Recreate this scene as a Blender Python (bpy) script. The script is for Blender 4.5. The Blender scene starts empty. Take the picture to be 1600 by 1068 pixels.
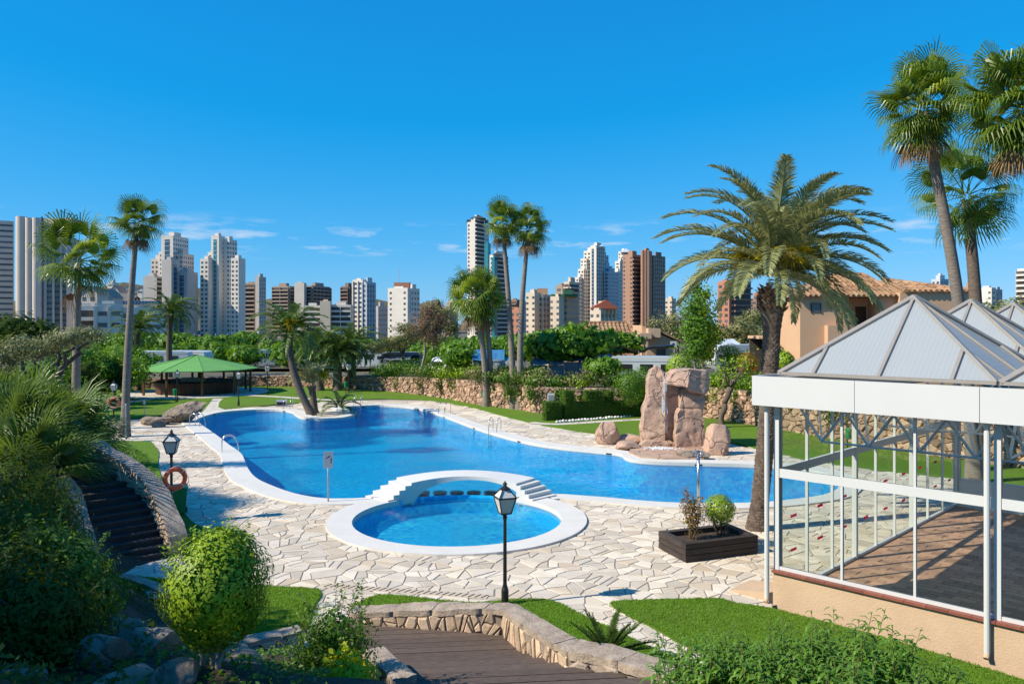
import bpy, bmesh, math, random
import numpy as np
from mathutils import Vector, Matrix, noise as mn
random.seed(7)
R = random.Random(11)
PI = math.pi
rad = math.radians
sc = bpy.context.scene
COL = sc.collection

# ---------------------------------------------------------------- camera, sky, sun, exposure
CH = 6.4            # eye height above the pool deck (m)
FPX = 1244.0        # 28 mm lens on a 36 mm frame
HZ = 505.0          # horizon row of the photograph
cam = bpy.data.cameras.new('camera'); cam.lens = 28; cam.sensor_width = 36; cam.sensor_fit = 'HORIZONTAL'
cam.shift_y = -29 / 1600; cam.clip_end = 8000; cam.clip_start = 0.1
camo = bpy.data.objects.new('camera', cam); COL.objects.link(camo)
camo.location = (0, 0, CH); camo.rotation_euler = (rad(90), 0, 0)
sc.camera = camo
SUN_EL = rad(40); SH = Vector((0.95, 0.31, 0)).normalized()     # direction in which shadows fall
sl = bpy.data.lights.new('sun', 'SUN'); sl.energy = 5.0; sl.angle = rad(0.53); sl.color = (1, 0.90, 0.74)
so = bpy.data.objects.new('sun', sl); COL.objects.link(so)
so.rotation_euler = Vector((SH.x * math.cos(SUN_EL), SH.y * math.cos(SUN_EL), -math.sin(SUN_EL))).to_track_quat('-Z', 'Y').to_euler()
so.location = (-60, -30, 60)
W = bpy.data.worlds.new('World'); sc.world = W; W.use_nodes = True
nt = W.node_tree; nd = nt.nodes; lk = nt.links
bg = nd['Background']; bg.inputs['Strength'].default_value = 0.078
sky = nd.new('ShaderNodeTexSky'); sky.sky_type = 'NISHITA'; sky.sun_disc = False
sky.sun_elevation = SUN_EL; sky.sun_rotation = math.atan2(-SH.x, -SH.y) % (2 * PI)
sky.air_density = 1.0; sky.dust_density = 0.0; sky.ozone_density = 2.0; sky.altitude = 20
# deepen the clear sky the way a polarising filter does, the same for every direction
sp = nd.new('ShaderNodeSeparateColor'); lk.new(sky.outputs[0], sp.inputs[0])
def mth(op, a_, b_):
    q = nd.new('ShaderNodeMath'); q.operation = op
    for i_, v_ in enumerate((a_, b_)):
        if hasattr(v_, 'links'): lk.new(v_, q.inputs[i_])
        else: q.inputs[i_].default_value = v_
    return q.outputs[0]
rr_ = mth('MAXIMUM', mth('MULTIPLY', mth('SUBTRACT', sp.outputs[0], 1.7), 0.46), 0.09)
gg_ = mth('MULTIPLY', mth('POWER', mth('MULTIPLY', sp.outputs[1], 0.1), 0.6), 6.7)
bb_ = mth('MULTIPLY', mth('POWER', mth('MULTIPLY', sp.outputs[2], 0.1), 0.4), 10.6)
hs = nd.new('ShaderNodeCombineColor'); lk.new(rr_, hs.inputs[0]); lk.new(gg_, hs.inputs[1]); lk.new(bb_, hs.inputs[2])
# thin fair-weather cloud streaks low over the horizon, all the way round
tc = nd.new('ShaderNodeTexCoord'); sx = nd.new('ShaderNodeSeparateXYZ'); lk.new(tc.outputs['Generated'], sx.inputs[0])
mp = nd.new('ShaderNodeMapping'); mp.inputs['Scale'].default_value = (3.5, 3.5, 22); mp.inputs['Location'].default_value = (0.35, 0.0, 0.9)
lk.new(tc.outputs['Generated'], mp.inputs[0])
cn = nd.new('ShaderNodeTexNoise'); cn.inputs['Scale'].default_value = 3.0; cn.inputs['Detail'].default_value = 7; cn.inputs['Roughness'].default_value = 0.62
lk.new(mp.outputs[0], cn.inputs['Vector'])
cr = nd.new('ShaderNodeMapRange'); cr.inputs['From Min'].default_value = 0.53; cr.inputs['From Max'].default_value = 0.72
lk.new(cn.outputs['Fac'], cr.inputs['Value'])
b1 = nd.new('ShaderNodeMapRange'); b1.interpolation_type = 'SMOOTHSTEP'
b1.inputs['From Min'].default_value = 0.070; b1.inputs['From Max'].default_value = 0.095
lk.new(sx.outputs['Z'], b1.inputs['Value'])
b2 = nd.new('ShaderNodeMapRange'); b2.interpolation_type = 'SMOOTHSTEP'
b2.inputs['From Min'].default_value = 0.135; b2.inputs['From Max'].default_value = 0.105
lk.new(sx.outputs['Z'], b2.inputs['Value'])
m1 = nd.new('ShaderNodeMath'); m1.operation = 'MULTIPLY'; lk.new(b1.outputs[0], m1.inputs[0]); lk.new(b2.outputs[0], m1.inputs[1])
m2 = nd.new('ShaderNodeMath'); m2.operation = 'MULTIPLY'; lk.new(m1.outputs[0], m2.inputs[0]); lk.new(cr.outputs[0], m2.inputs[1])
m3 = nd.new('ShaderNodeMath'); m3.operation = 'MULTIPLY'; lk.new(m2.outputs[0], m3.inputs[0]); m3.inputs[1].default_value = 0.62
mx = nd.new('ShaderNodeMix'); mx.data_type = 'RGBA'
lk.new(m3.outputs[0], mx.inputs[0]); lk.new(hs.outputs[0], mx.inputs[6]); mx.inputs[7].default_value = (7.5, 8.2, 9.0, 1)
lk.new(mx.outputs[2], bg.inputs['Color'])
vs = sc.view_settings; vs.view_transform = 'Standard'; vs.look = 'None'; vs.exposure = 0.42; vs.gamma = 1; vs.use_curve_mapping = False
sc.cycles.use_denoising = True
sc.cycles.max_bounces = 8; sc.cycles.transparent_max_bounces = 24; sc.cycles.diffuse_bounces = 3; sc.cycles.glossy_bounces = 3
sc.cycles.transmission_bounces = 4; sc.cycles.caustics_reflective = False; sc.cycles.caustics_refractive = False
sc.cycles.sample_clamp_indirect = 6.0

# ---------------------------------------------------------------- small helpers
def gp(px, py, z=0.0):
    """ground point (x, y) at height z that a survey of the photograph gives for a pixel"""
    d = FPX * (CH - z) / (py - HZ)
    return ((px - 800) / FPX * d, d)
def atx(px, d): return (px - 800) / FPX * d
def atz(py, d): return CH - (py - HZ) * d / FPX

class MB:
    def __init__(s): s.v = []; s.f = []; s.r = []
    def vert(s, p): s.v.append(tuple(p)); return len(s.v) - 1
    def poly(s, pts, r=0.5):
        b = len(s.v); s.v.extend(tuple(p) for p in pts); s.f.append(tuple(range(b, b + len(pts)))); s.r.append(r)
    def box(s, x0, x1, y0, y1, z0, z1, r=0.5):
        s.hexa([(x0, y0), (x1, y0), (x1, y1), (x0, y1)], z0, z1, r)
    def hexa(s, base, z0, z1, r=0.5): s.prism(base, z0, z1, r)
    def prism(s, base, z0, z1, r=0.5, bottom=True):
        """vertical prism over a 2D polygon; z0, z1 numbers or lists"""
        n = len(base); b = len(s.v)
        Z0 = z0 if isinstance(z0, (list, tuple)) else [z0] * n
        Z1 = z1 if isinstance(z1, (list, tuple)) else [z1] * n
        a = sum(base[i][0] * base[(i + 1) % n][1] - base[(i + 1) % n][0] * base[i][1] for i in range(n))
        if a < 0: base = base[::-1]; Z0 = Z0[::-1]; Z1 = Z1[::-1]
        for p, z in zip(base, Z0): s.v.append((p[0], p[1], z))
        for p, z in zip(base, Z1): s.v.append((p[0], p[1], z))
        for i in range(n):
            j = (i + 1) % n
            s.f.append((b + i, b + j, b + n + j, b + n + i)); s.r.append(r)
        s.f.append(tuple(b + n + i for i in range(n))); s.r.append(r)
        if bottom: s.f.append(tuple(b + n - 1 - i for i in range(n))); s.r.append(r)
    def bar(s, p, q, w, h, up=(0, 0, 1), r=0.5):
        """rectangular bar from p to q"""
        p = Vector(p); q = Vector(q); d = (q - p).normalized(); u = Vector(up)
        sx_ = d.cross(u)
        if sx_.length < 1e-4: sx_ = d.cross(Vector((1, 0, 0)))
        sx_.normalize(); u = sx_.cross(d); sx_ *= w / 2; u *= h / 2
        b = len(s.v)
        for o in (p, q):
            for a, c in ((-1, -1), (1, -1), (1, 1), (-1, 1)): s.v.append(tuple(o + sx_ * a + u * c))
        for f in ((0, 1, 2, 3), (7, 6, 5, 4), (0, 4, 5, 1), (1, 5, 6, 2), (2, 6, 7, 3), (3, 7, 4, 0)):
            s.f.append(tuple(b + i for i in f)); s.r.append(r)
    def tube(s, pts, rads, n=8, caps=True, r=0.5):
        pts = [Vector(p) for p in pts]; m = len(pts)
        if not isinstance(rads, (list, tuple)): rads = [rads] * m
        b = len(s.v); prev = None
        for i, p in enumerate(pts):
            t = (pts[min(i + 1, m - 1)] - pts[max(i - 1, 0)])
            if t.length < 1e-9: t = Vector((0, 0, 1))
            t.normalize()
            if prev is None:
                a = t.cross(Vector((0, 0, 1)))
                if a.length < 1e-3: a = t.cross(Vector((1, 0, 0)))
            else: a = prev - t * prev.dot(t)
            a.normalize(); prev = a; c = t.cross(a)
            for k in range(n):
                an = 2 * PI * k / n
                s.v.append(tuple(p + (a * math.cos(an) + c * math.sin(an)) * rads[i]))
        for i in range(m - 1):
            for k in range(n):
                k2 = (k + 1) % n
                s.f.append((b + i * n + k, b + (i + 1) * n + k, b + (i + 1) * n + k2, b + i * n + k2)); s.r.append(r)
        if caps:
            s.f.append(tuple(b + k for k in range(n))); s.r.append(r)
            s.f.append(tuple(b + (m - 1) * n + n - 1 - k for k in range(n))); s.r.append(r)
    def lathe(s, prof, c=(0, 0, 0), n=16, r=0.5):
        """prof: list of (radius, z)"""
        b = len(s.v); m = len(prof)
        for (q, z) in prof:
            for k in range(n):
                an = 2 * PI * k / n
                s.v.append((c[0] + q * math.cos(an), c[1] + q * math.sin(an), c[2] + z))
        for i in range(m - 1):
            for k in range(n):
                k2 = (k + 1) % n
                s.f.append((b + i * n + k, b + i * n + k2, b + (i + 1) * n + k2, b + (i + 1) * n + k)); s.r.append(r)
        s.f.append(tuple(b + n - 1 - k for k in range(n))); s.r.append(r)
        s.f.append(tuple(b + (m - 1) * n + k for k in range(n))); s.r.append(r)
    def mesh(s, name, mat=None, smooth=False, off=None):
        me = bpy.data.meshes.new(name)
        v = s.v if off is None else [(p[0] - off[0], p[1] - off[1], p[2] - off[2]) for p in s.v]
        me.from_pydata(v, [], s.f)
        at = me.attributes.new('rnd', 'FLOAT', 'FACE'); at.data.foreach_set('value', np.array(s.r, dtype=np.float32))
        if smooth: me.polygons.foreach_set('use_smooth', [True] * len(me.polygons))
        if mat: me.materials.append(mat)
        me.update(); return me

def lay(o, parent=None, kind=None, label=None, cat=None, group=None):
    COL.objects.link(o)
    if parent is not None: o.parent = parent
    if kind: o['kind'] = kind
    if label: o['label'] = label
    if cat: o['category'] = cat
    if group: o['group'] = group
    return o
def origin(o):
    v = Vector((0, 0, 0))
    while o is not None: v += o.location; o = o.parent
    return v
def put(name, mb, mat, parent=None, world=True, smooth=False, **kw):
    """one mesh object; coordinates are world unless world=False (then local to the parent)"""
    off = origin(parent) if (parent is not None and world) else None
    return lay(bpy.data.objects.new(name, mb.mesh(name, mat, smooth, off)), parent, **kw)
def inst(name, me, parent, loc=(0, 0, 0), rot=(0, 0, 0), scale=1.0, **kw):
    o = bpy.data.objects.new(name, me); o.location = loc; o.rotation_euler = rot
    o.scale = scale if isinstance(scale, (tuple, list)) else (scale,) * 3
    return lay(o, parent, **kw)
def thing(name, label, cat, loc=(0, 0, 0), rotz=0, group=None):
    o = bpy.data.objects.new(name, None); o.empty_display_size = 0.2
    o.location = loc; o.rotation_euler = (0, 0, rotz)
    return lay(o, None, None, label, cat, group)
def copy_tree(o, parent=None, loc=None, rotz=None, label=None):
    c = o.copy(); COL.objects.link(c); c.parent = parent
    if loc is not None: c.location = loc
    if rotz is not None: c.rotation_euler = (0, 0, rotz)
    if label: c['label'] = label
    for ch in list(o.children): copy_tree(ch, c)
    return c

# ---------------------------------------------------------------- procedural materials
def newmat(name):
    m = bpy.data.materials.new(name); m.use_nodes = True
    n = m.node_tree; p = n.nodes['Principled BSDF']; return m, n, n.nodes, n.links, p
def rgba(c): return (c[0], c[1], c[2], 1)
def mixrgb(nodes, links, fac, a, b, mode='MIX'):
    x = nodes.new('ShaderNodeMix'); x.data_type = 'RGBA'; x.blend_type = mode
    for sock, val in ((x.inputs[0], fac), (x.inputs[6], a), (x.inputs[7], b)):
        if hasattr(val, 'links'): links.new(val, sock)
        elif isinstance(val, (tuple, list)): sock.default_value = rgba(val)
        else: sock.default_value = val
    return x.outputs[2]
def mrange(nodes, links, v, a, b, c=0.0, d=1.0):
    x = nodes.new('ShaderNodeMapRange'); links.new(v, x.inputs['Value'])
    x.inputs['From Min'].default_value = a; x.inputs['From Max'].default_value = b
    x.inputs['To Min'].default_value = c; x.inputs['To Max'].default_value = d
    return x.outputs[0]
def noise_node(nodes, links, scale, detail=5, rough=0.6, stretch=None, coord='pos'):
    if coord == 'pos': v = nodes.new('ShaderNodeNewGeometry').outputs['Position']
    else: v = nodes.new('ShaderNodeTexCoord').outputs['Object']
    if stretch:
        q = nodes.new('ShaderNodeMapping'); q.inputs['Scale'].default_value = stretch; links.new(v, q.inputs[0]); v = q.outputs[0]
    t = nodes.new('ShaderNodeTexNoise'); t.inputs['Scale'].default_value = scale; t.inputs['Detail'].default_value = detail; t.inputs['Roughness'].default_value = rough
    links.new(v, t.inputs['Vector']); return t.outputs['Fac']
def mat(name, c, c2=None, rough=0.75, scale=3.0, rnd=0.0, bump=0.0, bscale=30.0, bdist=0.02, metal=0.0, spec=0.35, stretch=None, c3=None, s3=0.6, coord='pos'):
    m, n, nodes, links, p = newmat(name)
    p.inputs['Roughness'].default_value = rough; p.inputs['Metallic'].default_value = metal
    p.inputs['Specular IOR Level'].default_value = spec
    c2 = c2 or tuple(x * 0.8 for x in c)
    f = mrange(nodes, links, noise_node(nodes, links, scale, stretch=stretch, coord=coord), 0.32, 0.68)
    col = mixrgb(nodes, links, f, c, c2)
    if c3:
        f3 = mrange(nodes, links, noise_node(nodes, links, s3, 4, coord=coord), 0.52, 0.72)
        col = mixrgb(nodes, links, f3, col, c3)
    if rnd:
        a = nodes.new('ShaderNodeAttribute'); a.attribute_name = 'rnd'
        oi = nodes.new('ShaderNodeObjectInfo')
        h = nodes.new('ShaderNodeHueSaturation'); links.new(col, h.inputs['Color'])
        links.new(mrange(nodes, links, a.outputs['Fac'], 0, 1, 1 - rnd, 1 + rnd), h.inputs['Value'])
        col = h.outputs[0]
    links.new(col, p.inputs['Base Color'])
    if bump:
        b = nodes.new('ShaderNodeBump'); b.inputs['Strength'].default_value = bump; b.inputs['Distance'].default_value = bdist
        links.new(noise_node(nodes, links, bscale, 6, 0.65, stretch, coord), b.inputs['Height']); links.new(b.outputs[0], p.inputs['Normal'])
    return m
def leafmat(name, c, c2, trans=0.3, rough=0.5, spec=0.28, c3=None):
    """thin leaf: glossy skin plus light shining through; colour varies leaf by leaf"""
    m, n, nodes, links, p = newmat(name)
    a = nodes.new('ShaderNodeAttribute'); a.attribute_name = 'rnd'
    col = mixrgb(nodes, links, a.outputs['Fac'], c, c2)
    f = mrange(nodes, links, noise_node(nodes, links, 1.3, 3), 0.35, 0.7)
    col = mixrgb(nodes, links, f, col, c3 or tuple(0.5 * (x + y) * 0.8 for x, y in zip(c, c2)))
    links.new(col, p.inputs['Base Color']); p.inputs['Roughness'].default_value = rough; p.inputs['Specular IOR Level'].default_value = spec
    t = nodes.new('ShaderNodeBsdfTranslucent')
    h = nodes.new('ShaderNodeHueSaturation'); h.inputs['Hue'].default_value = 0.48; h.inputs['Saturation'].default_value = 1.1; h.inputs['Value'].default_value = 1.5
    links.new(col, h.inputs['Color']); links.new(h.outputs[0], t.inputs['Color'])
    mx_ = nodes.new('ShaderNodeMixShader'); mx_.inputs[0].default_value = trans
    links.new(p.outputs[0], mx_.inputs[1]); links.new(t.outputs[0], mx_.inputs[2])
    links.new(mx_.outputs[0], nodes['Material Output'].inputs['Surface'])
    return m
def glassmat(name, tint=(0.93, 0.97, 0.96), base=0.04, rough=0.0, bump=None, ior=1.45, refl=1.0):
    """thin sheet: light passes straight through, the sky is mirrored by Fresnel"""
    m, n, nodes, links, p = newmat(name); nodes.remove(p)
    tr = nodes.new('ShaderNodeBsdfTransparent'); tr.inputs[0].default_value = rgba(tint)
    gl = nodes.new('ShaderNodeBsdfGlossy'); gl.inputs['Roughness'].default_value = rough
    fr = nodes.new('ShaderNodeFresnel'); fr.inputs['IOR'].default_value = ior
    x = nodes.new('ShaderNodeMixShader')
    links.new(mrange(nodes, links, fr.outputs[0], 0, 1, 0, refl), x.inputs[0])
    links.new(tr.outputs[0], x.inputs[1]); links.new(gl.outputs[0], x.inputs[2])
    links.new(x.outputs[0], nodes['Material Output'].inputs['Surface'])
    return m

M = {}
M['stone'] = mat('paving_stone', (0.66, 0.585, 0.48), (0.56, 0.485, 0.385), 0.75, 2.2, rnd=0.20, bump=0.25, bscale=28, bdist=0.01, c3=(0.60, 0.50, 0.36), s3=0.45)
M['mortar'] = mat('mortar', (0.36, 0.32, 0.27), (0.29, 0.255, 0.215), 0.9, 1.5, bump=0.3, bscale=60)
M['coping'] = mat('white_coping', (0.68, 0.655, 0.60), (0.62, 0.59, 0.53), 0.6, 1.2, bump=0.12, bscale=40, c3=(0.66, 0.63, 0.58), s3=0.9)
M['white'] = mat('white_render', (0.68, 0.665, 0.62), (0.64, 0.625, 0.585), 0.55, 1.0, bump=0.08, bscale=25)
M['whitepaint'] = mat('white_paint', (0.60, 0.605, 0.59), (0.575, 0.58, 0.57), 0.35, 0.8, spec=0.5)
M['wall_stone'] = mat('wall_stone', (0.58, 0.44, 0.31), (0.47, 0.35, 0.24), 0.85, 2.0, rnd=0.30, bump=0.5, bscale=14, bdist=0.04, c3=(0.52, 0.33, 0.22), s3=1.1)
M['wall_far'] = mat('retaining_stone', (0.47, 0.31, 0.215), (0.34, 0.22, 0.15), 0.9, 1.5, rnd=0.45, bump=0.5, bscale=8, bdist=0.05)
M['cap_stone'] = mat('weathered_cap', (0.46, 0.37, 0.285), (0.27, 0.215, 0.165), 0.9, 4.5, bump=0.9, bscale=18, bdist=0.04, c3=(0.50, 0.41, 0.32), s3=1.6)
M['wall_mortar'] = mat('wall_mortar', (0.30, 0.25, 0.20), (0.22, 0.18, 0.14), 0.95, 5.0, bump=0.6, bscale=25)
M['soil'] = mat('soil', (0.085, 0.060, 0.040), (0.05, 0.036, 0.025), 0.95, 3.0, bump=0.6, bscale=18, bdist=0.05)
M['rock'] = mat('rock', (0.30, 0.24, 0.19), (0.17, 0.135, 0.105), 0.9, 1.6, bump=1.0, bscale=7, bdist=0.06, c3=(0.40, 0.31, 0.22), s3=0.8)
M['fallrock'] = mat('waterfall_rock', (0.52, 0.345, 0.255), (0.38, 0.25, 0.185), 0.75, 1.3, bump=0.8, bscale=5, bdist=0.08, c3=(0.47, 0.35, 0.245), s3=0.7)
M['drkwood'] = mat('dark_sleeper', (0.060, 0.046, 0.038), (0.035, 0.027, 0.023), 0.8, 2.0, bump=0.5, bscale=6, stretch=(1, 1, 6), rnd=0.25)
M['stepwood'] = mat('weathered_step', (0.135, 0.098, 0.076), (0.075, 0.054, 0.043), 0.8, 4.0, bump=0.6, bscale=5, stretch=(1.5, 9, 9), rnd=0.10)
M['darkstep'] = mat('dark_step', (0.050, 0.047, 0.046), (0.032, 0.030, 0.030), 0.75, 3.0, bump=0.4, bscale=6, rnd=0.15)
M['black'] = mat('black_iron', (0.012, 0.013, 0.013), (0.018, 0.018, 0.018), 0.4, 8, spec=0.5)
M['steel'] = mat('stainless', (0.62, 0.62, 0.63), (0.55, 0.55, 0.56), 0.22, 4, metal=1.0)
M['galv'] = mat('galvanised', (0.40, 0.41, 0.42), (0.34, 0.35, 0.36), 0.5, 6, metal=0.4)
M['green'] = mat('green_plastic', (0.01, 0.23, 0.075), (0.01, 0.20, 0.065), 0.45, 4)
M['orange'] = mat('orange_ring', (0.80, 0.15, 0.055), (0.72, 0.12, 0.045), 0.5, 6)
M['greenroof'] = mat('green_roof', (0.135, 0.34, 0.09), (0.115, 0.30, 0.075), 0.7, 1.5, bump=0.15, bscale=50, rnd=0.05)
M['barwood'] = mat('bar_wood', (0.085, 0.036, 0.020), (0.055, 0.024, 0.014), 0.6, 6, bump=0.2, bscale=10, stretch=(1, 1, .15), rnd=0.25)
M['postwood'] = mat('post_wood', (0.15, 0.075, 0.030), (0.10, 0.05, 0.02), 0.6, 6, bump=0.2, bscale=10, stretch=(4, 4, .5))
M['peach'] = mat('peach_render', (0.56, 0.405, 0.265), (0.50, 0.355, 0.235), 0.9, 1.4, bump=0.55, bscale=22, bdist=0.02)
M['peach_house'] = mat('peach_house', (0.60, 0.385, 0.235), (0.55, 0.345, 0.21), 0.9, 0.8, bump=0.4, bscale=10, bdist=0.02)
M['sill'] = mat('red_sill', (0.26, 0.085, 0.055), (0.20, 0.065, 0.045), 0.5, 5, rnd=0.15)
M['rooftile'] = mat('clay_tile', (0.38, 0.225, 0.12), (0.27, 0.15, 0.085), 0.85, 2.5, rnd=0.30, c3=(0.30, 0.235, 0.13), s3=0.7)
M['floor_tile'] = mat('floor_tile', (0.47, 0.27, 0.17), (0.38, 0.21, 0.135), 0.55, 1.0, rnd=0.28)
M['grout'] = mat('grout', (0.26, 0.20, 0.15), (0.22, 0.17, 0.13), 0.9, 6)
M['alu'] = mat('bronze_alu', (0.36, 0.325, 0.285), (0.32, 0.29, 0.25), 0.45, 5, metal=0.3)
M['asphalt'] = mat('asphalt', (0.10, 0.095, 0.09), (0.075, 0.072, 0.07), 0.9, 1.0, bump=0.3, bscale=40)
M['earth'] = mat('dry_ground', (0.14, 0.125, 0.09), (0.085, 0.085, 0.05), 0.95, 0.25, bump=0.3, bscale=5)
M['bark'] = mat('bark', (0.16, 0.12, 0.09), (0.10, 0.075, 0.055), 0.9, 6, bump=0.8, bscale=18, stretch=(1, 1, 0.3))
M['palebark'] = mat('pale_bark', (0.33, 0.29, 0.25), (0.22, 0.19, 0.16), 0.9, 6, bump=0.6, bscale=14)
M['palmbark'] = mat('palm_bark', (0.20, 0.155, 0.12), (0.115, 0.085, 0.065), 0.95, 5, bump=0.9, bscale=10, bdist=0.05, stretch=(1, 1, 3.5), rnd=0.35)
M['palmgrey'] = mat('palm_grey_bark', (0.27, 0.225, 0.19), (0.175, 0.145, 0.12), 0.95, 4, bump=0.9, bscale=7, bdist=0.04, stretch=(.6, .6, 4.0), rnd=0.2)
M['boot'] = mat('palm_boot', (0.30, 0.19, 0.11), (0.19, 0.115, 0.065), 0.9, 8, rnd=0.4, bump=0.4, bscale=20)
M['thatch'] = mat('dead_frond', (0.25, 0.17, 0.095), (0.17, 0.105, 0.055), 0.9, 5, rnd=0.35)
M['glass'] = glassmat('window_pane', (0.90, 0.955, 0.935), refl=1.0)
M['leafA'] = leafmat('leaf_mid', (0.133, 0.266, 0.028), (0.072, 0.163, 0.019))
M['leafB'] = leafmat('leaf_bright', (0.36, 0.47, 0.022), (0.11, 0.24, 0.012), 0.1)
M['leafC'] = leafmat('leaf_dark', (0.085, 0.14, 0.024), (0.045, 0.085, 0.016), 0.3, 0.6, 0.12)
M['leafmul'] = leafmat('leaf_mulberry', (0.174, 0.325, 0.032), (0.082, 0.197, 0.023), 0.33)
M['leafolive'] = leafmat('leaf_olive', (0.301, 0.315, 0.138), (0.169, 0.192, 0.079), 0.2)
M['leafgrey'] = leafmat('leaf_greygreen', (0.261, 0.261, 0.090), (0.144, 0.156, 0.055), 0.2)
M['leafdry'] = leafmat('leaf_dry', (0.290, 0.196, 0.123), (0.189, 0.123, 0.072), 0.2, 0.7, 0.1)
M['leafhedge'] = leafmat('leaf_cypress', (0.113, 0.214, 0.020), (0.061, 0.129, 0.015), 0.15, 0.7, 0.2)
M['leafyel'] = leafmat('leaf_yellowgreen', (0.555, 0.600, 0.023), (0.307, 0.427, 0.019), 0.4)
M['leafred'] = leafmat('leaf_redtip', (0.205, 0.205, 0.038), (0.268, 0.103, 0.038), 0.3)
M['leaforange'] = leafmat('leaf_orange', (0.507, 0.203, 0.036), (0.145, 0.189, 0.029), 0.3)
M['frond'] = leafmat('date_frond', (0.40, 0.41, 0.18), (0.22, 0.25, 0.10), 0.25, 0.42, 0.5)
M['frondgreen'] = leafmat('date_frond_green', (0.154, 0.231, 0.045), (0.082, 0.145, 0.026), 0.25, 0.45, 0.45)
M['frondyel'] = leafmat('fruit_stalk', (0.600, 0.493, 0.017), (0.478, 0.377, 0.017), 0.25)
M['fan'] = leafmat('fan_leaf', (0.177, 0.266, 0.031), (0.085, 0.147, 0.018), 0.3, 0.38, 0.5)
M['fanlite'] = leafmat('fan_leaf_pale', (0.348, 0.427, 0.058), (0.205, 0.308, 0.038), 0.4, 0.4, 0.5)  # paler fan leaf tone, dealt to leaves at random
M['fandead'] = leafmat('fan_leaf_dead', (0.319, 0.210, 0.109), (0.217, 0.131, 0.065), 0.15, 0.8, 0.1)
M['petiole'] = mat('petiole', (0.17, 0.17, 0.06), (0.13, 0.115, 0.045), 0.6, 6)
def add_cracks(m, scale, depth, dark):
    """natural fissures: a network of narrow dark cracks cut into the relief"""
    nodes, links = m.node_tree.nodes, m.node_tree.links; p = nodes['Principled BSDF']
    g = nodes.new('ShaderNodeNewGeometry'); nz = nodes.new('ShaderNodeTexNoise'); nz.inputs['Scale'].default_value = 1.1; nz.inputs['Detail'].default_value = 4; links.new(g.outputs['Position'], nz.inputs['Vector'])
    ad = nodes.new('ShaderNodeVectorMath'); ad.operation = 'MULTIPLY_ADD'; links.new(nz.outputs['Color'], ad.inputs[0]); ad.inputs[1].default_value = (0.9, 0.9, 0.9); links.new(g.outputs['Position'], ad.inputs[2])
    v = nodes.new('ShaderNodeTexVoronoi'); v.feature = 'DISTANCE_TO_EDGE'; v.inputs['Scale'].default_value = scale; links.new(ad.outputs[0], v.inputs['Vector'])
    e = mrange(nodes, links, v.outputs['Distance'], 0.0, 0.035)
    old = p.inputs['Base Color'].links[0].from_socket; f = mrange(nodes, links, e, 0, 1, dark, 0.0)
    links.new(mixrgb(nodes, links, f, old, (0.09, 0.06, 0.045)), p.inputs['Base Color'])
    b = nodes.new('ShaderNodeBump'); b.inputs['Strength'].default_value = 0.8; b.inputs['Distance'].default_value = depth; links.new(e, b.inputs['Height'])
    if p.inputs['Normal'].links: links.new(p.inputs['Normal'].links[0].from_socket, b.inputs['Normal'])
    links.new(b.outputs[0], p.inputs['Normal'])
add_cracks(M['fallrock'], 0.75, 0.05, 0.45); add_cracks(M['rock'], 1.1, 0.04, 0.4)
# some paving slabs are of a browner bed
def tan_slabs(m):
    nodes, links = m.node_tree.nodes, m.node_tree.links; p = nodes['Principled BSDF']; a = nodes.new('ShaderNodeAttribute'); a.attribute_name = 'rnd'
    w = nodes.new('ShaderNodeTexWhiteNoise'); w.noise_dimensions = '1D'; links.new(a.outputs['Fac'], w.inputs['W'])
    old = p.inputs['Base Color'].links[0].from_socket; f = mrange(nodes, links, w.outputs['Value'], 0.70, 1.0, 0.0, 0.75)
    c = mixrgb(nodes, links, f, old, (0.50, 0.395, 0.275))
    st = mrange(nodes, links, noise_node(nodes, links, 0.35, 6, 0.7), 0.56, 0.74, 0.0, 0.45)
    links.new(mixrgb(nodes, links, st, c, (0.36, 0.30, 0.23)), p.inputs['Base Color'])
tan_slabs(M['stone'])
# lawn
m, n, nodes, links, p = newmat('lawn')
f = mrange(nodes, links, noise_node(nodes, links, 0.7, 4), 0.3, 0.7)
col = mixrgb(nodes, links, f, (0.098, 0.185, 0.010), (0.058, 0.135, 0.007))
f2 = mrange(nodes, links, noise_node(nodes, links, 34, 3, 0.7), 0.35, 0.65)
col = mixrgb(nodes, links, f2, col, (0.15, 0.26, 0.03))
f3 = mrange(nodes, links, noise_node(nodes, links, 0.25, 3), 0.5, 0.72, 0, 0.7)
col = mixrgb(nodes, links, f3, col, (0.13, 0.16, 0.035))
links.new(col, p.inputs['Base Color']); p.inputs['Roughness'].default_value = 0.9; p.inputs['Specular IOR Level'].default_value = 0.15
b = nodes.new('ShaderNodeBump'); b.inputs['Strength'].default_value = 0.9; b.inputs['Distance'].default_value = 0.04
links.new(noise_node(nodes, links, 45, 4, 0.7), b.inputs['Height']); links.new(b.outputs[0], p.inputs['Normal']); M['lawn'] = m
M['grass'] = leafmat('grass_blade', (0.205, 0.376, 0.023), (0.113, 0.248, 0.015), 0.35, 0.6, 0.2)
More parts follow.
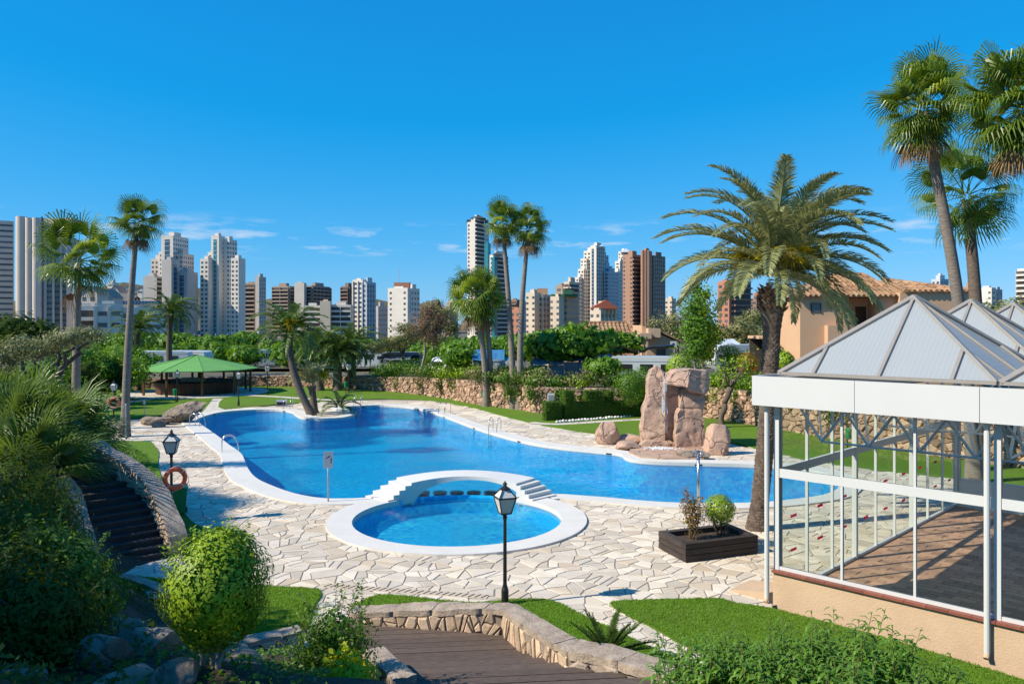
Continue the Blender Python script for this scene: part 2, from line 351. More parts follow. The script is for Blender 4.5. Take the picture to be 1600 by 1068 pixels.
# blue glass mosaic of the pool basins
def mosaic(name, c1, c2, c3):
    m, n, nodes, links, p = newmat(name)
    g = nodes.new('ShaderNodeNewGeometry')
    v = nodes.new('ShaderNodeTexVoronoi'); v.inputs['Scale'].default_value = 6; v.inputs['Randomness'].default_value = 0.5; links.new(g.outputs['Position'], v.inputs['Vector'])
    s_ = nodes.new('ShaderNodeSeparateColor'); links.new(v.outputs['Color'], s_.inputs[0])
    col = mixrgb(nodes, links, s_.outputs[0], c1, c2)
    col = mixrgb(nodes, links, mrange(nodes, links, noise_node(nodes, links, 0.5, 3), 0.4, 0.7), col, c3)
    links.new(col, p.inputs['Base Color']); p.inputs['Roughness'].default_value = 0.5
    return m
M['mosaic'] = mosaic('pool_mosaic', (0.02, 0.72, 0.98), (0.002, 0.34, 0.86), (0.006, 0.50, 0.93))
M['mosaic2'] = mosaic('child_mosaic', (0.07, 0.85, 1.0), (0.008, 0.36, 0.86), (0.03, 0.56, 0.93))
M['darktile'] = mat('dark_tile', (0.012, 0.05, 0.075), (0.008, 0.035, 0.06), 0.4, 9)
def watermat(name, tint, refr=0.45, bs=0.5, scale=2.6):
    m, n, nodes, links, p = newmat(name); nodes.remove(p)
    tr = nodes.new('ShaderNodeBsdfTransparent'); tr.inputs[0].default_value = rgba(tint)
    rf = nodes.new('ShaderNodeBsdfRefraction'); rf.inputs['IOR'].default_value = 1.33; rf.inputs['Roughness'].default_value = 0.02; rf.inputs[0].default_value = rgba(tint)
    gl = nodes.new('ShaderNodeBsdfGlossy'); gl.inputs['Roughness'].default_value = 0.02
    g = nodes.new('ShaderNodeNewGeometry')
    n1 = nodes.new('ShaderNodeTexNoise'); n1.inputs['Scale'].default_value = scale; n1.inputs['Detail'].default_value = 4; n1.inputs['Roughness'].default_value = 0.6; n1.inputs['Distortion'].default_value = 0.6
    q = nodes.new('ShaderNodeMapping'); q.inputs['Scale'].default_value = (1.0, 0.75, 1); q.inputs['Rotation'].default_value = (0, 0, 0.5); links.new(g.outputs['Position'], q.inputs[0]); links.new(q.outputs[0], n1.inputs['Vector'])
    n2 = nodes.new('ShaderNodeTexNoise'); n2.inputs['Scale'].default_value = 0.35; n2.inputs['Detail'].default_value = 2; links.new(g.outputs['Position'], n2.inputs['Vector'])
    mu = nodes.new('ShaderNodeMath'); mu.operation = 'MULTIPLY'; links.new(n1.outputs['Fac'], mu.inputs[0])
    links.new(mrange(nodes, links, n2.outputs['Fac'], 0.35, 0.65, 0.35, 1.0), mu.inputs[1])
    bp = nodes.new('ShaderNodeBump'); bp.inputs['Strength'].default_value = bs; bp.inputs['Distance'].default_value = 0.12; links.new(mu.outputs[0], bp.inputs['Height'])
    for s_ in (rf, gl): links.new(bp.outputs[0], s_.inputs['Normal'])
    fr = nodes.new('ShaderNodeFresnel'); fr.inputs['IOR'].default_value = 1.33; links.new(bp.outputs[0], fr.inputs['Normal'])
    a = nodes.new('ShaderNodeMixShader'); a.inputs[0].default_value = refr; links.new(tr.outputs[0], a.inputs[1]); links.new(rf.outputs[0], a.inputs[2])
    x = nodes.new('ShaderNodeMixShader'); links.new(mrange(nodes, links, fr.outputs[0], 0, 1, 0, 0.5), x.inputs[0]); links.new(a.outputs[0], x.inputs[1]); links.new(gl.outputs[0], x.inputs[2])
    links.new(x.outputs[0], nodes['Material Output'].inputs['Surface']); return m
M['water'] = watermat('pool_water', (0.85, 1.0, 1.0), 0.28, 0.55, 4.0)
M['water2'] = watermat('child_pool_water', (0.92, 1.0, 1.0), 0.2, 0.12, 4.0)

# ---------------------------------------------------------------- plane geometry helpers
def clip_half(poly, px, py, nx, ny):
    """keep the side where (p - (px,py)) . n <= 0"""
    out = []; k = len(poly)
    for i in range(k):
        a = poly[i]; b = poly[(i + 1) % k]
        da = (a[0] - px) * nx + (a[1] - py) * ny; db = (b[0] - px) * nx + (b[1] - py) * ny
        if da <= 0: out.append(a)
        if (da < 0 < db) or (db < 0 < da):
            t = da / (da - db); out.append((a[0] + (b[0] - a[0]) * t, a[1] + (b[1] - a[1]) * t))
    return out
def area(p): return 0.5 * sum(p[i][0] * p[(i + 1) % len(p)][1] - p[(i + 1) % len(p)][0] * p[i][1] for i in range(len(p)))
def cen(p): return (sum(q[0] for q in p) / len(p), sum(q[1] for q in p) / len(p))
def inset(poly, d):
    if area(poly) < 0: poly = poly[::-1]
    out = list(poly); k = len(poly)
    for i in range(k):
        a = poly[i]; b = poly[(i + 1) % k]; ex, ey = b[0] - a[0], b[1] - a[1]; L = math.hypot(ex, ey)
        if L < 1e-6: continue
        nx, ny = ey / L, -ex / L
        out = clip_half(out, a[0] - nx * d, a[1] - ny * d, nx, ny)
        if len(out) < 3: return None
    r = []
    for q in out:
        if not r or math.hypot(q[0] - r[-1][0], q[1] - r[-1][1]) > 0.02: r.append(q)
    if len(r) > 3 and math.hypot(r[0][0] - r[-1][0], r[0][1] - r[-1][1]) < 0.02: r.pop()
    return r if len(r) >= 3 and area(r) > 0.002 else None
def voronoi(x0, x1, y0, y1, sx_, sy_, rg, jit=0.95, split=0.0):
    nx = max(1, int((x1 - x0) / sx_)); ny = max(1, int((y1 - y0) / sy_))
    sx_ = (x1 - x0) / nx; sy_ = (y1 - y0) / ny
    P = {(i, j): (x0 + (i + .5 + (rg.random() - .5) * jit) * sx_, y0 + (j + .5 + (rg.random() - .5) * jit) * sy_) for i in range(-2, nx + 2) for j in range(-2, ny + 2)}
    res = []
    for i in range(nx):
        for j in range(ny):
            c = P[(i, j)]
            poly = [(c[0] - 2 * sx_, c[1] - 2 * sy_), (c[0] + 2 * sx_, c[1] - 2 * sy_), (c[0] + 2 * sx_, c[1] + 2 * sy_), (c[0] - 2 * sx_, c[1] + 2 * sy_)]
            for a in range(-2, 3):
                for b_ in range(-2, 3):
                    if a == 0 and b_ == 0: continue
                    q = P.get((i + a, j + b_))
                    if q is None: continue
                    poly = clip_half(poly, (c[0] + q[0]) / 2, (c[1] + q[1]) / 2, q[0] - c[0], q[1] - c[1])
            if len(poly) < 3: continue
            if rg.random() < split and area(poly) > 0.55 * sx_ * sy_:
                an = rg.random() * PI; g = cen(poly)
                for s_ in (1, -1):
                    h = clip_half(poly, g[0], g[1], s_ * math.cos(an), s_ * math.sin(an))
                    if len(h) >= 3: res.append(h)
            else: res.append(poly)
    return res
def inside(p, poly):
    x, y = p; c = False; k = len(poly); j = k - 1
    for i in range(k):
        a = poly[i]; b = poly[j]
        if (a[1] > y) != (b[1] > y) and x < (b[0] - a[0]) * (y - a[1]) / (b[1] - a[1]) + a[0]: c = not c
        j = i
    return c
def catmull(P, n=6, closed=True):
    out = []; k = len(P); rng_ = range(k) if closed else range(k - 1)
    for i in rng_:
        if closed: p0, p1, p2, p3 = P[i - 1], P[i], P[(i + 1) % k], P[(i + 2) % k]
        else: p0, p1, p2, p3 = P[max(i - 1, 0)], P[i], P[i + 1], P[min(i + 2, k - 1)]
        for s_ in range(n):
            t = s_ / n; t2 = t * t; t3 = t2 * t
            out.append(tuple(0.5 * ((2 * p1[q]) + (-p0[q] + p2[q]) * t + (2 * p0[q] - 5 * p1[q] + 4 * p2[q] - p3[q]) * t2 + (-p0[q] + 3 * p1[q] - 3 * p2[q] + p3[q]) * t3) for q in range(len(p1))))
    if not closed: out.append(tuple(P[-1]))
    return out
def offset_line(P, d, closed=False):
    out = []; k = len(P)
    for i in range(k):
        a = P[i - 1] if (closed or i > 0) else P[i]; b = P[(i + 1) % k] if (closed or i < k - 1) else P[i]
        tx, ty = b[0] - a[0], b[1] - a[1]; L = math.hypot(tx, ty) or 1
        out.append((P[i][0] - ty / L * d, P[i][1] + tx / L * d))
    return out
# ================================================================ THE SETTING
from mathutils.geometry import tessellate_polygon
def cam_d(p): return math.hypot(p[0], p[1])
# ---- far ground sheet
mb = MB(); mb.poly([(-5000, -300, -6), (5000, -300, -6), (5000, 7000, -6), (-5000, 7000, -6)])
put('ground', mb, M['earth'], kind='structure')

# ---- pool outlines (world metres, surveyed)
C0 = (-1.78, 26.1); R0 = 3.43
pool_px = [(600, 777.5), (577, 778.5), (540, 780), (500, 779), (460, 772), (425, 760), (400, 748), (388, 735), (382, 722), (378, 712), (370, 704),
           (358, 696), (344, 685), (326, 672), (312, 662), (308, 655), (340, 645), (380, 641), (430, 640), (456, 643), (463, 648), (475, 652.5), (500, 654.5), (530, 653), (551, 649),
           (557, 645), (550, 641), (536, 637.5), (545, 635), (570, 634), (600, 633), (640, 636), (670, 642), (700, 652), (740, 667), (780, 679.5), (830, 692), (880, 699.5),
           (930, 704.5), (968, 709), (978, 715), (992, 719), (1030, 722), (1100, 724), (1170, 726), (1230, 730), (1285, 738), (1312, 752), (1298, 771), (1222, 783), (1150, 787),
           (1060, 786.5), (1000, 783), (950, 778.5), (905, 775), (873, 773), (850, 774.5)]
EDGE = catmull([gp(*q) for q in pool_px], 5, closed=False)           # main pool rim, open at the bridge
def ring(r, a0, a1, n=24): return [(C0[0] + r * math.cos(rad(a0 + (a1 - a0) * i / n)), C0[1] + r * math.sin(rad(a0 + (a1 - a0) * i / n))) for i in range(n + 1)]
A_R, A_L = 48.0, 134.0                                                # water gap below the bridge
GAP = ring(R0 + 0.22, A_R, A_L, 20)
POOL = EDGE + GAP
CHILD = ring(R0, 0, 360, 64)[:-1]
if area(POOL) < 0: POOL = POOL[::-1]
WZ = -0.10
def basin(name, outline, zb, m_):
    b = MB()
    k = len(outline)
    for i in range(k):
        a = outline[i]; c = outline[(i + 1) % k]
        b.poly([(a[0], a[1], 0.0), (c[0], c[1], 0.0), (c[0], c[1], zb), (a[0], a[1], zb)])
    b.poly([(p[0], p[1], zb) for p in outline])
    return put(name, b, m_, kind='structure')
basin('pool_basin', POOL, -1.55, M['mosaic'])
b = MB(); k = len(CHILD)
for i in range(k):
    a = CHILD[i]; c = CHILD[(i + 1) % k]; an = math.degrees(math.atan2(a[1] - C0[1], a[0] - C0[0]))
    zt = -0.26 if A_R + 2 < an < A_L - 6 else 0.0
    b.poly([(a[0], a[1], zt), (c[0], c[1], zt), (c[0], c[1], -0.62), (a[0], a[1], -0.62)])
b.poly([(p[0], p[1], -0.62) for p in CHILD])
put('pool_basin', b, M['mosaic2'], kind='structure')
# submerged wall between the two basins
b = MB(); ri = ring(R0 + 0.01, A_R, A_L, 20); ro = ring(R0 + 0.21, A_R, A_L, 20)
for i in range(20): b.prism([ri[i], ri[i + 1], ro[i + 1], ro[i]], -1.5, -0.26)
put('divider_wall', b, M['mosaic2'], kind='structure')
b = MB(); b.poly([(p[0], p[1], WZ) for p in POOL]); put('pool_water', b, M['water'], kind='structure')
b = MB(); b.poly([(p[0], p[1], WZ - 0.002) for p in CHILD]); put('pool_water', b, M['water2'], kind='structure')
ro = ring(R0 + 0.22, A_R, A_L, 20); ri = ring(R0, A_R, A_L, 20); b = MB()
for i in range(20): b.poly([(ri[i][0], ri[i][1], WZ - 0.001), (ro[i][0], ro[i][1], WZ - 0.001), (ro[i + 1][0], ro[i + 1][1], WZ - 0.001), (ri[i + 1][0], ri[i + 1][1], WZ - 0.001)])
put('pool_water', b, M['water2'], kind='structure')

# ---- white copings
def coping(name, inner, outer, top=0.055, lip=-0.14, closed=False):
    b = MB(); k = len(inner); n_ = k if closed else k - 1
    for i in range(n_):
        j = (i + 1) % k; a, c, o, q = inner[i], inner[j], outer[i], outer[j]
        b.poly([(a[0], a[1], top - .012), (c[0], c[1], top - .012), (q[0], q[1], top), (o[0], o[1], top)])
        b.poly([(a[0], a[1], lip), (c[0], c[1], lip), (c[0], c[1], top - .012), (a[0], a[1], top - .012)])
        b.poly([(o[0], o[1], top), (q[0], q[1], top), (q[0], q[1], -0.03), (o[0], o[1], -0.03)])
    return put(name, b, M['coping'], kind='structure')
sgn = 1
tst = offset_line(EDGE, 0.3)
if inside(tst[40], POOL): sgn = -1
inn = offset_line(EDGE, -0.03 * sgn)
wid = [0.95 if p[0] < -4 and p[1] < 52 else 0.8 for p in EDGE]
o1 = offset_line(EDGE, 1.0 * sgn); OUTER = [(e[0] + (o[0] - e[0]) * w, e[1] + (o[1] - e[1]) * w) for e, o, w in zip(EDGE, o1, wid)]
coping('pool_coping', inn, OUTER)
coping('pool_coping', ring(R0 - 0.03, A_L - 2, A_R + 362, 60), ring(R0 + 0.79, A_L - 2, A_R + 362, 60), top=0.06)
# overflow slots below the rim, every few metres
b = MB(); acc = 0
for i in range(len(EDGE) - 1):
    acc += math.dist(EDGE[i], EDGE[i + 1])
    if acc > 5.5:
        acc = 0; a, c = EDGE[i], EDGE[i + 1]; L = math.dist(a, c); t = ((c[0] - a[0]) / L, (c[1] - a[1]) / L); nn = (inn[i][0] - EDGE[i][0], inn[i][1] - EDGE[i][1]); q = math.hypot(*nn); nn = (nn[0] / q, nn[1] / q)
        p0 = Vector((a[0] + nn[0] * .035, a[1] + nn[1] * .035, -0.055)); b.bar(p0, p0 + Vector((t[0] * .32, t[1] * .32, 0)), 0.02, 0.06)
put('skimmer_slots', b, M['black'], kind='structure')

# ---- deck: mortar bed and crazy paving
deck_px = [(60, 690), (100, 664), (140, 661), (185, 656), (240, 652), (320, 645), (345, 639), (434, 633), (472, 629.5), (520, 626.5), (565, 624.5), (605, 623.5), (655, 624.5), (705, 630), (742, 638),
           (780, 647), (847, 664), (932, 678), (1010, 690), (1140, 692), (1196, 705), (1259, 718), (1364, 734), (1470, 745), (1640, 764), (1640, 840), (1260, 930), (1213, 943), (1150, 960), (1250, 1100), (900, 1062), (830, 1000),
           (780, 952), (590, 962), (560, 1010), (470, 1010), (400, 1000), (190, 897), (165, 890), (270, 868), (300, 830), (262, 770), (247, 728), (235, 691), (112, 688)]
DECK = [gp(*q) for q in deck_px]
outl = [Vector((p[0], p[1], 0)) for p in DECK]
h1 = [Vector((p[0], p[1], 0)) for p in offset_line(POOL, -0.35, True)]
hole_main = offset_line(EDGE, 0.35 * sgn) + ring(R0 - 0.3, A_R, A_L, 10)
# the two basins make one hole
circ = ring(R0 + 0.35, A_L + 8, A_R + 352, 50)
HOLE = offset_line(EDGE, 0.35 * sgn) + [p for p in circ[::-1] if True]
b = MB(); vv = [outl, [Vector((p[0], p[1], 0)) for p in HOLE]]
flat = [q for l in vv for q in l]; base = 0
for q in flat: b.v.append((q.x, q.y, -0.016))
for t in tessellate_polygon(vv): b.f.append(tuple(t)); b.r.append(0.5)
deck = put('pool_deck', b, M['mortar'], kind='structure')
rg = random.Random(5)
xs = [p[0] for p in DECK]; ys = [p[1] for p in DECK]
cells = voronoi(max(min(xs), -27), min(max(xs), 24), 13.2, 47, 0.56, 0.46, rg, 1.2, 0.6) + voronoi(-24, 22, 47, 66, 1.0, 1.0, rg, 1.1, 0.5)
lawn_px = {
 'far': [(-420, 700), (-420, 604), (215, 605.5), (395, 602.5), (545, 606.5), (660, 616.5), (755, 632.5), (810, 639.5), (850, 645.5), (1000, 649.5), (1103, 651.5), (1196, 666.5), (1330, 689.5), (1480, 714.5), (1640, 735), (1640, 765),
         (1469, 745), (1403, 738), (1306, 726), (1227, 710), (1196, 705), (1150, 692), (1010, 686), (932, 678), (900, 674), (847, 664), (825, 660), (775, 647), (737, 636), (700, 629), (655, 624), (605, 623), (565, 624), (520, 626), (472, 629), (432, 632.5), (387, 636), (350, 639.5),
         (341, 636), (343, 628), (349, 622.5), (333, 622.5), (326, 632), (316, 644), (262, 647.5), (240, 650), (212, 652.5), (185, 656), (140, 661), (100, 664)],
 'wedge': [(60, 688), (112, 690), (236, 690), (247, 728), (262, 770), (300, 815), (328, 832), (300, 850), (270, 850), (240, 790), (190, 740), (100, 715)],
 'topiary': [(150, 893), (190, 899), (258, 905), (425, 917), (500, 922), (492, 945), (472, 985), (400, 1000), (330, 980), (250, 925), (180, 912)],
 'lampside': [(550, 950), (566, 940), (590, 930.5), (620, 931), (651, 934), (739, 943), (790, 938), (850, 937), (880, 946), (912, 963), (960, 985), (1012, 1010), (1075, 1038), (1110, 1062), (1040, 1075), (900, 1025), (830, 985), (790, 958), (590, 966)],
 'pavilion': [(955, 946), (975, 939), (1100, 936), (1130, 936.5), (1150, 943), (1213, 953), (1400, 1003), (1600, 1064), (1700, 1095), (1700, 1300), (1350, 1150), (1150, 1046), (1060, 1004), (1030, 986), (990, 966)],
}
LAWN = {k_: catmull([gp(*q) for q in v_], 2) if k_ != 'far' else [gp(*q) for q in v_] for k_, v_ in lawn_px.items()}
lawn_o = {}
for k_, P in LAWN.items():
    b = MB(); b.prism(P, -0.10, 0.035 if k_ != 'far' else 0.03, bottom=False)
    lawn_o[k_] = put('lawn', b, M['lawn'], kind='structure')
CIRC_OUT = ring(R0 + 0.7, 0, 360, 48)[:-1]; CIRC_IN = ring(R0 + .1, 0, 360, 48)[:-1]
outerpoly = OUTER
stones = []
POOLBIG = OUTER + ring(R0 + .3, A_R, A_L, 8)
for c in cells:
    g = cen(c)
    if not inside(g, DECK): continue
    if inside(g, POOL) or inside(g, CIRC_OUT): continue
    if any(inside(q, POOL) or inside(q, CIRC_IN) for q in c): continue
    if all(inside(q, POOLBIG) for q in c): continue
    if any(all(inside(q, P) for q in c) for P in LAWN.values()): continue
    p = inset(c, 0.012 + 0.012 * rg.random())
    if p is None: continue
    stones.append((cam_d(g), g, p))
stones.sort(key=lambda t: t[0])
def slab(b, p, z0, z1, r, tx=0, ty=0, g=(0, 0)):
    q = inset(p, 0.008) or p
    n_ = len(p)
    if len(q) != n_: q = p
    s0 = len(b.v)
    for t in p: b.v.append((t[0], t[1], z0))
    for t in p: b.v.append((t[0], t[1], z1 - .006))
    for t in q: b.v.append((t[0], t[1], z1 + (t[0] - g[0]) * tx + (t[1] - g[1]) * ty))
    for lv in (0, 1):
        for i in range(n_):
            j = (i + 1) % n_; b.f.append((s0 + lv * n_ + i, s0 + lv * n_ + j, s0 + (lv + 1) * n_ + j, s0 + (lv + 1) * n_ + i)); b.r.append(r)
    b.f.append(tuple(s0 + 2 * n_ + i for i in range(n_))); b.r.append(r)
def vis(g, z=0):
    px = 800 + g[0] / g[1] * FPX; py = HZ + (CH - z) * FPX / g[1]
    return -5 < px < 1605 and py < 1075
near = 0; rest = MB()
for d_, g, p in stones:
    r = rg.random(); z1 = rg.uniform(-0.003, 0.004); tx, ty = rg.uniform(-.004, .004), rg.uniform(-.004, .004)
    px_ = 800 + g[0] / g[1] * FPX
    if near < 299 and vis(g) and not (px_ > 1200) and not (px_ < 300 and d_ < 20):
        b = MB(); slab(b, [(t[0] - g[0], t[1] - g[1]) for t in p], -0.03, z1, r, tx, ty)
        inst('paving_stone', b.mesh('paving_stone', M['stone']), deck, (g[0], g[1], 0)); near += 1
    else: slab(rest, p, -0.03, z1, r, tx, ty, g)
put('paving_stones', rest, M['stone'], deck, kind='stuff')
# slotted drain in front of the small pool
b = MB(); dr0 = Vector((*gp(508, 914), 0.006)); dr1 = Vector((*gp(762, 932), 0.006)); dd = (dr1 - dr0)
mb = MB(); mb.bar(dr0, dr1, 0.30, 0.012); drain = put('drain_channel', mb, M['stone'], kind='structure')
for i in range(26):
    q = dr0 + dd * ((i + .5) / 26) + Vector((0, 0, 0.008)); nn = Vector((-dd.y, dd.x, 0)).normalized() * .11 + dd.normalized() * .05
    b.bar(q - nn, q + nn, 0.035, 0.004)
put('drain_slots', b, M['black'], drain, kind='stuff')

# ---- paths on the far lawn
def strip(name, pts, w, z, m_, **kw):
    L = offset_line(pts, w / 2); Rr = offset_line(pts, -w / 2); b = MB()
    for i in range(len(pts) - 1): b.poly([(*Rr[i], z), (*Rr[i + 1], z), (*L[i + 1], z), (*L[i], z)])
    return put(name, b, m_, **kw)
m, n, nodes, links, p = newmat('far_paving')
g_ = nodes.new('ShaderNodeNewGeometry'); v_ = nodes.new('ShaderNodeTexVoronoi'); v_.feature = 'DISTANCE_TO_EDGE'; v_.inputs['Scale'].default_value = 1.6; links.new(g_.outputs['Position'], v_.inputs['Vector'])
f = mrange(nodes, links, v_.outputs['Distance'], 0.02, 0.05)
links.new(mixrgb(nodes, links, f, (0.33, 0.30, 0.26), (0.60, 0.54, 0.45)), p.inputs['Base Color']); p.inputs['Roughness'].default_value = 0.85; M['farpave'] = m
b = MB(); b.poly([(*gp(*q), 0.02) for q in [(312, 646), (326, 632), (333, 621), (352, 621), (345, 628), (342, 636), (356, 642)]]); put('path', b, M['farpave'], kind='structure')
kio = (atx(308, 73.5), 73.5)
strip('path', catmull([gp(232, 624), gp(212, 627), gp(170, 631), gp(82, 637), gp(-60, 648)], 6, False), 1.1, 0.042, M['farpave'], kind='structure')
strip('path', catmull([gp(388, 618), gp(430, 620), gp(500, 624.5), gp(545, 625.5)], 6, False), 0.9, 0.042, M['farpave'], kind='structure')
strip('path', catmull([gp(828, 660.5), gp(870, 663), gp(940, 659), gp(1010, 655.5), gp(1080, 654)], 6, False), 0.8, 0.042, M['farpave'], kind='structure')
b = MB(); b.prism([(kio[0] + 6.4 * math.cos(rad(i * 15)), kio[1] + 6.4 * math.sin(rad(i * 15))) for i in range(24)], -0.05, 0.05, bottom=False)
put('kiosk_terrace', b, M['farpave'], kind='structure')

# ---- garden slope on the left and under the camera's terrace (one height sheet)
ctrl = [(-9.0, 24.6, -.5), (-10.5, 27, -.5), (-12.5, 31, -.5), (-15.6, 36, -.5), (-19, 42, -.4), (-24, 47, -.4), (-7.5, 22, -.6), (-5, 20.2, -.6), (-3.4, 18.4, -.6), (0, 18, -.6), (3, 16, -.5), (5, 16, -.5), (8, 13.8, -.4), (3.6, 14.6, -.3),
        (-9.0, 20.6, -.3), (-7.8, 19.2, -.35), (-6.3, 17.8, -.3), (-5.0, 16.8, -.3), (-4.2, 15.9, -.15), (-10.6, 20.0, 0.0), (-11.2, 20.2, .7), (-12.2, 21.0, 1.5), (-13.5, 22.0, 2.1), (-14.6, 23.6, 2.1), (-13.2, 24.9, 1.5), (-11.6, 23.9, .7), (-10.3, 22.6, .1), (-12.0, 26.0, .35), (-14.5, 29, .35), (-17.5, 33.5, .3), (-21, 39, .2),
        (-15.5, 26, 2.0), (-19, 31, 1.7), (-24, 38, .9), (-30, 46, .1), (-32, 40, .6), (-28, 28, 2.2), (-20, 24, 2.7), (-16, 20, 2.9), (-13, 18, 2.3), (-11, 16.5, 1.7), (-9.4, 16.8, .9), (-8.0, 15.2, 1.1), (-7.0, 16.2, .4), (-6.0, 14.2, .9), (-5.0, 14.6, .35), (-4.4, 13.2, .75),
        (-8, 12, 2.0), (-5.4, 11.4, 1.65), (-3.8, 10.2, 1.9), (-3.2, 12.6, .8), (-2.8, 13.5, .45), (-2.2, 10, 1.7), (-2.0, 8, 2.4), (-6, 7.5, 2.9), (-12, 10, 3.2), (-20, 14, 3.4), (-1, 5, 3.6), (-8, 4, 3.8),
        (4, 25, -.8), (10, 30, -.8), (10, 40, -.8), (-5, 30, -.8), (-6, 40, -.8), (-11, 42, -.8), (12, 20, -.8), (3, 34, -.8), (12, 47, -.8), (-3, 47, -.8), (-14, 47, -.8), (-1, 22, -.8), (7, 20, -.8), (12, 16, -.6), (2, 19, -.6), (-10, 35, -.8), (0, 15.8, -.5), (-1.5, 15, -.4), (0.2, 13, -.1), (1.2, 11, .4), (0.5, 9, 1.0), (2.0, 9, 1.0), (2.6, 11.2, .7), (4, 10.6, .9), (4, 8.8, 1.5), (6.5, 10, 1.0), (7, 8.6, 1.5), (9.5, 9.2, .9), (6, 12.4, -.2), (9.6, 11.2, -.2), (3, 5, 3), (9, 5, 2.6), (14, 8, .5), (13, 12, -.3)]
CP = np.array(ctrl)
def hill(x, y):
    d2 = (CP[:, 0] - x) ** 2 + (CP[:, 1] - y) ** 2 + 0.05
    w = 1 / d2 ** 1.7
    return float((w * CP[:, 2]).sum() / w.sum())
b = MB(); idx = {}
NX, NY = 120, 110; HX0, HX1, HY0, HY1 = -36, 14, 3, 48
Hg = [[hill(HX0 + (HX1 - HX0) * i / NX, HY0 + (HY1 - HY0) * j / NY) for j in range(NY + 1)] for i in range(NX + 1)]
for i in range(NX + 1):
    for j in range(NY + 1):
        x = HX0 + (HX1 - HX0) * i / NX; y = HY0 + (HY1 - HY0) * j / NY
        b.v.append((x, y, Hg[i][j] + 0.07 * mn.noise(Vector((x * 1.3, y * 1.3, 0)))))
for i in range(NX):
    for j in range(NY):
        if max(Hg[i][j], Hg[i + 1][j], Hg[i][j + 1], Hg[i + 1][j + 1]) < -0.2 or b.v[i * (NY + 1) + j][1] > 17.5 and b.v[i * (NY + 1) + j][0] > -8.6: continue
        q = lambda a, c: a * (NY + 1) + c
        b.f.append((q(i, j), q(i + 1, j), q(i + 1, j + 1), q(i, j + 1))); b.r.append(.5)
put('garden_slope', b, M['soil'], smooth=True, kind='structure')

# ---- upper terrace of the campsite, behind the retaining wall
WALL = [(-70, 76, 1.0), (-36.7, 78, 1.0), (-26, 81, 1.1), (-16, 78, 1.2), (-8, 71, 1.6), (-2.2, 62, 1.9), (0.5, 59, 1.9), (2.3, 56.5, 1.9), (8.8, 55, 1.9), (13.2, 54, 2.1), (15.6, 49, 2.1), (18.3, 43, 2.0), (20.7, 37.9, 2.0), (24.5, 32, 2.0), (31, 22, 2.0)]
WALLC = catmull(WALL, 6, closed=False)
b = MB(); far = []
for p in WALLC:
    far.append((p[0] * 2.6 + (60 if p[0] > 0 else 0), 190 if p[0] < 20 else 60 + (31 - p[0]) * 8, -0.5))
k = len(WALLC)
for i in range(k - 1):
    a, c = WALLC[i], WALLC[i + 1]
    b.poly([a, c, (c[0] + .0, c[1] + 30, c[2] - .2) if c[0] < 14 else (c[0] + 25, c[1] + 20, c[2]), (a[0], a[1] + 30, a[2] - .2) if a[0] < 14 else (a[0] + 25, a[1] + 20, a[2])])
put('campsite_terrace', b, M['earth'], kind='structure')
b = MB(); b.poly([(-120, 100, 0.75), (13.9, 83, 1.7), (39, 70, 2.0), (60, 40, 2.0), (160, 60, 1.2), (160, 210, -1), (-160, 210, -2)]); put('campsite_ground', b, M['earth'], kind='structure')
b = MB(); b.poly([(-160, 208, -1.6), (160, 208, -.6), (500, 420, -5.9), (-500, 420, -5.9)]); put('campsite_bank', b, M['earth'], kind='structure')

# ---- stone walls: mortar core, split stones on the visible faces, rough caps
def face_stones(path, topz, botz, cw, ch, rg_, thick=0.05, joint=0.012, tall=1.0, side=-1, jit=0.95, split=0.35):
    """list of stone pieces (vert list, face list) on the face of a wall that follows path"""
    S = [0.0]
    for i in range(len(path) - 1): S.append(S[-1] + math.dist(path[i][:2], path[i + 1][:2]))
    tot = S[-1]; hmax = max(t - q for t, q in zip(topz, botz))
    def loc(u):
        u = min(max(u, 0), tot)
        for i in range(len(path) - 1):
            if u <= S[i + 1] or i == len(path) - 2:
                t = (u - S[i]) / max(S[i + 1] - S[i], 1e-6); a, c = path[i], path[i + 1]
                tx, ty = c[0] - a[0], c[1] - a[1]; L = math.hypot(tx, ty)
                return (a[0] + tx * t, a[1] + ty * t, -ty / L * side, tx / L * side, botz[i] + (botz[i + 1] - botz[i]) * t, topz[i] + (topz[i + 1] - topz[i]) * t)
    res = []
    for c in voronoi(0, tot / cw, 0, hmax / ch, 1.0, 1.0, rg_, jit, split):
        c = [(min(max(u * cw, 0), tot), min(max(v * ch / hmax, 0), 1)) for u, v in c]
        cm = [(u, v * hmax) for u, v in c]
        p = inset(cm, joint)
        if p is None: continue
        n_ = len(p); g = cen(p); t1 = thick * rg_.uniform(.5, 1.4); V = []
        for lv, (sc_, w) in enumerate(((1.0, -0.01), (0.97, t1 * .6), (0.72, t1))):
            for q in p:
                u = g[0] + (q[0] - g[0]) * sc_; v = (g[1] + (q[1] - g[1]) * sc_) / hmax
                L = loc(u); V.append((L[0] + L[2] * w, L[1] + L[3] * w, L[4] + (L[5] - L[4]) * v))
        Fc = []
        for lv in (0, 1):
            for i in range(n_):
                j = (i + 1) % n_; f_ = (lv * n_ + i, lv * n_ + j, (lv + 1) * n_ + j, (lv + 1) * n_ + i)
                Fc.append(f_ if side < 0 else f_[::-1])
        cap_ = tuple(2 * n_ + i for i in range(n_)); Fc.append(cap_ if side < 0 else cap_[::-1])
        res.append((V, Fc))
    return res
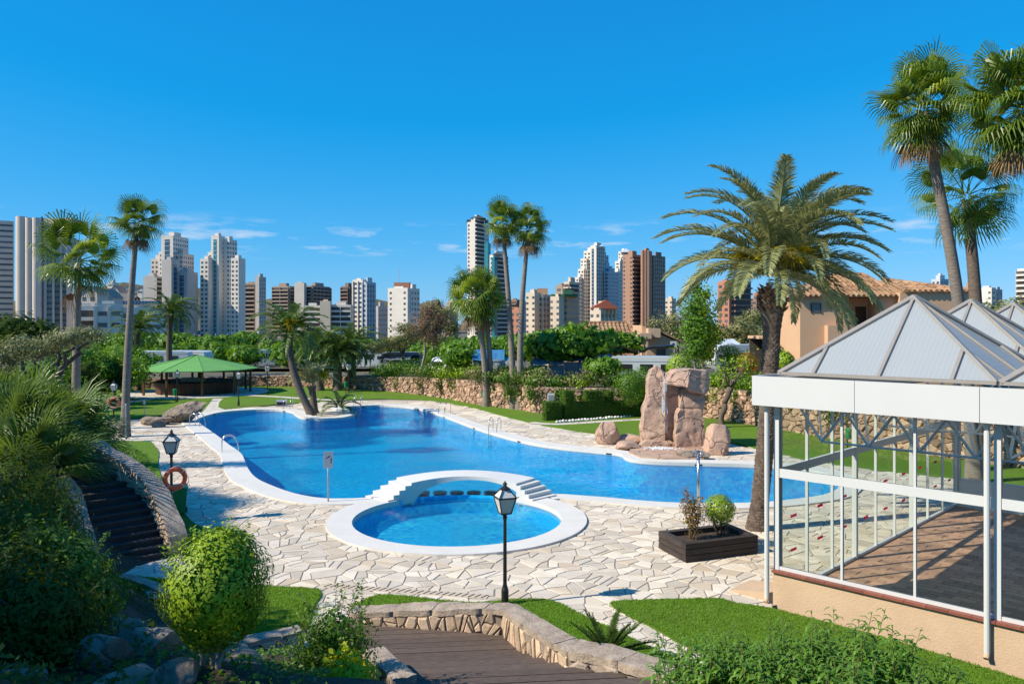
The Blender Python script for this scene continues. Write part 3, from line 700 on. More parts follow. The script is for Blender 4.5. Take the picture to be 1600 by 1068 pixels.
def add_stones(res, parent, m_, rg_, limit=299, name='stone'):
    rest_ = MB(); org = origin(parent); k_ = 0
    for V, Fc in res:
        r = rg_.random()
        if k_ < limit:
            g = Vector(V[0]); b_ = MB(); b_.v = [tuple(Vector(q) - g) for q in V]; b_.f = list(Fc); b_.r = [r] * len(Fc)
            inst(name, b_.mesh(name, m_), parent, g - org); k_ += 1
        else:
            o_ = len(rest_.v); rest_.v += V; rest_.f += [tuple(o_ + i for i in f_) for f_ in Fc]; rest_.r += [r] * len(Fc)
    if rest_.f: put('wall_stones', rest_, m_, parent, kind='stuff')
def wall_core(path, topz, botz, th, side):
    """mortar core behind the face line"""
    back = offset_line([q[:2] for q in path], -th * side); b_ = MB()
    for i in range(len(path) - 1):
        b_.prism([path[i][:2], path[i + 1][:2], back[i + 1], back[i]], [botz[i], botz[i + 1], botz[i + 1], botz[i]], [topz[i], topz[i + 1], topz[i + 1], topz[i]])
    return b_, back
def rough_caps(path, back, topz, th, parent, rg_, L0=1.2, over=0.04, m_=None, side=-1, ht=0.12):
    """row of rough cap stones along the top"""
    org = origin(parent); S = [0.0]
    fr = offset_line([q[:2] for q in path], over * side); bk = offset_line(back, -over * side)
    for i in range(len(path) - 1): S.append(S[-1] + math.dist(path[i][:2], path[i + 1][:2]))
    def pt(line, u):
        for i in range(len(path) - 1):
            if u <= S[i + 1] + 1e-6:
                t = (u - S[i]) / max(S[i + 1] - S[i], 1e-6)
                return (line[i][0] + (line[i + 1][0] - line[i][0]) * t, line[i][1] + (line[i + 1][1] - line[i][1]) * t, topz[i] + (topz[i + 1] - topz[i]) * t)
    u = 0
    while u < S[-1] - 0.1:
        e = min(u + L0 * rg_.uniform(.7, 1.3), S[-1])
        if S[-1] - e < 0.25: e = S[-1]
        b_ = MB(); nu, nv = 6, 5; g = Vector(pt(fr, u)); hh = ht * rg_.uniform(.85, 1.15)
        T = []; 
        for i in range(nu + 1):
            uu = u + .008 + (e - u - .016) * i / nu; A_ = Vector(pt(fr, uu)); B_ = Vector(pt(bk, uu))
            for j in range(nv + 1):
                q = A_.lerp(B_, j / nv); edge = 0.25 if i in (0, nu) or j in (0, nv) else 1.0
                q.z += hh - (0.015 if edge < 1 else 0) + 0.03 * mn.noise(q * 6.0) + 0.022 * mn.noise(q * 15); T.append(q)
        for q in T: b_.v.append(tuple(q - g))
        rim = [i * (nv + 1) for i in range(nu + 1)] + [nu * (nv + 1) + j for j in range(1, nv + 1)] + [i * (nv + 1) + nv for i in range(nu - 1, -1, -1)] + [j for j in range(nv - 1, 0, -1)]
        for i in range(nu):
            for j in range(nv):
                f_ = (i * (nv + 1) + j, (i + 1) * (nv + 1) + j, (i + 1) * (nv + 1) + j + 1, i * (nv + 1) + j + 1); b_.f.append(f_ if side < 0 else f_[::-1]); b_.r.append(.5)
        o_ = len(b_.v) + len(rim)
        for q in rim: v_ = T[q]; b_.v.append((v_.x - g.x, v_.y - g.y, v_.z - g.z))
        for q in rim: v_ = T[q]; b_.v.append((v_.x - g.x + .02 * mn.noise(v_ * 9), v_.y - g.y + .02 * mn.noise(v_ * 7), v_.z - hh - .02 - g.z))
        for i in range(len(rim)):
            j = (i + 1) % len(rim); f_ = (o_ - len(rim) + i, o_ + i, o_ + j, o_ - len(rim) + j); b_.f.append(f_ if side < 0 else f_[::-1]); b_.r.append(.5)
        inst('cap_stone', b_.mesh('cap_stone', m_ or M['cap_stone'], True), parent, g - org)
        u = e
def stone_wall(label, path, topz, botz, th, cw, ch, side, seed, limit=299, m_=None, caps=True, both=False, thick=.05, split=.35, ht=.12, name='stone_wall', jit=.95):
    rg_ = random.Random(seed); t = thing(name, label, 'wall', (path[0][0], path[0][1], min(botz)))
    b_, back = wall_core(path, topz, botz, th, side)
    put('core', b_, M['wall_mortar'], t)
    add_stones(face_stones(path, topz, botz, cw, ch, rg_, side=side, thick=thick, split=split, jit=jit), t, m_ or M['wall_stone'], rg_, limit)
    if both: add_stones(face_stones(back, topz, botz, cw, ch, rg_, side=-side, thick=thick, split=split), t, m_ or M['wall_stone'], rg_, 0)
    if caps: rough_caps(path, back, topz, th, t, rg_, side=side, ht=ht)
    return t
# retaining wall of the campsite
wl = [p for p in WALLC if p[0] > -62]
stone_wall('long retaining wall of rough pinkish stone behind the lawn', [p[:2] for p in wl], [p[2] for p in wl], [-0.05] * len(wl), 0.5, 0.42, 0.34, -1, 3, 290, M['wall_far'], caps=False, thick=.16, name='retaining_wall', jit=1.1)
for o in list(COL.objects):
    if o.name.startswith('retaining_wall') and o.type == 'EMPTY': RET = o

# ---- long flight of dark steps on the left
RE = catmull([(-9.4, 21.8), (-9.95, 22.35), (-10.5, 22.9), (-11.5, 23.5), (-12.8, 24.0)], 8, False)
LE = catmull([(-10.75, 20.65), (-11.25, 21.2), (-11.75, 21.75), (-12.6, 22.3), (-13.8, 22.75)], 8, False)
def along(L, t):
    f_ = t * (len(L) - 1); i = min(int(f_), len(L) - 2); f_ -= i
    return (L[i][0] + (L[i + 1][0] - L[i][0]) * f_, L[i][1] + (L[i + 1][1] - L[i][1]) * f_)
st = thing('garden_stairs', 'long curved flight of dark steps climbing beside a stone wall', 'stairs', (-10, 21.2, 0)); NS = 14
for k_ in range(NS):
    a, c = along(RE, k_ / NS), along(RE, (k_ + 1.12) / NS if k_ < NS - 1 else 1); e, f_ = along(LE, k_ / NS), along(LE, (k_ + 1.12) / NS if k_ < NS - 1 else 1)
    z = 0.16 * (k_ + 1); b = MB(); b.prism([a, c, f_, e], -0.2, z - .05 , rg.random())
    ln = Vector((e[0] - a[0], e[1] - a[1], 0)); nrm = Vector((ln.y, -ln.x, 0)).normalized()
    if nrm.dot(Vector((a[0] - c[0], a[1] - c[1], 0))) < 0: nrm = -nrm
    n3 = nrm * .035
    b.prism([(a[0] + n3.x, a[1] + n3.y), c, f_, (e[0] + n3.x, e[1] + n3.y)], z - .052, z, rg.random())
    put('step', b, M['darkstep'], st)
path = offset_line(RE, -0.06); path = [along(path, i / 12) for i in range(13)]
tz = [0.25 + 0.16 * NS * i / 12 + (0.27 if i > 0 else 0.2) for i in range(13)]
stone_wall('curved sloping stone wall with rough cap beside the dark steps', path, tz, [-.1] * 13, 0.42, 0.34, 0.30, 1, 21, 220, thick=.06, ht=.10)
path = offset_line(LE, 0.05); path = [along(path, i / 12) for i in range(9)]
stone_wall('low stone wall half hidden by shrubs on the uphill side of the dark steps', path, [0.4 + 0.16 * NS * i / 12 + .2 for i in range(9)], [-.1] * 9, 0.4, 0.34, 0.30, -1, 22, 120, thick=.06, ht=.13)

# ---- broad wooden steps in the foreground, with their walls
W_ = [(-3.5, 17.0), (-1.8, 16.68), (-0.2, 16.35), (0.55, 14.75), (1.0, 13.9)]
stone_wall('pale split stone wall with rough cap around the wooden landing', W_, [.16, .33, .48, .54, .60], [-.3, -.2, -.1, -.1, -.1], 0.42, 0.15, 0.36, -1, 31, 180, thick=.045, split=.45, ht=.09, jit=1.0)
W2 = [(0.98, 13.85), (1.5, 13.6), (2.3, 12.7), (3.3, 11.6)]
stone_wall('dark weathered stone wall with mossy cap joining the pale wall at a corner', W2, [.60, .62, .72, .95], [-.2] * 4, 0.5, 0.34, 0.30, -1, 32, 160, M['cap_stone'], thick=.07, split=.2, ht=.13)
W3 = [(-1.75, 11.9), (-2.15, 12.9), (-2.62, 14.1)]
stone_wall('narrow stone wall beside the wooden steps below the yellow green shrub', W3, [1.0, .8, .55], [-.2] * 3, 0.3, 0.28, 0.26, 1, 33, 80, thick=.05, ht=.1)
W4 = [(-5.4, 14.6), (-4.9, 15.1), (-4.1, 15.7)]
stone_wall('low stone edging wall in front of the lawn patch by the topiary bush', W4, [.35, .34, .30], [-.3] * 3, 0.3, 0.28, 0.24, -1, 34, 60, thick=.05, ht=.08)
ws = thing('wooden_steps', 'broad weathered brown plank steps descending between stone walls', 'stairs', (-1, 15, 0))
def xat(P, y, ext=0):
    for i in range(len(P) - 1):
        a, c = P[i], P[i + 1]
        if min(a[1], c[1]) <= y <= max(a[1], c[1]) and abs(a[1] - c[1]) > 1e-6:
            return a[0] + (c[0] - a[0]) * (y - a[1]) / (c[1] - a[1])
    return None
RB = [(-0.2, 17.2), (-0.05, 16.5), (0.72, 14.75), (1.15, 13.8), (2.4, 12.6), (3.6, 11.2), (4.6, 9.5)]; LB = [(-4.4, 17.2), (-4.1, 16.6), (-3.4, 15.0), (-2.75, 14.1), (-1.9, 12.2), (-0.8, 9.5)]
y = 17.1; k_ = 0
while y > 10.6:
    y2 = y - 0.235; sl_ = 0.10
    z = 0.02 if y > 15.0 else 0.02 + 0.115 * (1 + int((15.0 - y) / 0.47))
    b = MB(); g = 0.004
    def end(P, yy):
        x = xat(P, yy); return x if x is not None else (P[0][0] if yy > P[0][1] else P[-1][0])
    xl, xr = end(LB, y), end(RB, y)
    cx = (xl + xr) / 2
    b.prism([(xl, y2 + g + (xl - cx) * sl_), (xr, y2 + g + (xr - cx) * sl_), (xr, y - g + (xr - cx) * sl_), (xl, y - g + (xl - cx) * sl_)], z - .14, z + rg.uniform(-.004, .004), rg.random())
    put('plank', b, M['stepwood'], ws); y = y2; k_ += 1
# kerb that edges the bed below the dark steps
kp = catmull([gp(180, 905), gp(205, 911), gp(235, 922), gp(262, 938)], 6, False)
kb = MB(); ko = offset_line(kp, 0.28)
for i in range(len(kp) - 1): kb.prism([kp[i], kp[i + 1], ko[i + 1], ko[i]], -.2, .09, rg.random())
put('bed_kerb', kb, M['cap_stone'], kind='structure')
# ================================================================ VEGETATION
def leaf_mesh(name, P, Nrm, size, aspect, m_, seed, fold=0.0, sizevar=0.5, droop=0.0):
    """N leaves as diamond-shaped quads; P centres (n,3), Nrm preferred facing (n,3)"""
    g = np.random.default_rng(seed); n_ = len(P); P = np.asarray(P, float); Nrm = np.asarray(Nrm, float)
    Nn = Nrm + g.normal(0, 0.55, (n_, 3)); Nn /= np.linalg.norm(Nn, axis=1)[:, None] + 1e-9
    T = g.normal(0, 1, (n_, 3)); T[:, 2] -= droop
    T -= Nn * (T * Nn).sum(1)[:, None]; T /= np.linalg.norm(T, axis=1)[:, None] + 1e-9
    B = np.cross(Nn, T); L = size * (1 + sizevar * (g.random(n_) - .5) * 2); Wd = L / aspect
    v = np.empty((n_, 4, 3)); v[:, 0] = P - T * (L / 2)[:, None]; v[:, 1] = P + B * (Wd / 2)[:, None] - T * (L * .08)[:, None] + Nn * (L * .06)[:, None]
    v[:, 2] = P + T * (L / 2)[:, None]; v[:, 3] = P - B * (Wd / 2)[:, None] - T * (L * .08)[:, None] + Nn * (L * .06)[:, None]
    me = bpy.data.meshes.new(name); me.vertices.add(n_ * 4); me.vertices.foreach_set('co', v.reshape(-1))
    me.loops.add(n_ * 4); me.loops.foreach_set('vertex_index', np.arange(n_ * 4, dtype=np.int32))
    me.polygons.add(n_); me.polygons.foreach_set('loop_start', np.arange(0, n_ * 4, 4, dtype=np.int32)); me.polygons.foreach_set('loop_total', np.full(n_, 4, dtype=np.int32))
    at = me.attributes.new('rnd', 'FLOAT', 'FACE'); at.data.foreach_set('value', g.random(n_).astype(np.float32))
    me.materials.append(m_); me.update(calc_edges=True); return me
def blob_points(blobs, n_, seed, shell=0.55, lump=0.35, freq=1.6):
    """points in the outer part of lumpy ellipsoids; returns positions, outward normals"""
    g = np.random.default_rng(seed); vol = np.array([b_[1][0] * b_[1][1] + b_[1][1] * b_[1][2] + b_[1][0] * b_[1][2] for b_ in blobs]); cnt = (vol / vol.sum() * n_).astype(int) + 1
    PP, NN = [], []
    for (c, r), k_ in zip(blobs, cnt):
        d = g.normal(0, 1, (k_, 3)); d /= np.linalg.norm(d, axis=1)[:, None]
        rr = 1 - shell * g.random(k_) ** 1.6
        ph = g.random(3) * 9
        lum = 1 + lump * (np.sin(d[:, 0] * freq * 3 + ph[0]) * np.sin(d[:, 1] * freq * 3.3 + ph[1]) + .6 * np.sin(d[:, 2] * freq * 4 + ph[2] + d[:, 0] * 5)) * .6
        PP.append(np.array(c) + d * np.array(r) * (rr * lum)[:, None]); NN.append(d)
    return np.concatenate(PP), np.concatenate(NN)
def limb(b, p, q, r0, r1, bend=0.15, n_=5, seed=0, sides=7):
    g = random.Random(seed); p = Vector(p); q = Vector(q); L = (q - p).length
    pts = [p.lerp(q, i / n_) + Vector((g.uniform(-1, 1), g.uniform(-1, 1), g.uniform(-.4, .4))) * L * bend * .5 * math.sin(PI * i / n_) for i in range(n_ + 1)]
    b.tube(pts, [r0 + (r1 - r0) * i / n_ for i in range(n_ + 1)], sides)
    return pts
def tree(label, base, trunk_top, r0, blobs, n_, size, aspect, m_, seed, bark='bark', name='tree', cat='tree', group=None, stems=None, shell=.6, lump=.4, droop=.3):
    """blobs relative to the base"""
    t = thing(name, label, cat, base, 0, group)
    b = MB(); pts = limb(b, (0, 0, -.2), trunk_top, r0, r0 * .62, .12, 6, seed)
    for i, (c, r) in enumerate(blobs):
        limb(b, pts[-1] if i % 2 else pts[-2], Vector(c) + Vector((0, 0, -r[2] * .15)), r0 * .5, r0 * .14, .2, 4, seed + i, 5)
    put('trunk', b, M[bark], t, world=False, smooth=True)
    P, N_ = blob_points(blobs, n_, seed, shell, lump)
    inst('crown', leaf_mesh('crown', P, N_, size, aspect, M[m_], seed, droop=droop), t)
    return t
def shrub(label, base, blobs, n_, size, aspect, m_, seed, name='shrub', cat='shrub', group=None, stems=5, shell=.7, lump=.35, sprigs=0, droop=.2, sm='bark', sr=.018, sprl=.4):
    t = thing(name, label, cat, base, 0, group); g = random.Random(seed)
    b = MB()
    for i in range(stems):
        c, r = g.choice(blobs); limb(b, (g.uniform(-.12, .12), g.uniform(-.12, .12), -.15), Vector(c) + Vector((g.uniform(-.6, .6) * r[0], g.uniform(-.6, .6) * r[1], g.uniform(-.2, .6) * r[2])), sr * 1.4, sr * .5, .2, 4, seed + i, 5)
    P, N_ = blob_points(blobs, n_, seed, shell, lump)
    if sprigs:
        ex, en = [], []
        for i in range(sprigs):
            c, r = g.choice(blobs); an = g.uniform(0, 2 * PI); el = g.uniform(.2, 1.3)
            d = Vector((math.cos(an) * math.cos(el), math.sin(an) * math.cos(el), math.sin(el)))
            s_ = Vector(c) + Vector((d.x * r[0], d.y * r[1], d.z * r[2])) * .85; L = sprl * g.uniform(.6, 1.3); e = s_ + (d + Vector((0, 0, .5))).normalized() * L
            b.tube([s_ - (e - s_) * .6, s_, e], [sr * .3, sr * .25, sr * .12], 4)
            for k_ in range(16):
                q = s_.lerp(e, (k_ + .5) / 16); o_ = Vector((g.uniform(-1, 1), g.uniform(-1, 1), g.uniform(-.3, .6))); o_.normalize(); ex.append(tuple(q + o_ * size * .5)); en.append(tuple(o_ * .3 + Vector((0, 0, .8))))
        P = np.concatenate([P, np.array(ex)]); N_ = np.concatenate([N_, np.array(en)])
    put('stems', b, M[sm], t, world=False, smooth=True)
    inst('foliage', leaf_mesh('foliage', P, N_, size, aspect, M[m_], seed, droop=droop), t)
    return t

# ---------------------------------------------------------------- palms
def frond_mesh(L, e0, droop, npair, lw, ll, m_, seed, vee=0.35, arc=1.35):
    """feather frond in the local xz-plane, leaflets both sides"""
    g = random.Random(seed); b = MB(); K = 14; pts = [Vector((0, 0, 0))]; tans = []
    for i in range(K):
        t = (i + .5) / K; th = e0 - droop * t ** arc; tans.append(Vector((math.cos(th), 0, math.sin(th)))); pts.append(pts[-1] + tans[-1] * L / K)
    b.tube(pts, [0.045 * (1 - .88 * i / K) + .004 for i in range(K + 1)], 4, r=0.75)
    for k_ in range(npair):
        t = 0.10 + 0.90 * (k_ + .5) / npair; f_ = t * K; i = min(int(f_), K - 1); p = pts[i].lerp(pts[i + 1], f_ - i); T = tans[i]; U = Vector((-T.z, 0, T.x))
        prof = min(1, (t - .05) / .22) ** .8 * (1 - .62 * max(0, (t - .45) / .55) ** 1.6)
        for s_ in (-1, 1):
            ln = ll * prof * g.uniform(.85, 1.12)
            fwd = 0.55 + 0.55 * t + g.uniform(-.12, .12)
            d = (T * fwd + Vector((0, s_, 0)) * (1.0 - .25 * t) + U * (vee + g.uniform(-.22, .22))).normalized()
            d2 = (d + Vector((0, 0, -.28 - g.random() * .25))).normalized()
            q = p + d * ln * .55; e = q + d2 * ln * .45; w = d.cross(U)
            if w.length < 1e-3: w = Vector((1, 0, 0))
            w.normalize(); w = (w * .75 + U * .5 * g.uniform(-1, 1)).normalized() * lw * .5
            r = g.random()
            b.poly([p - w * .5, p + w * .5, q + w, q - w], r); b.poly([q - w, q + w, e], r)
    return b.mesh('frond', m_)
def date_palm(label, base, top, r0, r1, nf, L, seed, m_='frond', npair=46, lw=.045, ll=.55, lean=(0, 0), bark='palmbark', bend=(0, 0), group=None, wind=0.0, boots=False, fruit=False, low=-0.15, crownlift=.5, name='date_palm', up=1.25, bulge=1.25):
    g = random.Random(seed); t = thing(name, label, 'palm tree', base, 0, group); B = Vector(base); T = Vector(top) - B
    if T.length > 0.4:
        b = MB(); K = 16; pts = []
        for i in range(K + 1):
            s_ = i / K; q = T * s_ + Vector((bend[0], bend[1], 0)) * math.sin(PI * s_); pts.append(q)
        rr = [r0 * (1 + .35 * max(0, 1 - i / K * 12)) * (1 - i / K) + r1 * (i / K) for i in range(K + 1)]; rr[-1] = r1 * bulge; rr[-2] = r1 * bulge * 1.05; rr[-3] = r1 * (1 + (bulge - 1) * .5)
        pts = [Vector((0, 0, -.3))] + pts; rr = [rr[0]] + rr
        b.tube(pts, rr, 14); put('trunk', b, M[bark], t, world=False, smooth=True)
        if boots:
            b = MB(); H = T.length; rows = int(H / .085)
            for i in range(rows):
                s_ = i / rows; f_ = s_ * K; k_ = min(int(f_), K - 1); c = pts[k_ + 1].lerp(pts[k_ + 2], f_ - k_); R_ = rr[k_ + 1] + (rr[k_ + 2] - rr[k_ + 1]) * (f_ - k_)
                nb = 11
                for j in range(nb):
                    an = 2 * PI * (j + .5 * (i % 2)) / nb + g.uniform(-.08, .08); o_ = Vector((math.cos(an), math.sin(an), 0)); sd = Vector((-o_.y, o_.x, 0)); w = R_ * .29; h_ = .10 * g.uniform(.8, 1.2); out = (.025 + .04 * (s_ > .9)) * g.uniform(.6, 1.4)
                    a0 = c + o_ * R_ * .97; tip = c + o_ * (R_ + out) + Vector((0, 0, h_)); b0 = c + o_ * R_ * .98 + Vector((0, 0, -.03)); tb = c + o_ * (R_ * .97) + Vector((0, 0, h_ * 1.1))
                    r = g.random(); b.poly([b0, a0 + sd * w + Vector((0, 0, .035)), tip, a0 - sd * w + Vector((0, 0, .035))], r); b.poly([a0 + sd * w + Vector((0, 0, .035)), tb, tip], r); b.poly([a0 - sd * w + Vector((0, 0, .035)), tip, tb], r)
            put('leaf_scars', b, M['boot' if False else 'palmbark'], t, world=False, kind='stuff')
            b = MB()
            for i in range(150):
                s_ = g.uniform(.90, 1.0); f_ = s_ * K; k_ = min(int(f_), K - 1); c = pts[k_ + 1].lerp(pts[k_ + 2], f_ - k_); R_ = r1 * bulge; an = g.uniform(0, 2 * PI); o_ = Vector((math.cos(an), math.sin(an), 0)); sd = Vector((-o_.y, o_.x, 0)); w = .06
                a0 = c + o_ * R_ * .9; tip = c + o_ * (R_ + g.uniform(.08, .2)) + Vector((0, 0, g.uniform(.10, .22))); r = g.random()
                b.poly([a0 - sd * w, a0 + sd * w, tip + sd * w * .6, tip - sd * w * .6], r); b.poly([tip - sd * w * .6, tip + sd * w * .6, a0 + sd * w + Vector((0, 0, .1)), a0 - sd * w + Vector((0, 0, .1))], r)
            put('leaf_bases', b, M['boot'], t, world=False, kind='stuff')
    # five frond shapes from upright to hanging, shared
    rings = []
    for i in range(6):
        s_ = i / 5; e0 = up * (1 - s_) + low * s_
        rings.append([frond_mesh(L * (0.86 + .14 * math.sin(PI * min(1, s_ + .25))), e0 + 0.12 * v_, 1.45 - .22 * s_ + .3 * v_, npair, lw, ll, M[m_], seed * 50 + i * 2 + v_) for v_ in range(2)])
    top_l = T + Vector((0, 0, crownlift * .4))
    for k_ in range(nf):
        s_ = (k_ + .5) / nf; i = min(5, int(s_ ** .85 * 6)); me = g.choice(rings[i]); az = k_ * 2.39996 + g.uniform(-.2, .2)
        rx = wind * math.sin(az) * 0.5 + g.uniform(-.12, .12); ry = wind * math.cos(az) * .4 + g.uniform(-.08, .08)
        az2 = az - wind * .55 * math.sin(az)
        inst('frond', me, t, top_l + Vector((math.cos(az), math.sin(az), 0)) * r1 * .5 + Vector((0, 0, crownlift * (1 - s_) * .5)), (rx, ry, az2), g.uniform(.85, 1.08))
    if fruit:
        for k_ in range(fruit):
            b = MB(); az = k_ * 2.6 + g.uniform(-.4, .4); c = top_l + Vector((0, 0, .35)); o_ = Vector((math.cos(az), math.sin(az), 0))
            e = c + o_ * .75 + Vector((0, 0, .35)); b.tube([c, c.lerp(e, .6) + Vector((0, 0, .25)), e], [.03, .025, .02], 5)
            for j in range(130):
                d = (o_ * g.uniform(.2, 1.1) + Vector((g.uniform(-.6, .6), g.uniform(-.6, .6), g.uniform(-1.0, .2)))).normalized(); q = e + d * g.uniform(.4, .95); sd = Vector((g.uniform(-1, 1), g.uniform(-1, 1), g.uniform(-1, 1))).normalized() * .03; m_ = e.lerp(q, .35)
                r = g.random(); b.poly([e, m_ - sd, q, m_ + sd], r)
            put('fruit_stalk', b, M['frondyel'], t, world=False)
    return t
def fan_mesh(pl, e0, fr_, nseg, m_, seed, hang=0.5, spread=2.15):
    """fan leaf: petiole along local x at elevation e0, pleated blade, hanging tips"""
    g = random.Random(seed); b = MB(); X = Vector((math.cos(e0), 0, math.sin(e0))); U = Vector((-math.sin(e0), 0, math.cos(e0))); Y = Vector((0, 1, 0))
    e1 = X * pl + Vector((0, 0, -pl * .10)); b.tube([Vector((0, 0, 0)), X * pl * .5 + Vector((0, 0, pl * .02)), e1], [.028, .020, .014], 4, r=.9)
    fold = .25
    def dr(a): return (X * math.cos(a) + Y * math.sin(a) + U * (-fold * abs(math.sin(a)) + .0)).normalized()
    for k_ in range(nseg):
        a0 = -spread + 2 * spread * k_ / nseg; a1 = -spread + 2 * spread * (k_ + 1) / nseg; am = (a0 + a1) / 2
        R_ = fr_ * (1 - .22 * (abs(am) / spread) ** 2) * g.uniform(.92, 1.06); ri = R_ * .42
        d0, d1, dm = dr(a0), dr(a1), dr(am); pl_ = U * (.035 * fr_)
        p0, p1, pm = e1 + d0 * ri, e1 + d1 * ri, e1 + dm * ri + pl_
        r = g.random()
        b.poly([e1, p0, pm], r); b.poly([e1, pm, p1], r)
        h_ = hang * g.uniform(.6, 1.3)
        q = e1 + dm * R_ * .82 + Vector((0, 0, -.10 * h_ * R_)); w = (d1 - d0).normalized() * R_ * .019
        tip = q + (dm * (.5 - .25 * h_) + Vector((0, 0, -h_))).normalized() * R_ * .34
        b.poly([p0.lerp(pm, .35), p1.lerp(pm, .35), q + w, q - w], r); b.poly([q - w, q + w, tip], r)
    return b.mesh('fan_leaf', m_)
def fan_palm(label, base, top, r0, r1, nl, seed, pl=1.0, fr_=.95, bend=(0, 0), group=None, dead=8, nseg=26, bark='palmgrey', skirt=True, low=-.75, wind=0.0, up=1.35, hang=.6, lite=.22):
    g = random.Random(seed); t = thing('fan_palm', label, 'palm tree', base, 0, group); B = Vector(base); T = Vector(top) - B; K = 18
    b = MB(); pts = [T * (i / K) + Vector((bend[0], bend[1], 0)) * math.sin(PI * i / K) for i in range(K + 1)]
    rr = [r0 * (1 + .45 * max(0, 1 - i / K * 9)) * (1 - i / K) + r1 * i / K for i in range(K + 1)]
    b.tube([Vector((0, 0, -.3))] + pts, [rr[0]] + rr, 12); put('trunk', b, M[bark], t, world=False, smooth=True)
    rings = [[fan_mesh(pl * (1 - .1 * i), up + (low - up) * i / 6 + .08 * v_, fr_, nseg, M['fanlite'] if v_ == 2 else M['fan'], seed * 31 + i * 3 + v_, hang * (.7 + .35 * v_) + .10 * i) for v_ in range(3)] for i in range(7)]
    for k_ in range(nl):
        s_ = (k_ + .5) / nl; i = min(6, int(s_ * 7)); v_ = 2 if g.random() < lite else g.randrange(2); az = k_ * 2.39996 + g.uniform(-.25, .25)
        az2 = az - wind * .5 * math.sin(az); rx = g.uniform(-.6, .6); ry = wind * .35 * math.cos(az) + g.uniform(-.3, .3)
        inst('fan_leaf', rings[i][v_], t, T + Vector((math.cos(az) * r1 * .7, math.sin(az) * r1 * .7, .35 * (1 - s_))), (rx, ry, az2), g.uniform(.75, 1.15))
    if dead:
        dm = [fan_mesh(pl * .8, -1.05 - .18 * v_, fr_ * .8, 16, M['fandead'], seed * 7 + v_, 1.0, 1.2) for v_ in range(2)]
        for k_ in range(dead):
            az = k_ * 2.39996 + .4 + g.uniform(-.3, .3); inst('dead_leaf', dm[k_ % 2], t, T + Vector((math.cos(az) * r1 * .9, math.sin(az) * r1 * .9, -.15)), (g.uniform(-.2, .2), g.uniform(-.1, .15), az), g.uniform(.75, 1.0))
    if skirt:
        b = MB()
        for i in range(90):
            an = g.uniform(0, 2 * PI); o_ = Vector((math.cos(an), math.sin(an), 0)); sd = Vector((-o_.y, o_.x, 0)) * .03; s_ = g.uniform(.0, .55); a = T + o_ * r1 * .9 + Vector((0, 0, -s_)); e = a + o_ * g.uniform(.06, .22) + Vector((0, 0, -g.uniform(.2, .5))); b.poly([a - sd, a + sd, e + sd * .5, e - sd * .5], g.random())
        put('leaf_bases', b, M['thatch'], t, world=False, kind='stuff')
    return t
def P3(px, py, d): return (atx(px, d), d, atz(py, d))
def G3(px, py, z=0): q = gp(px, py, z); return (q[0], q[1], z)

# big date palm beside the pavilion
b0 = G3(1183, 826); date_palm('large date palm with drooping grey green fronds and yellow fruit stalks beside the glass pavilion', b0, P3(1207, 452, 24.9), .26, .25, 66, 4.0, 101, npair=120, lw=.040, ll=.55, bend=(.10, 0), wind=.5, boots=True, fruit=9, low=.06, crownlift=1.1, up=1.40, bulge=1.5)
# left lawn
fan_palm('wind-blown fan palm with broad crown rising from the left lawn by the olive tree', G3(118, 672), P3(122, 412, 47.7), .27, .18, 27, 111, 1.9, 1.5, dead=3, wind=.8, skirt=False, low=-.6, bark='palmgrey')
fan_palm('tall slender fan palm with brown dead leaves beside the long rock', G3(195, 682), P3(214, 352, 45), .24, .13, 27, 112, .95, .95, bend=(-.1, 0), dead=12, wind=.4)
date_palm('slim date palm behind the green roofed kiosk with wind-swept crown', G3(266, 604.5), P3(266, 492, 80), .30, .28, 38, 3.3, 113, 'frondgreen', 30, .075, .6, wind=.7, bend=(-.1, 0))
date_palm('shorter date palm left of the kiosk with blown fronds', G3(217, 609), P3(214, 517, 76.5), .30, .27, 32, 2.9, 114, 'frondgreen', 28, .075, .55, wind=.7)
# peninsula
date_palm('leaning date palm with curved trunk on the pool peninsula', G3(487, 648), P3(450, 522, 55.4), .27, .24, 40, 3.1, 121, 'frondgreen', 40, .06, .55, bend=(-.35, 0), fruit=3, wind=.3)
date_palm('short pale date palm standing next to the leaning palm on the peninsula', G3(492, 645), P3(487, 602, 56.9), .26, .24, 26, 2.2, 122, 'frond', 34, .055, .42, up=1.45, low=.45, fruit=2)
date_palm('tiny stemless palm growing on the tip of the pool peninsula', G3(530, 647), P3(530, 640.5, 56.1), .22, .24, 14, 1.7, 123, 'frondgreen', 26, .05, .40, low=.1, wind=.2)
# clump on the far lawn
for i_, (bx, by, tx, ty, L_, lab) in enumerate([(499, 610, 499, 545, 3.3, 'date palm in the far lawn clump behind the small pale palm'), (527, 610, 528, 556, 3.4, 'thick date palm in the middle of the far lawn clump'), (549, 607, 550, 543, 3.6, 'date palm of the far lawn clump nearest the spreading olive trees')]):
    q = G3(bx, by); date_palm(lab, q, P3(tx, ty, q[1]), .42, .40, 40, L_, 130 + i_, 'frondgreen', 32, .075, .62, low=-.3, wind=.2, group='date palms clumped on the far lawn')
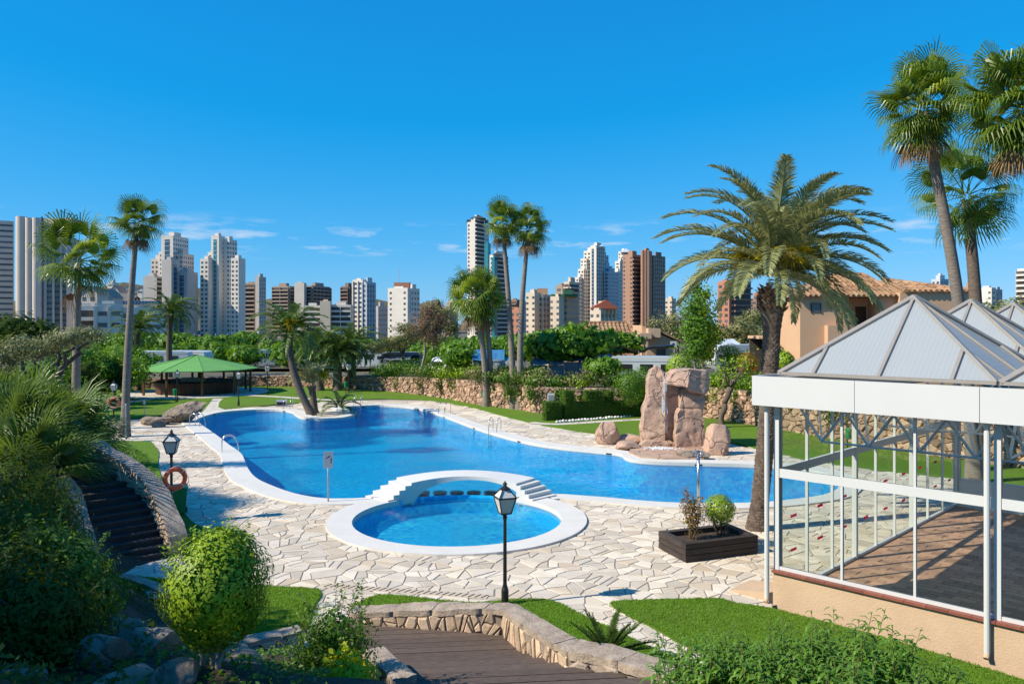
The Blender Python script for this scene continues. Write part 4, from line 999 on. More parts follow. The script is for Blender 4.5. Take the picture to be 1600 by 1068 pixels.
# fan palms at the retaining wall
q = G3(760, 635); fan_palm('shaggy fan palm leaning left by the retaining wall, one of a joined pair', q, P3(741, 468, 60.5), .26, .20, 40, 141, 1.6, 1.5, bend=(.25, 0), dead=10, low=-1.0)
fan_palm('thinner fan palm behind the shaggy one, sharing its foot at the wall', (q[0] + .35, q[1] + .25, 0), P3(757, 475, 60.8), .22, .17, 28, 142, 1.4, 1.3, bend=(.15, 0), dead=8, low=-1.0)
q = G3(803, 639); fan_palm('tall fan palm by the wall leaning left with brown skirt', q, P3(785, 352, 59.6), .27, .14, 28, 143, 1.1, 1.1, bend=(.12, 0), dead=12, wind=-.2)
q = G3(813, 640); fan_palm('tall fan palm by the wall leaning right with round crown', q, P3(826, 361, 59.2), .27, .14, 33, 144, 1.25, 1.15, bend=(-.25, 0), dead=10, low=-.9)
# fan palms behind the pavilion
fan_palm('tall grey-trunked fan palm behind the pavilion with hanging brown leaves', (18.6, 32, 0), P3(1442, 176, 31), .27, .18, 46, 151, 1.35, 1.15, bend=(.35, 0), dead=12, low=-1.0, nseg=34)
fan_palm('pale-trunked fan palm behind the pavilion with sparse hanging leaves', (20.3, 34.8, 0), P3(1510, 312, 34.6), .32, .21, 26, 152, 1.7, 1.3, bend=(.25, 0), dead=0, low=-1.1, nseg=34, bark='palmbark', skirt=False)
fan_palm('dark dense fan palm crown reaching in beside the pavilion', (19.6, 26.5, 0), P3(1600, 178, 27.0), .34, .22, 60, 153, 1.5, 1.25, bend=(.3, 0), dead=14, low=-1.2, nseg=34, lite=.12)
# ================================================================ POOLSIDE OBJECTS
# ---- white arched bridge with steps
br = thing('arched_bridge', 'white arched footbridge with four steps at each end between the two pools', 'bridge', (C0[0], C0[1] + 4, 0))
def pol(r, a): return (C0[0] + r * math.cos(rad(a)), C0[1] + r * math.sin(rad(a)))
ri_, ro_ = 3.46, 4.72
def topz(a): return 0.60 + 0.13 * math.sin(PI * (a - 58) / 64)
def soff(a):
    q = 1 - ((a - 85) / 36.0) ** 2
    return -0.2 + 0.80 * math.sqrt(q) if q > 0 else -0.2
b = MB(); N_ = 40; A0, A1 = 56.0, 123.0
for i in range(N_):
    a, c = A0 + (A1 - A0) * i / N_, A0 + (A1 - A0) * (i + 1) / N_
    z1, z2, s1, s2 = topz(a), topz(c), max(soff(a), -.2), max(soff(c), -.2)
    pi1, po1, pi2, po2 = pol(ri_, a), pol(ro_, a), pol(ri_, c), pol(ro_, c)
    b.poly([(*pi1, z1), (*po1, z1), (*po2, z2), (*pi2, z2)]); b.poly([(*pi1, s1), (*pi2, s2), (*po2, s2), (*po1, s1)])
    b.poly([(*pi1, s1), (*pi1, z1), (*pi2, z2), (*pi2, s2)]); b.poly([(*po1, s1), (*po2, s2), (*po2, z2), (*po1, z1)])
for a in (A0, A1): z1 = topz(a); b.poly([(*pol(ri_, a), -.2), (*pol(ro_, a), -.2), (*pol(ro_, a), z1), (*pol(ri_, a), z1)])
put('deck', b, M['white'], br)
for side, (aa, ab) in enumerate(((56.0, 43.5), (123.0, 139.5))):
    for k_ in range(4):
        a, c = aa + (ab - aa) * k_ / 4, aa + (ab - aa) * (k_ + 1) / 4; z = 0.60 - 0.135 * (k_ + 1) + .04
        base = [pol(ri_ + .002 * k_, a), pol(ro_ - .002 * k_, a), pol(ro_ - .002 * k_, c), pol(ri_ + .002 * k_, c)]
        bb = MB(); low = -0.16
        bb.prism(base, low, z); put('step', bb, M['white'], br)
# ---- five tiled stools under water
for k_ in range(5):
    px = [661, 687.5, 714, 740.5, 767][k_]; d_ = 31.0; x = atx(px, d_)
    t = thing('pool_stool', 'round dark tiled stool standing under water behind the bridge arch', 'stool', (x, d_, -1.55), 0, 'submerged stools in a row below the bridge')
    b = MB(); b.lathe([(.20, 0), (.24, .1), (.25, 1.30), (.235, 1.33)], n=18); put('column', b, M['darktile'], t, world=False, smooth=False)
    b = MB(); b.lathe([(.27, 1.332), (.285, 1.35), (.285, 1.385), (.26, 1.40)], n=18); put('seat', b, M['darktile'], t, world=False)
# ---- stainless ladders
def ladder(label, px, py, ang, px2=None):
    q = gp(px, py); t = thing('pool_ladder', label, 'ladder', (q[0], q[1], 0), ang, 'steel pool ladders'); 
    for s_ in (-.25, .25):
        b = MB(); pts = [(-.75, s_, .05), (-.75, s_, .55), (-.68, s_, .74), (-.5, s_, .84), (-.3, s_, .82), (-.12, s_, .68), (-.02, s_, .42), (.03, s_, .1), (.04, s_, -1.0)]
        b.tube(catmull(pts, 3, False), .021, 8); put('handrail', b, M['steel'], t, world=False, smooth=True)
    for z in (-.25, -.55, -.85):
        b = MB(); b.box(-.02, .10, -.25, .25, z, z + .025); put('tread', b, M['steel'], t, world=False)
    return t
ladder('steel pool ladder next to the long flat rock', 316, 667, rad(-20))
ladder('steel pool ladder on the curved rim facing the dark steps', 372, 705, rad(20))
ladder('steel pool ladder beside the peninsula and the grey box', 448, 640.5, rad(-90))
ladder('steel pool ladder at the far rim behind the tiny palm', 558, 635, rad(-90))
ladder('steel pool ladder opposite the pair of joined fan palms', 690, 647, rad(-122))
ladder('steel pool ladder between the fan palms and the waterfall', 770, 676, rad(-108))

# ---- lamp posts
M['lampglass'] = mat('lamp_glass', (0.62, 0.62, 0.58), (0.55, 0.55, 0.52), 0.25, 5)
def lamp_proto():
    t = thing('street_lamp', 'lamp', 'lamp', (0, 0, 0))
    b = MB(); b.lathe([(.085, -.05), (.085, .35), (.06, .42), (.045, .5), (.038, 1.95), (.05, 1.97), (.05, 2.02), (.03, 2.04)], n=12); put('post', b, M['black'], t, world=False, smooth=False)
    h = thing('x', 'x', 'x'); bpy.data.objects.remove(h)
    # frame of the lantern
    b = MB(); z0, z1 = 2.10, 2.46; r0, r1 = .115, .20
    c0 = [(r0 * a, r0 * c) for a, c in ((-1, -1), (1, -1), (1, 1), (-1, 1))]; c1 = [(r1 * a, r1 * c) for a, c in ((-1, -1), (1, -1), (1, 1), (-1, 1))]
    for i in range(4):
        j = (i + 1) % 4; b.bar((*c0[i], z0), (*c1[i], z1), .022, .022); b.bar((*c0[i], z0), (*c0[j], z0), .024, .024); b.bar((*c1[i], z1), (*c1[j], z1), .035, .03)
        b.bar((c1[i][0], c1[i][1], z1 + .01), (c1[i][0] * .42, c1[i][1] * .42, z1 + .17), .022, .022)
    b.lathe([(.03, 2.02), (.10, 2.07), (.12, 2.10), (.10, 2.105)], n=4); b.lathe([(.115, 2.63), (.125, 2.65), (.05, 2.70), (.035, 2.74), (.06, 2.755), (.02, 2.80), (.005, 2.83)], n=10)
    for i in range(4):
        c = c1[i]; b.bar((c[0], c[1], z1), (c[0] * 1.22, c[1] * 1.22, z1 + .03), .02, .02)
    ln = put('lantern', b, M['black'], t, world=False)
    for i in range(4):
        j = (i + 1) % 4; b = MB(); q = .985
        b.poly([(c0[i][0] * q, c0[i][1] * q, z0 + .01), (c0[j][0] * q, c0[j][1] * q, z0 + .01), (c1[j][0] * q, c1[j][1] * q, z1 - .012), (c1[i][0] * q, c1[i][1] * q, z1 - .012)])
        b.poly([(c1[i][0] * .95, c1[i][1] * .95, z1 + .014), (c1[j][0] * .95, c1[j][1] * .95, z1 + .014), (c1[j][0] * .40, c1[j][1] * .40, z1 + .165), (c1[i][0] * .40, c1[i][1] * .40, z1 + .165)])
        put('pane', b, M['lampglass'], ln, world=False)
    return t
LP = lamp_proto(); LP['group'] = 'black lantern posts'
lamps = [(789, 945, 0, 'black lantern post standing on the lawn behind the pale stone wall', 1.0, .35), (268, 815, 0, 'black lantern post with life ring beside the dark steps', 1.06, .2), (143, 692, 0, 'black lantern post at the edge of the left lawn by the wind-blown palm', .95, .6),
         (178, 658, 0, 'black lantern post carrying a life ring and green bin by the tall slender palm', .95, .1), (277, 628, 0, 'black lantern post in front of the kiosk with a green bin', .95, .4), (373, 634, 0, 'black lantern post beside the kiosk path', 1.0, .2),
         (418, 617, 0, 'black lantern post on the far lawn right of the kiosk', 1.0, .5), (545, 613, 0, 'black lantern post among the far palm clump with a green bin', 1.0, .7)]
for i_, (px, py, z, lab, s_, rz) in enumerate(lamps):
    q = gp(px, py, z); o = LP if i_ == 0 else copy_tree(LP)
    o.location = (q[0], q[1], z); o.rotation_euler = (0, 0, rz); o.scale = (s_,) * 3; o['label'] = lab
# ---- life rings
def life_ring(label, loc, rz):
    t = thing('life_ring', label, 'life ring', loc, rz, 'orange life rings'); b = MB(); n1, n2 = 28, 10; Rr, r = .30, .075
    for i in range(n1):
        for j in range(n2):
            f_ = lambda a, c: ((Rr + r * math.cos(2 * PI * c / n2)) * math.cos(2 * PI * a / n1), r * .8 * math.sin(2 * PI * c / n2), (Rr + r * math.cos(2 * PI * c / n2)) * math.sin(2 * PI * a / n1))
            b.poly([f_(i, j), f_(i + 1, j), f_(i + 1, j + 1), f_(i, j + 1)])
    bm = b.mesh('ring', M['orange'], True); inst('ring', bm, t)
    for k_ in range(4):
        an = PI / 4 + k_ * PI / 2; b = MB(); b.tube([((Rr + .085 * math.cos(u)) * math.cos(an), .066 * math.sin(u), (Rr + .085 * math.cos(u)) * math.sin(an)) for u in [i * PI / 5 for i in range(11)]], .012, 5); put('rope_band', b, M['whitepaint'], t, world=False)
    b = MB(); b.tube([((.40 + .03 * math.sin(4 * u)) * math.cos(u + PI / 4), .0, (.40 + .03 * math.sin(4 * u)) * math.sin(u + PI / 4)) for u in [i * 2 * PI / 40 for i in range(41)]], .008, 4, False); put('rope', b, M['whitepaint'], t, world=False)
    b = MB(); b.bar((0, .16, .28), (0, .05, .28), .03, .03); put('hook', b, M['black'], t, world=False)
q = gp(268, 815); life_ring('orange life ring hung on the lantern post beside the dark steps', (q[0] + .17, q[1] - .12, 1.42), rad(35))
q = gp(178, 658); life_ring('orange life ring hung on the lantern post by the tall slender palm', (q[0] + .1, q[1] - .2, 1.25), rad(20))
# ---- bins
def wheelie(label, loc, rz):
    t = thing('wheeled_bin', label, 'bin', loc, rz); b = MB()
    b.prism([(-.20, -.22), (.20, -.22), (.20, .22), (-.20, .22)], .06, .08); base = len(b.v)
    lo = [(-.19, -.20), (.19, -.20), (.19, .20), (-.19, .20)]; hi = [(-.24, -.27), (.24, -.27), (.24, .27), (-.24, .27)]
    for i in range(4):
        j = (i + 1) % 4; b.poly([(*lo[i], .07), (*lo[j], .07), (*hi[j], .86), (*hi[i], .86)])
    for i in range(4):
        j = (i + 1) % 4; b.bar((*hi[i], .86), (*hi[j], .86), .035, .04)
    put('body', b, M['green'], t, world=False)
    b = MB(); b.prism([(-.27, -.30), (.27, -.30), (.27, .31), (-.27, .31)], .885, [.91, .91, .95, .95]); put('lid', b, M['green'], t, world=False)
    for s_ in (-1, 1):
        b = MB(); b.tube([(s_ * .21, .22, .09), (s_ * .26, .22, .09)], .09, 14); put('wheel', b, M['black'], t, world=False)
    b = MB(); b.tube([(-.2, .34, .86), (.2, .34, .86)], .015, 6); b.bar((-.2, .27, .86), (-.2, .34, .86), .02, .02); b.bar((.2, .27, .86), (.2, .34, .86), .02, .02); put('handle', b, M['green'], t, world=False)
wheelie('green wheeled bin behind the lantern post with the life ring', (*gp(280, 803), .02), rad(25))
def litter_bin(label, loc, rz=0, h=.55):
    t = thing('litter_bin', label, 'bin', loc, rz, 'small green litter bins'); b = MB(); b.lathe([(.10, h), (.125, h + .02), (.16, h + .42), (.17, h + .43), (.17, h + .47), (.15, h + .465), (.13, h + .1)], n=14); put('basket', b, M['green'], t, world=False)
    b = MB(); b.lathe([(.172, h + .475), (.165, h + .52), (.08, h + .56)], n=14); put('lid', b, M['green'], t, world=False)
    b = MB(); b.tube([(0, .13, -.05), (0, .13, h + .4)], .03, 8); put('post', b, M['black'], t, world=False)
for px, py, lab in ((277, 628.5, 'green litter bin on the lantern post in front of the kiosk'), (173, 657.5, 'green litter bin below the life ring by the tall slender palm'), (94, 641, 'green litter bin on the left lawn beside the small grey tree'), (542, 615, 'green litter bin by the far palm clump'),
                    (757, 634, 'green litter bin against the joined fan palms at the wall'), (1323, 702, 'green litter bin on the lawn seen through the pavilion glass')):
    q = gp(px, py); litter_bin(lab, (q[0] - .05, q[1] - .32, .03))
# ---- rules sign, small signs, shower
t = thing('pool_sign', 'white rules sign with dark diver pictogram on a thin grey post', 'sign', (*gp(513, 785), .05), rad(18)); b = MB(); b.tube([(0, 0, -.1), (0, 0, 1.62)], .028, 10); put('post', b, M['galv'], t, world=False, smooth=True)
b = MB(); b.box(-.17, .17, -.045, -.03, 1.20, 1.78); pn = put('panel', b, M['whitepaint'], t, world=False)
M['blueprint'] = mat('blue_print', (0.02, 0.04, 0.16), (0.02, 0.03, 0.12), .5, 6); M['redprint'] = leafmat('red_print', (0.55, 0.02, 0.02), (0.5, .02, .02), .45)
b = MB(); b.poly([(-.06, -.0475, 1.58), (.05, -.0475, 1.64), (.07, -.0475, 1.61), (-.03, -.0475, 1.54)]); b.poly([(.075, -.0475, 1.36), (.11, -.0475, 1.36), (.115, -.0475, 1.55), (.085, -.0475, 1.57)]); b.poly([(-.09, -.0475, 1.52), (-.06, -.0475, 1.52), (-.06, -.0475, 1.56), (-.09, -.0475, 1.56)])
put('pictogram', b, M['blueprint'], pn, world=False)
t = thing('garden_sign', 'small grey sign on a post on the left lawn behind the rock', 'sign', (*gp(226, 653), .0), .1); b = MB(); b.tube([(0, 0, -.1), (0, 0, .95)], .022, 8); put('post', b, M['galv'], t, world=False); b = MB(); b.box(-.09, .09, -.03, -.015, .95, 1.22); put('panel', b, M['galv'], t, world=False); b = MB(); b.box(-.05, .05, -.034, -.031, 1.02, 1.15); put('notice', b, M['whitepaint'], t, world=False)
t = thing('marker_post', 'grey metal post in front of the tall slender palm trunk', 'post', (*gp(197, 686), 0)); b = MB(); b.tube([(0, 0, -.1), (0, 0, 1.9)], .05, 10); put('post', b, M['galv'], t, world=False); b = MB(); b.lathe([(.055, 1.9), (.06, 1.92), (.03, 1.96)], n=10); put('cap', b, M['galv'], t, world=False)
t = thing('pool_shower', 'stainless poolside shower column behind the sleeper planter', 'shower', (*gp(1091, 806), 0)); b = MB(); b.tube([(0, 0, -.05), (0, 0, 2.12)], .052, 14); b.lathe([(.11, 0), (.11, .02), (.06, .03)], n=14); put('column', b, M['steel'], t, world=False, smooth=True)
for k_ in range(4):
    an = k_ * PI / 2 + .3; b = MB(); o_ = Vector((math.cos(an), math.sin(an), 0)); b.tube([o_ * .03 + Vector((0, 0, 2.10)), o_ * .15 + Vector((0, 0, 2.13)), o_ * .19 + Vector((0, 0, 2.09)), o_ * .19 + Vector((0, 0, 2.05))], .016, 6); b.lathe([(.02, 2.05), (.045, 2.03), (.045, 2.02)], (o_.x * .19, o_.y * .19, 0), 10); put('shower_head', b, M['steel'], t, world=False)
b = MB(); b.lathe([(.085, 2.12), (.085, 2.15), (.03, 2.19)], n=14); put('cap', b, M['steel'], t, world=False)
t = thing('speaker_box', 'small dark grey box standing on the deck near the peninsula', 'box', (*gp(440, 634), 0.0), .2); b = MB(); b.box(-.42, .42, -.3, .3, 0, .06); b.prism([(-.4, -.28), (.4, -.28), (.4, .28), (-.4, .28)], .06, [.38, .38, .46, .46]); put('case', b, M['galv'], t, world=False); b = MB(); b.box(-.33, .33, -.29, -.282, .1, .33); put('grille', b, M['black'], t, world=False)
# ---- sleeper planter with two plants
pc = gp(1109, 862); A_ = Vector((*gp(1071, 879), 0)); Bq = Vector((*gp(1184, 864), 0)); Cq = Vector((*gp(1034, 856), 0)); eu = (Bq - A_); ev = (Cq - A_); ev = ev - eu * (ev.dot(eu) / eu.dot(eu)) * .6; LU, LV = eu.length, ev.length; eu.normalize(); ev.normalize()
t = thing('sleeper_planter', 'low rectangular planter of stacked dark wooden sleepers on the paving', 'planter', (A_.x, A_.y, 0))
rg = random.Random(9)
for lv in range(3):
    for s_ in range(4):
        z = .02 + lv * .165; g = Vector((0, 0, z + .078)); th = .2
        if s_ == 0: p, q = A_ + ev * th / 2, A_ + eu * LU + ev * th / 2
        elif s_ == 1: p, q = A_ + ev * (LV - th / 2), A_ + eu * LU + ev * (LV - th / 2)
        elif s_ == 2: p, q = A_ + eu * th / 2 + ev * (th + .004), A_ + eu * th / 2 + ev * (LV - th - .004)
        else: p, q = A_ + eu * (LU - th / 2) + ev * (th + .004), A_ + eu * (LU - th / 2) + ev * (LV - th - .004)
        if lv == 1 and s_ < 2: p, q = p + eu * (th + .004), q - eu * (th + .004)
        if lv == 1 and s_ >= 2: p, q = p - ev * (th + .003), q + ev * (th + .003)
        off = (eu if s_ > 1 else ev) * rg.uniform(-.008, .008)
        b = MB(); b.bar(p + g + off, q + g + off, th, .148, r=rg.random()); put('sleeper', b, M['drkwood'], t)
b = MB(); zt = .36; b.poly([tuple(A_ + eu * x + ev * y + Vector((0, 0, zt))) for x, y in ((.15, .15), (LU - .15, .15), (LU - .15, LV - .15), (.15, LV - .15))]); put('soil', b, M['soil'], t)
pl1 = A_ + eu * LU * .30 + ev * LV * .55; pl2 = A_ + eu * LU * .72 + ev * LV * .62
shrub('upright loose shrub with reddish tips in the sleeper planter', (pl1.x, pl1.y, zt), [((0, 0, .45), (.30, .30, .45)), ((-.1, 0, .9), (.25, .25, .4)), ((.12, 0, .75), (.28, .25, .45))], 900, .075, 2.2, 'leafred', 301, sprigs=14, lump=.5, sprl=.35)
shrub('small clipped ball bush in the sleeper planter', (pl2.x, pl2.y, zt), [((0, 0, .72), (.46, .46, .46))], 3200, .055, 1.7, 'leafB', 302, shell=.35, lump=.05, stems=6, name='topiary_bush')

# ---- rocks
def rock_mesh(r, seed, planes=12, box=2.0, rough=.05, sub=4, cut=(.62, .95), ns=1.6):
    g = random.Random(seed); bm = bmesh.new(); bmesh.ops.create_icosphere(bm, subdivisions=sub, radius=1.0)
    P_ = []
    for i in range(planes):
        n_ = Vector((g.gauss(0, 1), g.gauss(0, 1), g.gauss(0, .8))).normalized(); P_.append((n_, g.uniform(*cut)))
    off = Vector((g.uniform(0, 50), g.uniform(0, 50), 0))
    for v in bm.verts:
        p = v.co.copy()
        if box > 2: k_ = (abs(p.x) ** box + abs(p.y) ** box + abs(p.z) ** box) ** (1 / box); p /= k_
        for n_, d_ in P_:
            e = p.dot(n_) - d_
            if e > 0: p -= n_ * e * .97
        w = Vector((p.x * r[0], p.y * r[1], p.z * r[2]))
        p = w + p.normalized() * (rough * mn.fractal(w * ns + off, 1.0, 2.0, 4) * min(r) * 1.6)
        v.co = p
    me = bpy.data.meshes.new('boulder'); bm.to_mesh(me); bm.free()
    at = me.attributes.new('rnd', 'FLOAT', 'FACE'); me.polygons.foreach_set('use_smooth', [True] * len(me.polygons)); me.set_sharp_from_angle(angle=rad(24)); return me
def rock(label, loc, r, seed, rot=(0, 0, 0), m_='rock', group=None, **kw):
    me = rock_mesh(r, seed, **kw); me.materials.append(M[m_]); me.name = 'boulder'
    o = bpy.data.objects.new('boulder', me); o.location = loc; o.rotation_euler = rot
    return lay(o, None, None, label, 'rock', group)
def part_rock(parent, loc, r, seed, rot=(0, 0, 0), m_='fallrock', name='boulder', **kw):
    me = rock_mesh(r, seed, **kw); me.materials.append(M[m_]); return inst(name, me, parent, Vector(loc) - origin(parent), rot)
q = gp(1050, 712); wf = thing('rock_waterfall', 'tall pinkish rock waterfall with an overhanging capstone at the pool edge', 'waterfall', (q[0], q[1], 0)); D_ = 41.0
def block(parent, name, px, d0, dep, seed, m_='fallrock', tilt=None, rough=.05):
    """angular boulder: surveyed front outline, own depth, chipped edges and uneven faces"""
    g_ = random.Random(seed); org = origin(parent); bm = bmesh.new(); n_ = len(px); fr_ = []; bk_ = []
    for i, (x, y) in enumerate(px):
        dy = (tilt[i] if tilt else 0) + g_.uniform(-.05, .05); fr_.append(bm.verts.new((atx(x, d0), d0 + dy, max(atz(y, d0), -.1))))
    cx = sum(v.co.x for v in fr_) / n_; cz = sum(v.co.z for v in fr_) / n_
    for v in fr_: bk_.append(bm.verts.new((cx + (v.co.x - cx) * .88, v.co.y + dep, cz + (v.co.z - cz) * .94)))
    bm.faces.new(fr_[::-1]); bm.faces.new(bk_)
    for i in range(n_): j = (i + 1) % n_; bm.faces.new((fr_[i], fr_[j], bk_[j], bk_[i]))
    bmesh.ops.recalc_face_normals(bm, faces=bm.faces); bmesh.ops.bevel(bm, geom=list(bm.edges), offset=.09, segments=2, affect='EDGES', profile=.6)
    bmesh.ops.triangulate(bm, faces=bm.faces)
    for _ in range(4):
        le = [e for e in bm.edges if e.calc_length() > .16]
        if not le: break
        bmesh.ops.subdivide_edges(bm, edges=le, cuts=1); bmesh.ops.triangulate(bm, faces=bm.faces)
    bm.normal_update(); off = Vector((seed * 3.1, seed * 1.7, 0))
    for v in bm.verts:
        p_ = v.co; rdg = 1 - abs(mn.noise(p_ * .9 + off)) * 2; v.co = p_ + v.normal * (rough * 1.6 * mn.fractal(p_ * 1.5 + off, 1.0, 2.0, 4) - .05 * max(0, rdg - .82) * 5)
    me = bpy.data.meshes.new(name); bm.to_mesh(me); bm.free(); me.attributes.new('rnd', 'FLOAT', 'FACE'); me.polygons.foreach_set('use_smooth', [True] * len(me.polygons)); me.set_sharp_from_angle(angle=rad(38)); me.transform(Matrix.Translation(-org)); me.materials.append(M[m_]); return inst(name, me, parent)
block(wf, 'shoulder_slab', [(1004, 712), (1003, 672), (1007, 640), (1013, 622), (1014, 594), (1020, 577), (1028, 571), (1037, 577), (1040, 600), (1040, 712)], D_ + .25, 1.2, 1, tilt=[0, .1, .1, .15, .2, .3, .35, .3, 0, -.1])
block(wf, 'back_slab', [(1030, 712), (1031, 640), (1034, 590), (1044, 582), (1070, 580), (1096, 590), (1098, 712)], D_ + .45, 1.3, 2)
block(wf, 'pillar', [(1056, 714), (1055, 680), (1058, 646), (1064, 638), (1098, 640), (1102, 660), (1103, 714)], D_ - .55, 1.1, 3, tilt=[-.1, -.05, .05, .1, .2, .15, .1])
block(wf, 'pillar_head', [(1061, 637), (1066, 610), (1074, 603), (1100, 605), (1103, 622), (1100, 640)], D_ - .35, 1.2, 4, tilt=[0, .1, .15, .25, .2, .1])
block(wf, 'capstone', [(1043, 600), (1050, 586), (1058, 579), (1080, 577), (1108, 579), (1112, 592), (1112, 610), (1104, 618), (1078, 609), (1073, 606), (1050, 602)], D_ - .85, 2.0, 5, tilt=[.5, .3, .2, .0, .3, .4, .4, .3, -.05, -.05, .35])
block(wf, 'foot_slab', [(998, 716), (999, 694), (1010, 687), (1050, 690), (1062, 696), (1062, 716)], D_ - .25, .9, 6)
b = MB(); b.prism([(p[0], p[1]) for p in [gp(982, 709), gp(1000, 716.5), gp(1035, 719), (gp(1100, 719)), gp(1112, 700), gp(1060, 692), gp(990, 697)]], -.02, .12); put('basin_ledge', b, M['fallrock'], wf)
M['foam'] = mat('falling_water', (0.80, 0.84, 0.88), (0.62, 0.68, 0.74), 0.25, 14)
# falling water: many thin strands clinging to the back slab, and foam at its foot
b = MB(); g = random.Random(3); yb = D_ + .32
for i in range(90):
    x0 = atx(1039 + g.gauss(0, 1.6), yb); z = g.uniform(1.6, 3.85); l_ = g.uniform(.35, 1.3); w = g.uniform(.005, .013)
    pts = []
    for k_ in range(6):
        zz = z - l_ * k_ / 5
        pts.append((x0 + .03 * math.sin(zz * 3 + i) - .10 * (3.7 - zz) * .3, yb - .06, zz))
    b.tube(pts, [w * .4, w, w, w, w * .8, w * .3], 5)
for i in range(60):
    x0 = atx(1039 + g.gauss(0, 2.2), yb); z = g.uniform(.9, 2.4); l_ = g.uniform(.2, .7); w = g.uniform(.004, .010)
    b.tube([(x0, yb - .07, z), (x0 + .02, yb - .08, z - l_ * .5), (x0, yb - .08, max(z - l_, .75))], [w * .4, w, w * .4], 5)
put('falling_water', b, M['foam'], wf, kind='stuff')
b = MB()
for i in range(160):
    x = atx(1028 + g.gauss(0, 11), 40.5); y = 40.05 + g.gauss(0, .22); r = g.uniform(.02, .055); b.lathe([(r * .5, -.01), (r, .01), (r * .6, .03)], (x, y, .125), 6)
put('foam', b, M['foam'], wf, kind='stuff')
q = gp(952, 694); rock('rounded pinkish boulder standing on the deck left of the waterfall', (q[0], q[1] + .4, .48), (.70, .62, .78), 51, (0, 0, .2), 'fallrock', box=2.5, planes=14, cut=(.68, 1), rough=.06)
q = gp(1124, 711); rock('upright pinkish boulder standing right of the waterfall', (q[0], q[1] + .4, .56), (.64, .6, .92), 52, (0, 0, .5), 'fallrock', box=2.7, planes=14, cut=(.68, 1), rough=.06)
q = gp(985, 703); rock('flat brown rock slab between the left boulder and the waterfall', (q[0], q[1] + .3, .18), (.72, .6, .26), 53, (0, 0, .3), 'fallrock', box=3, planes=9, rough=.04)
q = gp(973, 693); rock('low flat rock behind the brown slab at the waterfall', (q[0] + .3, q[1] + .4, .22), (.9, .6, .25), 54, (0, 0, .1), 'fallrock', box=3, planes=9, rough=.04)
q = gp(1085, 718); rock('yellowish flat rock lying on the coping before the waterfall pillar', (q[0], q[1] + .25, .14), (.85, .42, .24), 55, (0, 0, .05), 'rock', box=3, planes=9, rough=.05)
q = gp(1112, 704); rock('small dark flat rock between the pillar and the right boulder', (q[0], q[1] + .5, .16), (.6, .4, .22), 56, (0, 0, .4), 'fallrock', box=3, planes=9, rough=.04)
q = gp(285, 661); rock('large pale tilted rock at the pool corner', (q[0], q[1] + .6, .62), (1.65, .85, .62), 57, (0, -.30, .15), 'rock', box=2.6, planes=22, rough=.16, ns=1.8, cut=(.55, .95))
q = gp(240, 664); rock('long low pale rock lying beside the tilted one', (q[0], q[1] + .5, .2), (1.55, .7, .36), 58, (0, -.05, .1), 'rock', planes=22, rough=.18, ns=1.8, cut=(.55, .95))
q = gp(247, 667); rock('small rounded rock at the foot of the long pale rock', (q[0], q[1] + .1, .12), (.42, .35, .24), 59, (0, 0, 0), 'rock', planes=8)
# rocks of the shaded bed below the camera
for i_, (px, py, d_, r, lab) in enumerate([(205, 985, 13.2, (1.1, .8, .62), 'large boulder in the shaded bed below the dark steps'), (238, 1020, 12.0, (.75, .55, .32), 'flat sloping rock in the shaded bed in front of the large boulder'), (160, 1035, 11.2, (.35, .5, .55), 'upright brown rock at the edge of the shaded bed'),
                                           (275, 1066, 10.2, (.55, .45, .24), 'rough grey rock under the topiary bush'), (185, 1066, 10.2, (.7, .4, .22), 'low grey rock at the front of the shaded bed'), (365, 1052, 11.2, (.7, .45, .22), 'brown rock lying right of the topiary stems'), (372, 1017, 13.0, (.32, .25, .14), 'pale flat rock on the bank beside the topiary bush'), (30, 1050, 10.3, (.5, .5, .3), 'pale rock almost hidden among dark shrubs')]):
    p = P3(px, py, d_); rock(lab, (p[0], p[1], hill(p[0], p[1]) + r[2] * .05), r, 70 + i_, (.1, .1, i_), 'rock', planes=22, rough=.12, cut=(.5, .9))
# ---- white edging stones along the hedge
h0 = Vector((*gp(868, 661), .06)); h1_ = Vector((*gp(1008, 650), .06)); wm = [rock_mesh((.13, .10, .11), 90 + i, sub=2, planes=8) for i in range(3)]
for me in wm: me.materials.append(M['white'])
for k_ in range(30):
    p = h0.lerp(h1_, (k_ + .5) / 30)
    o = bpy.data.objects.new('edging_stone', wm[k_ % 3]); o.location = p + Vector((0, 0, .03)); o.rotation_euler = (0, 0, k_ * 1.3); o.scale = (R.uniform(.8, 1.2),) * 3
    lay(o, None, None, 'small white edging stone in the row before the clipped hedge', 'stone', 'white stones edging the hedge')

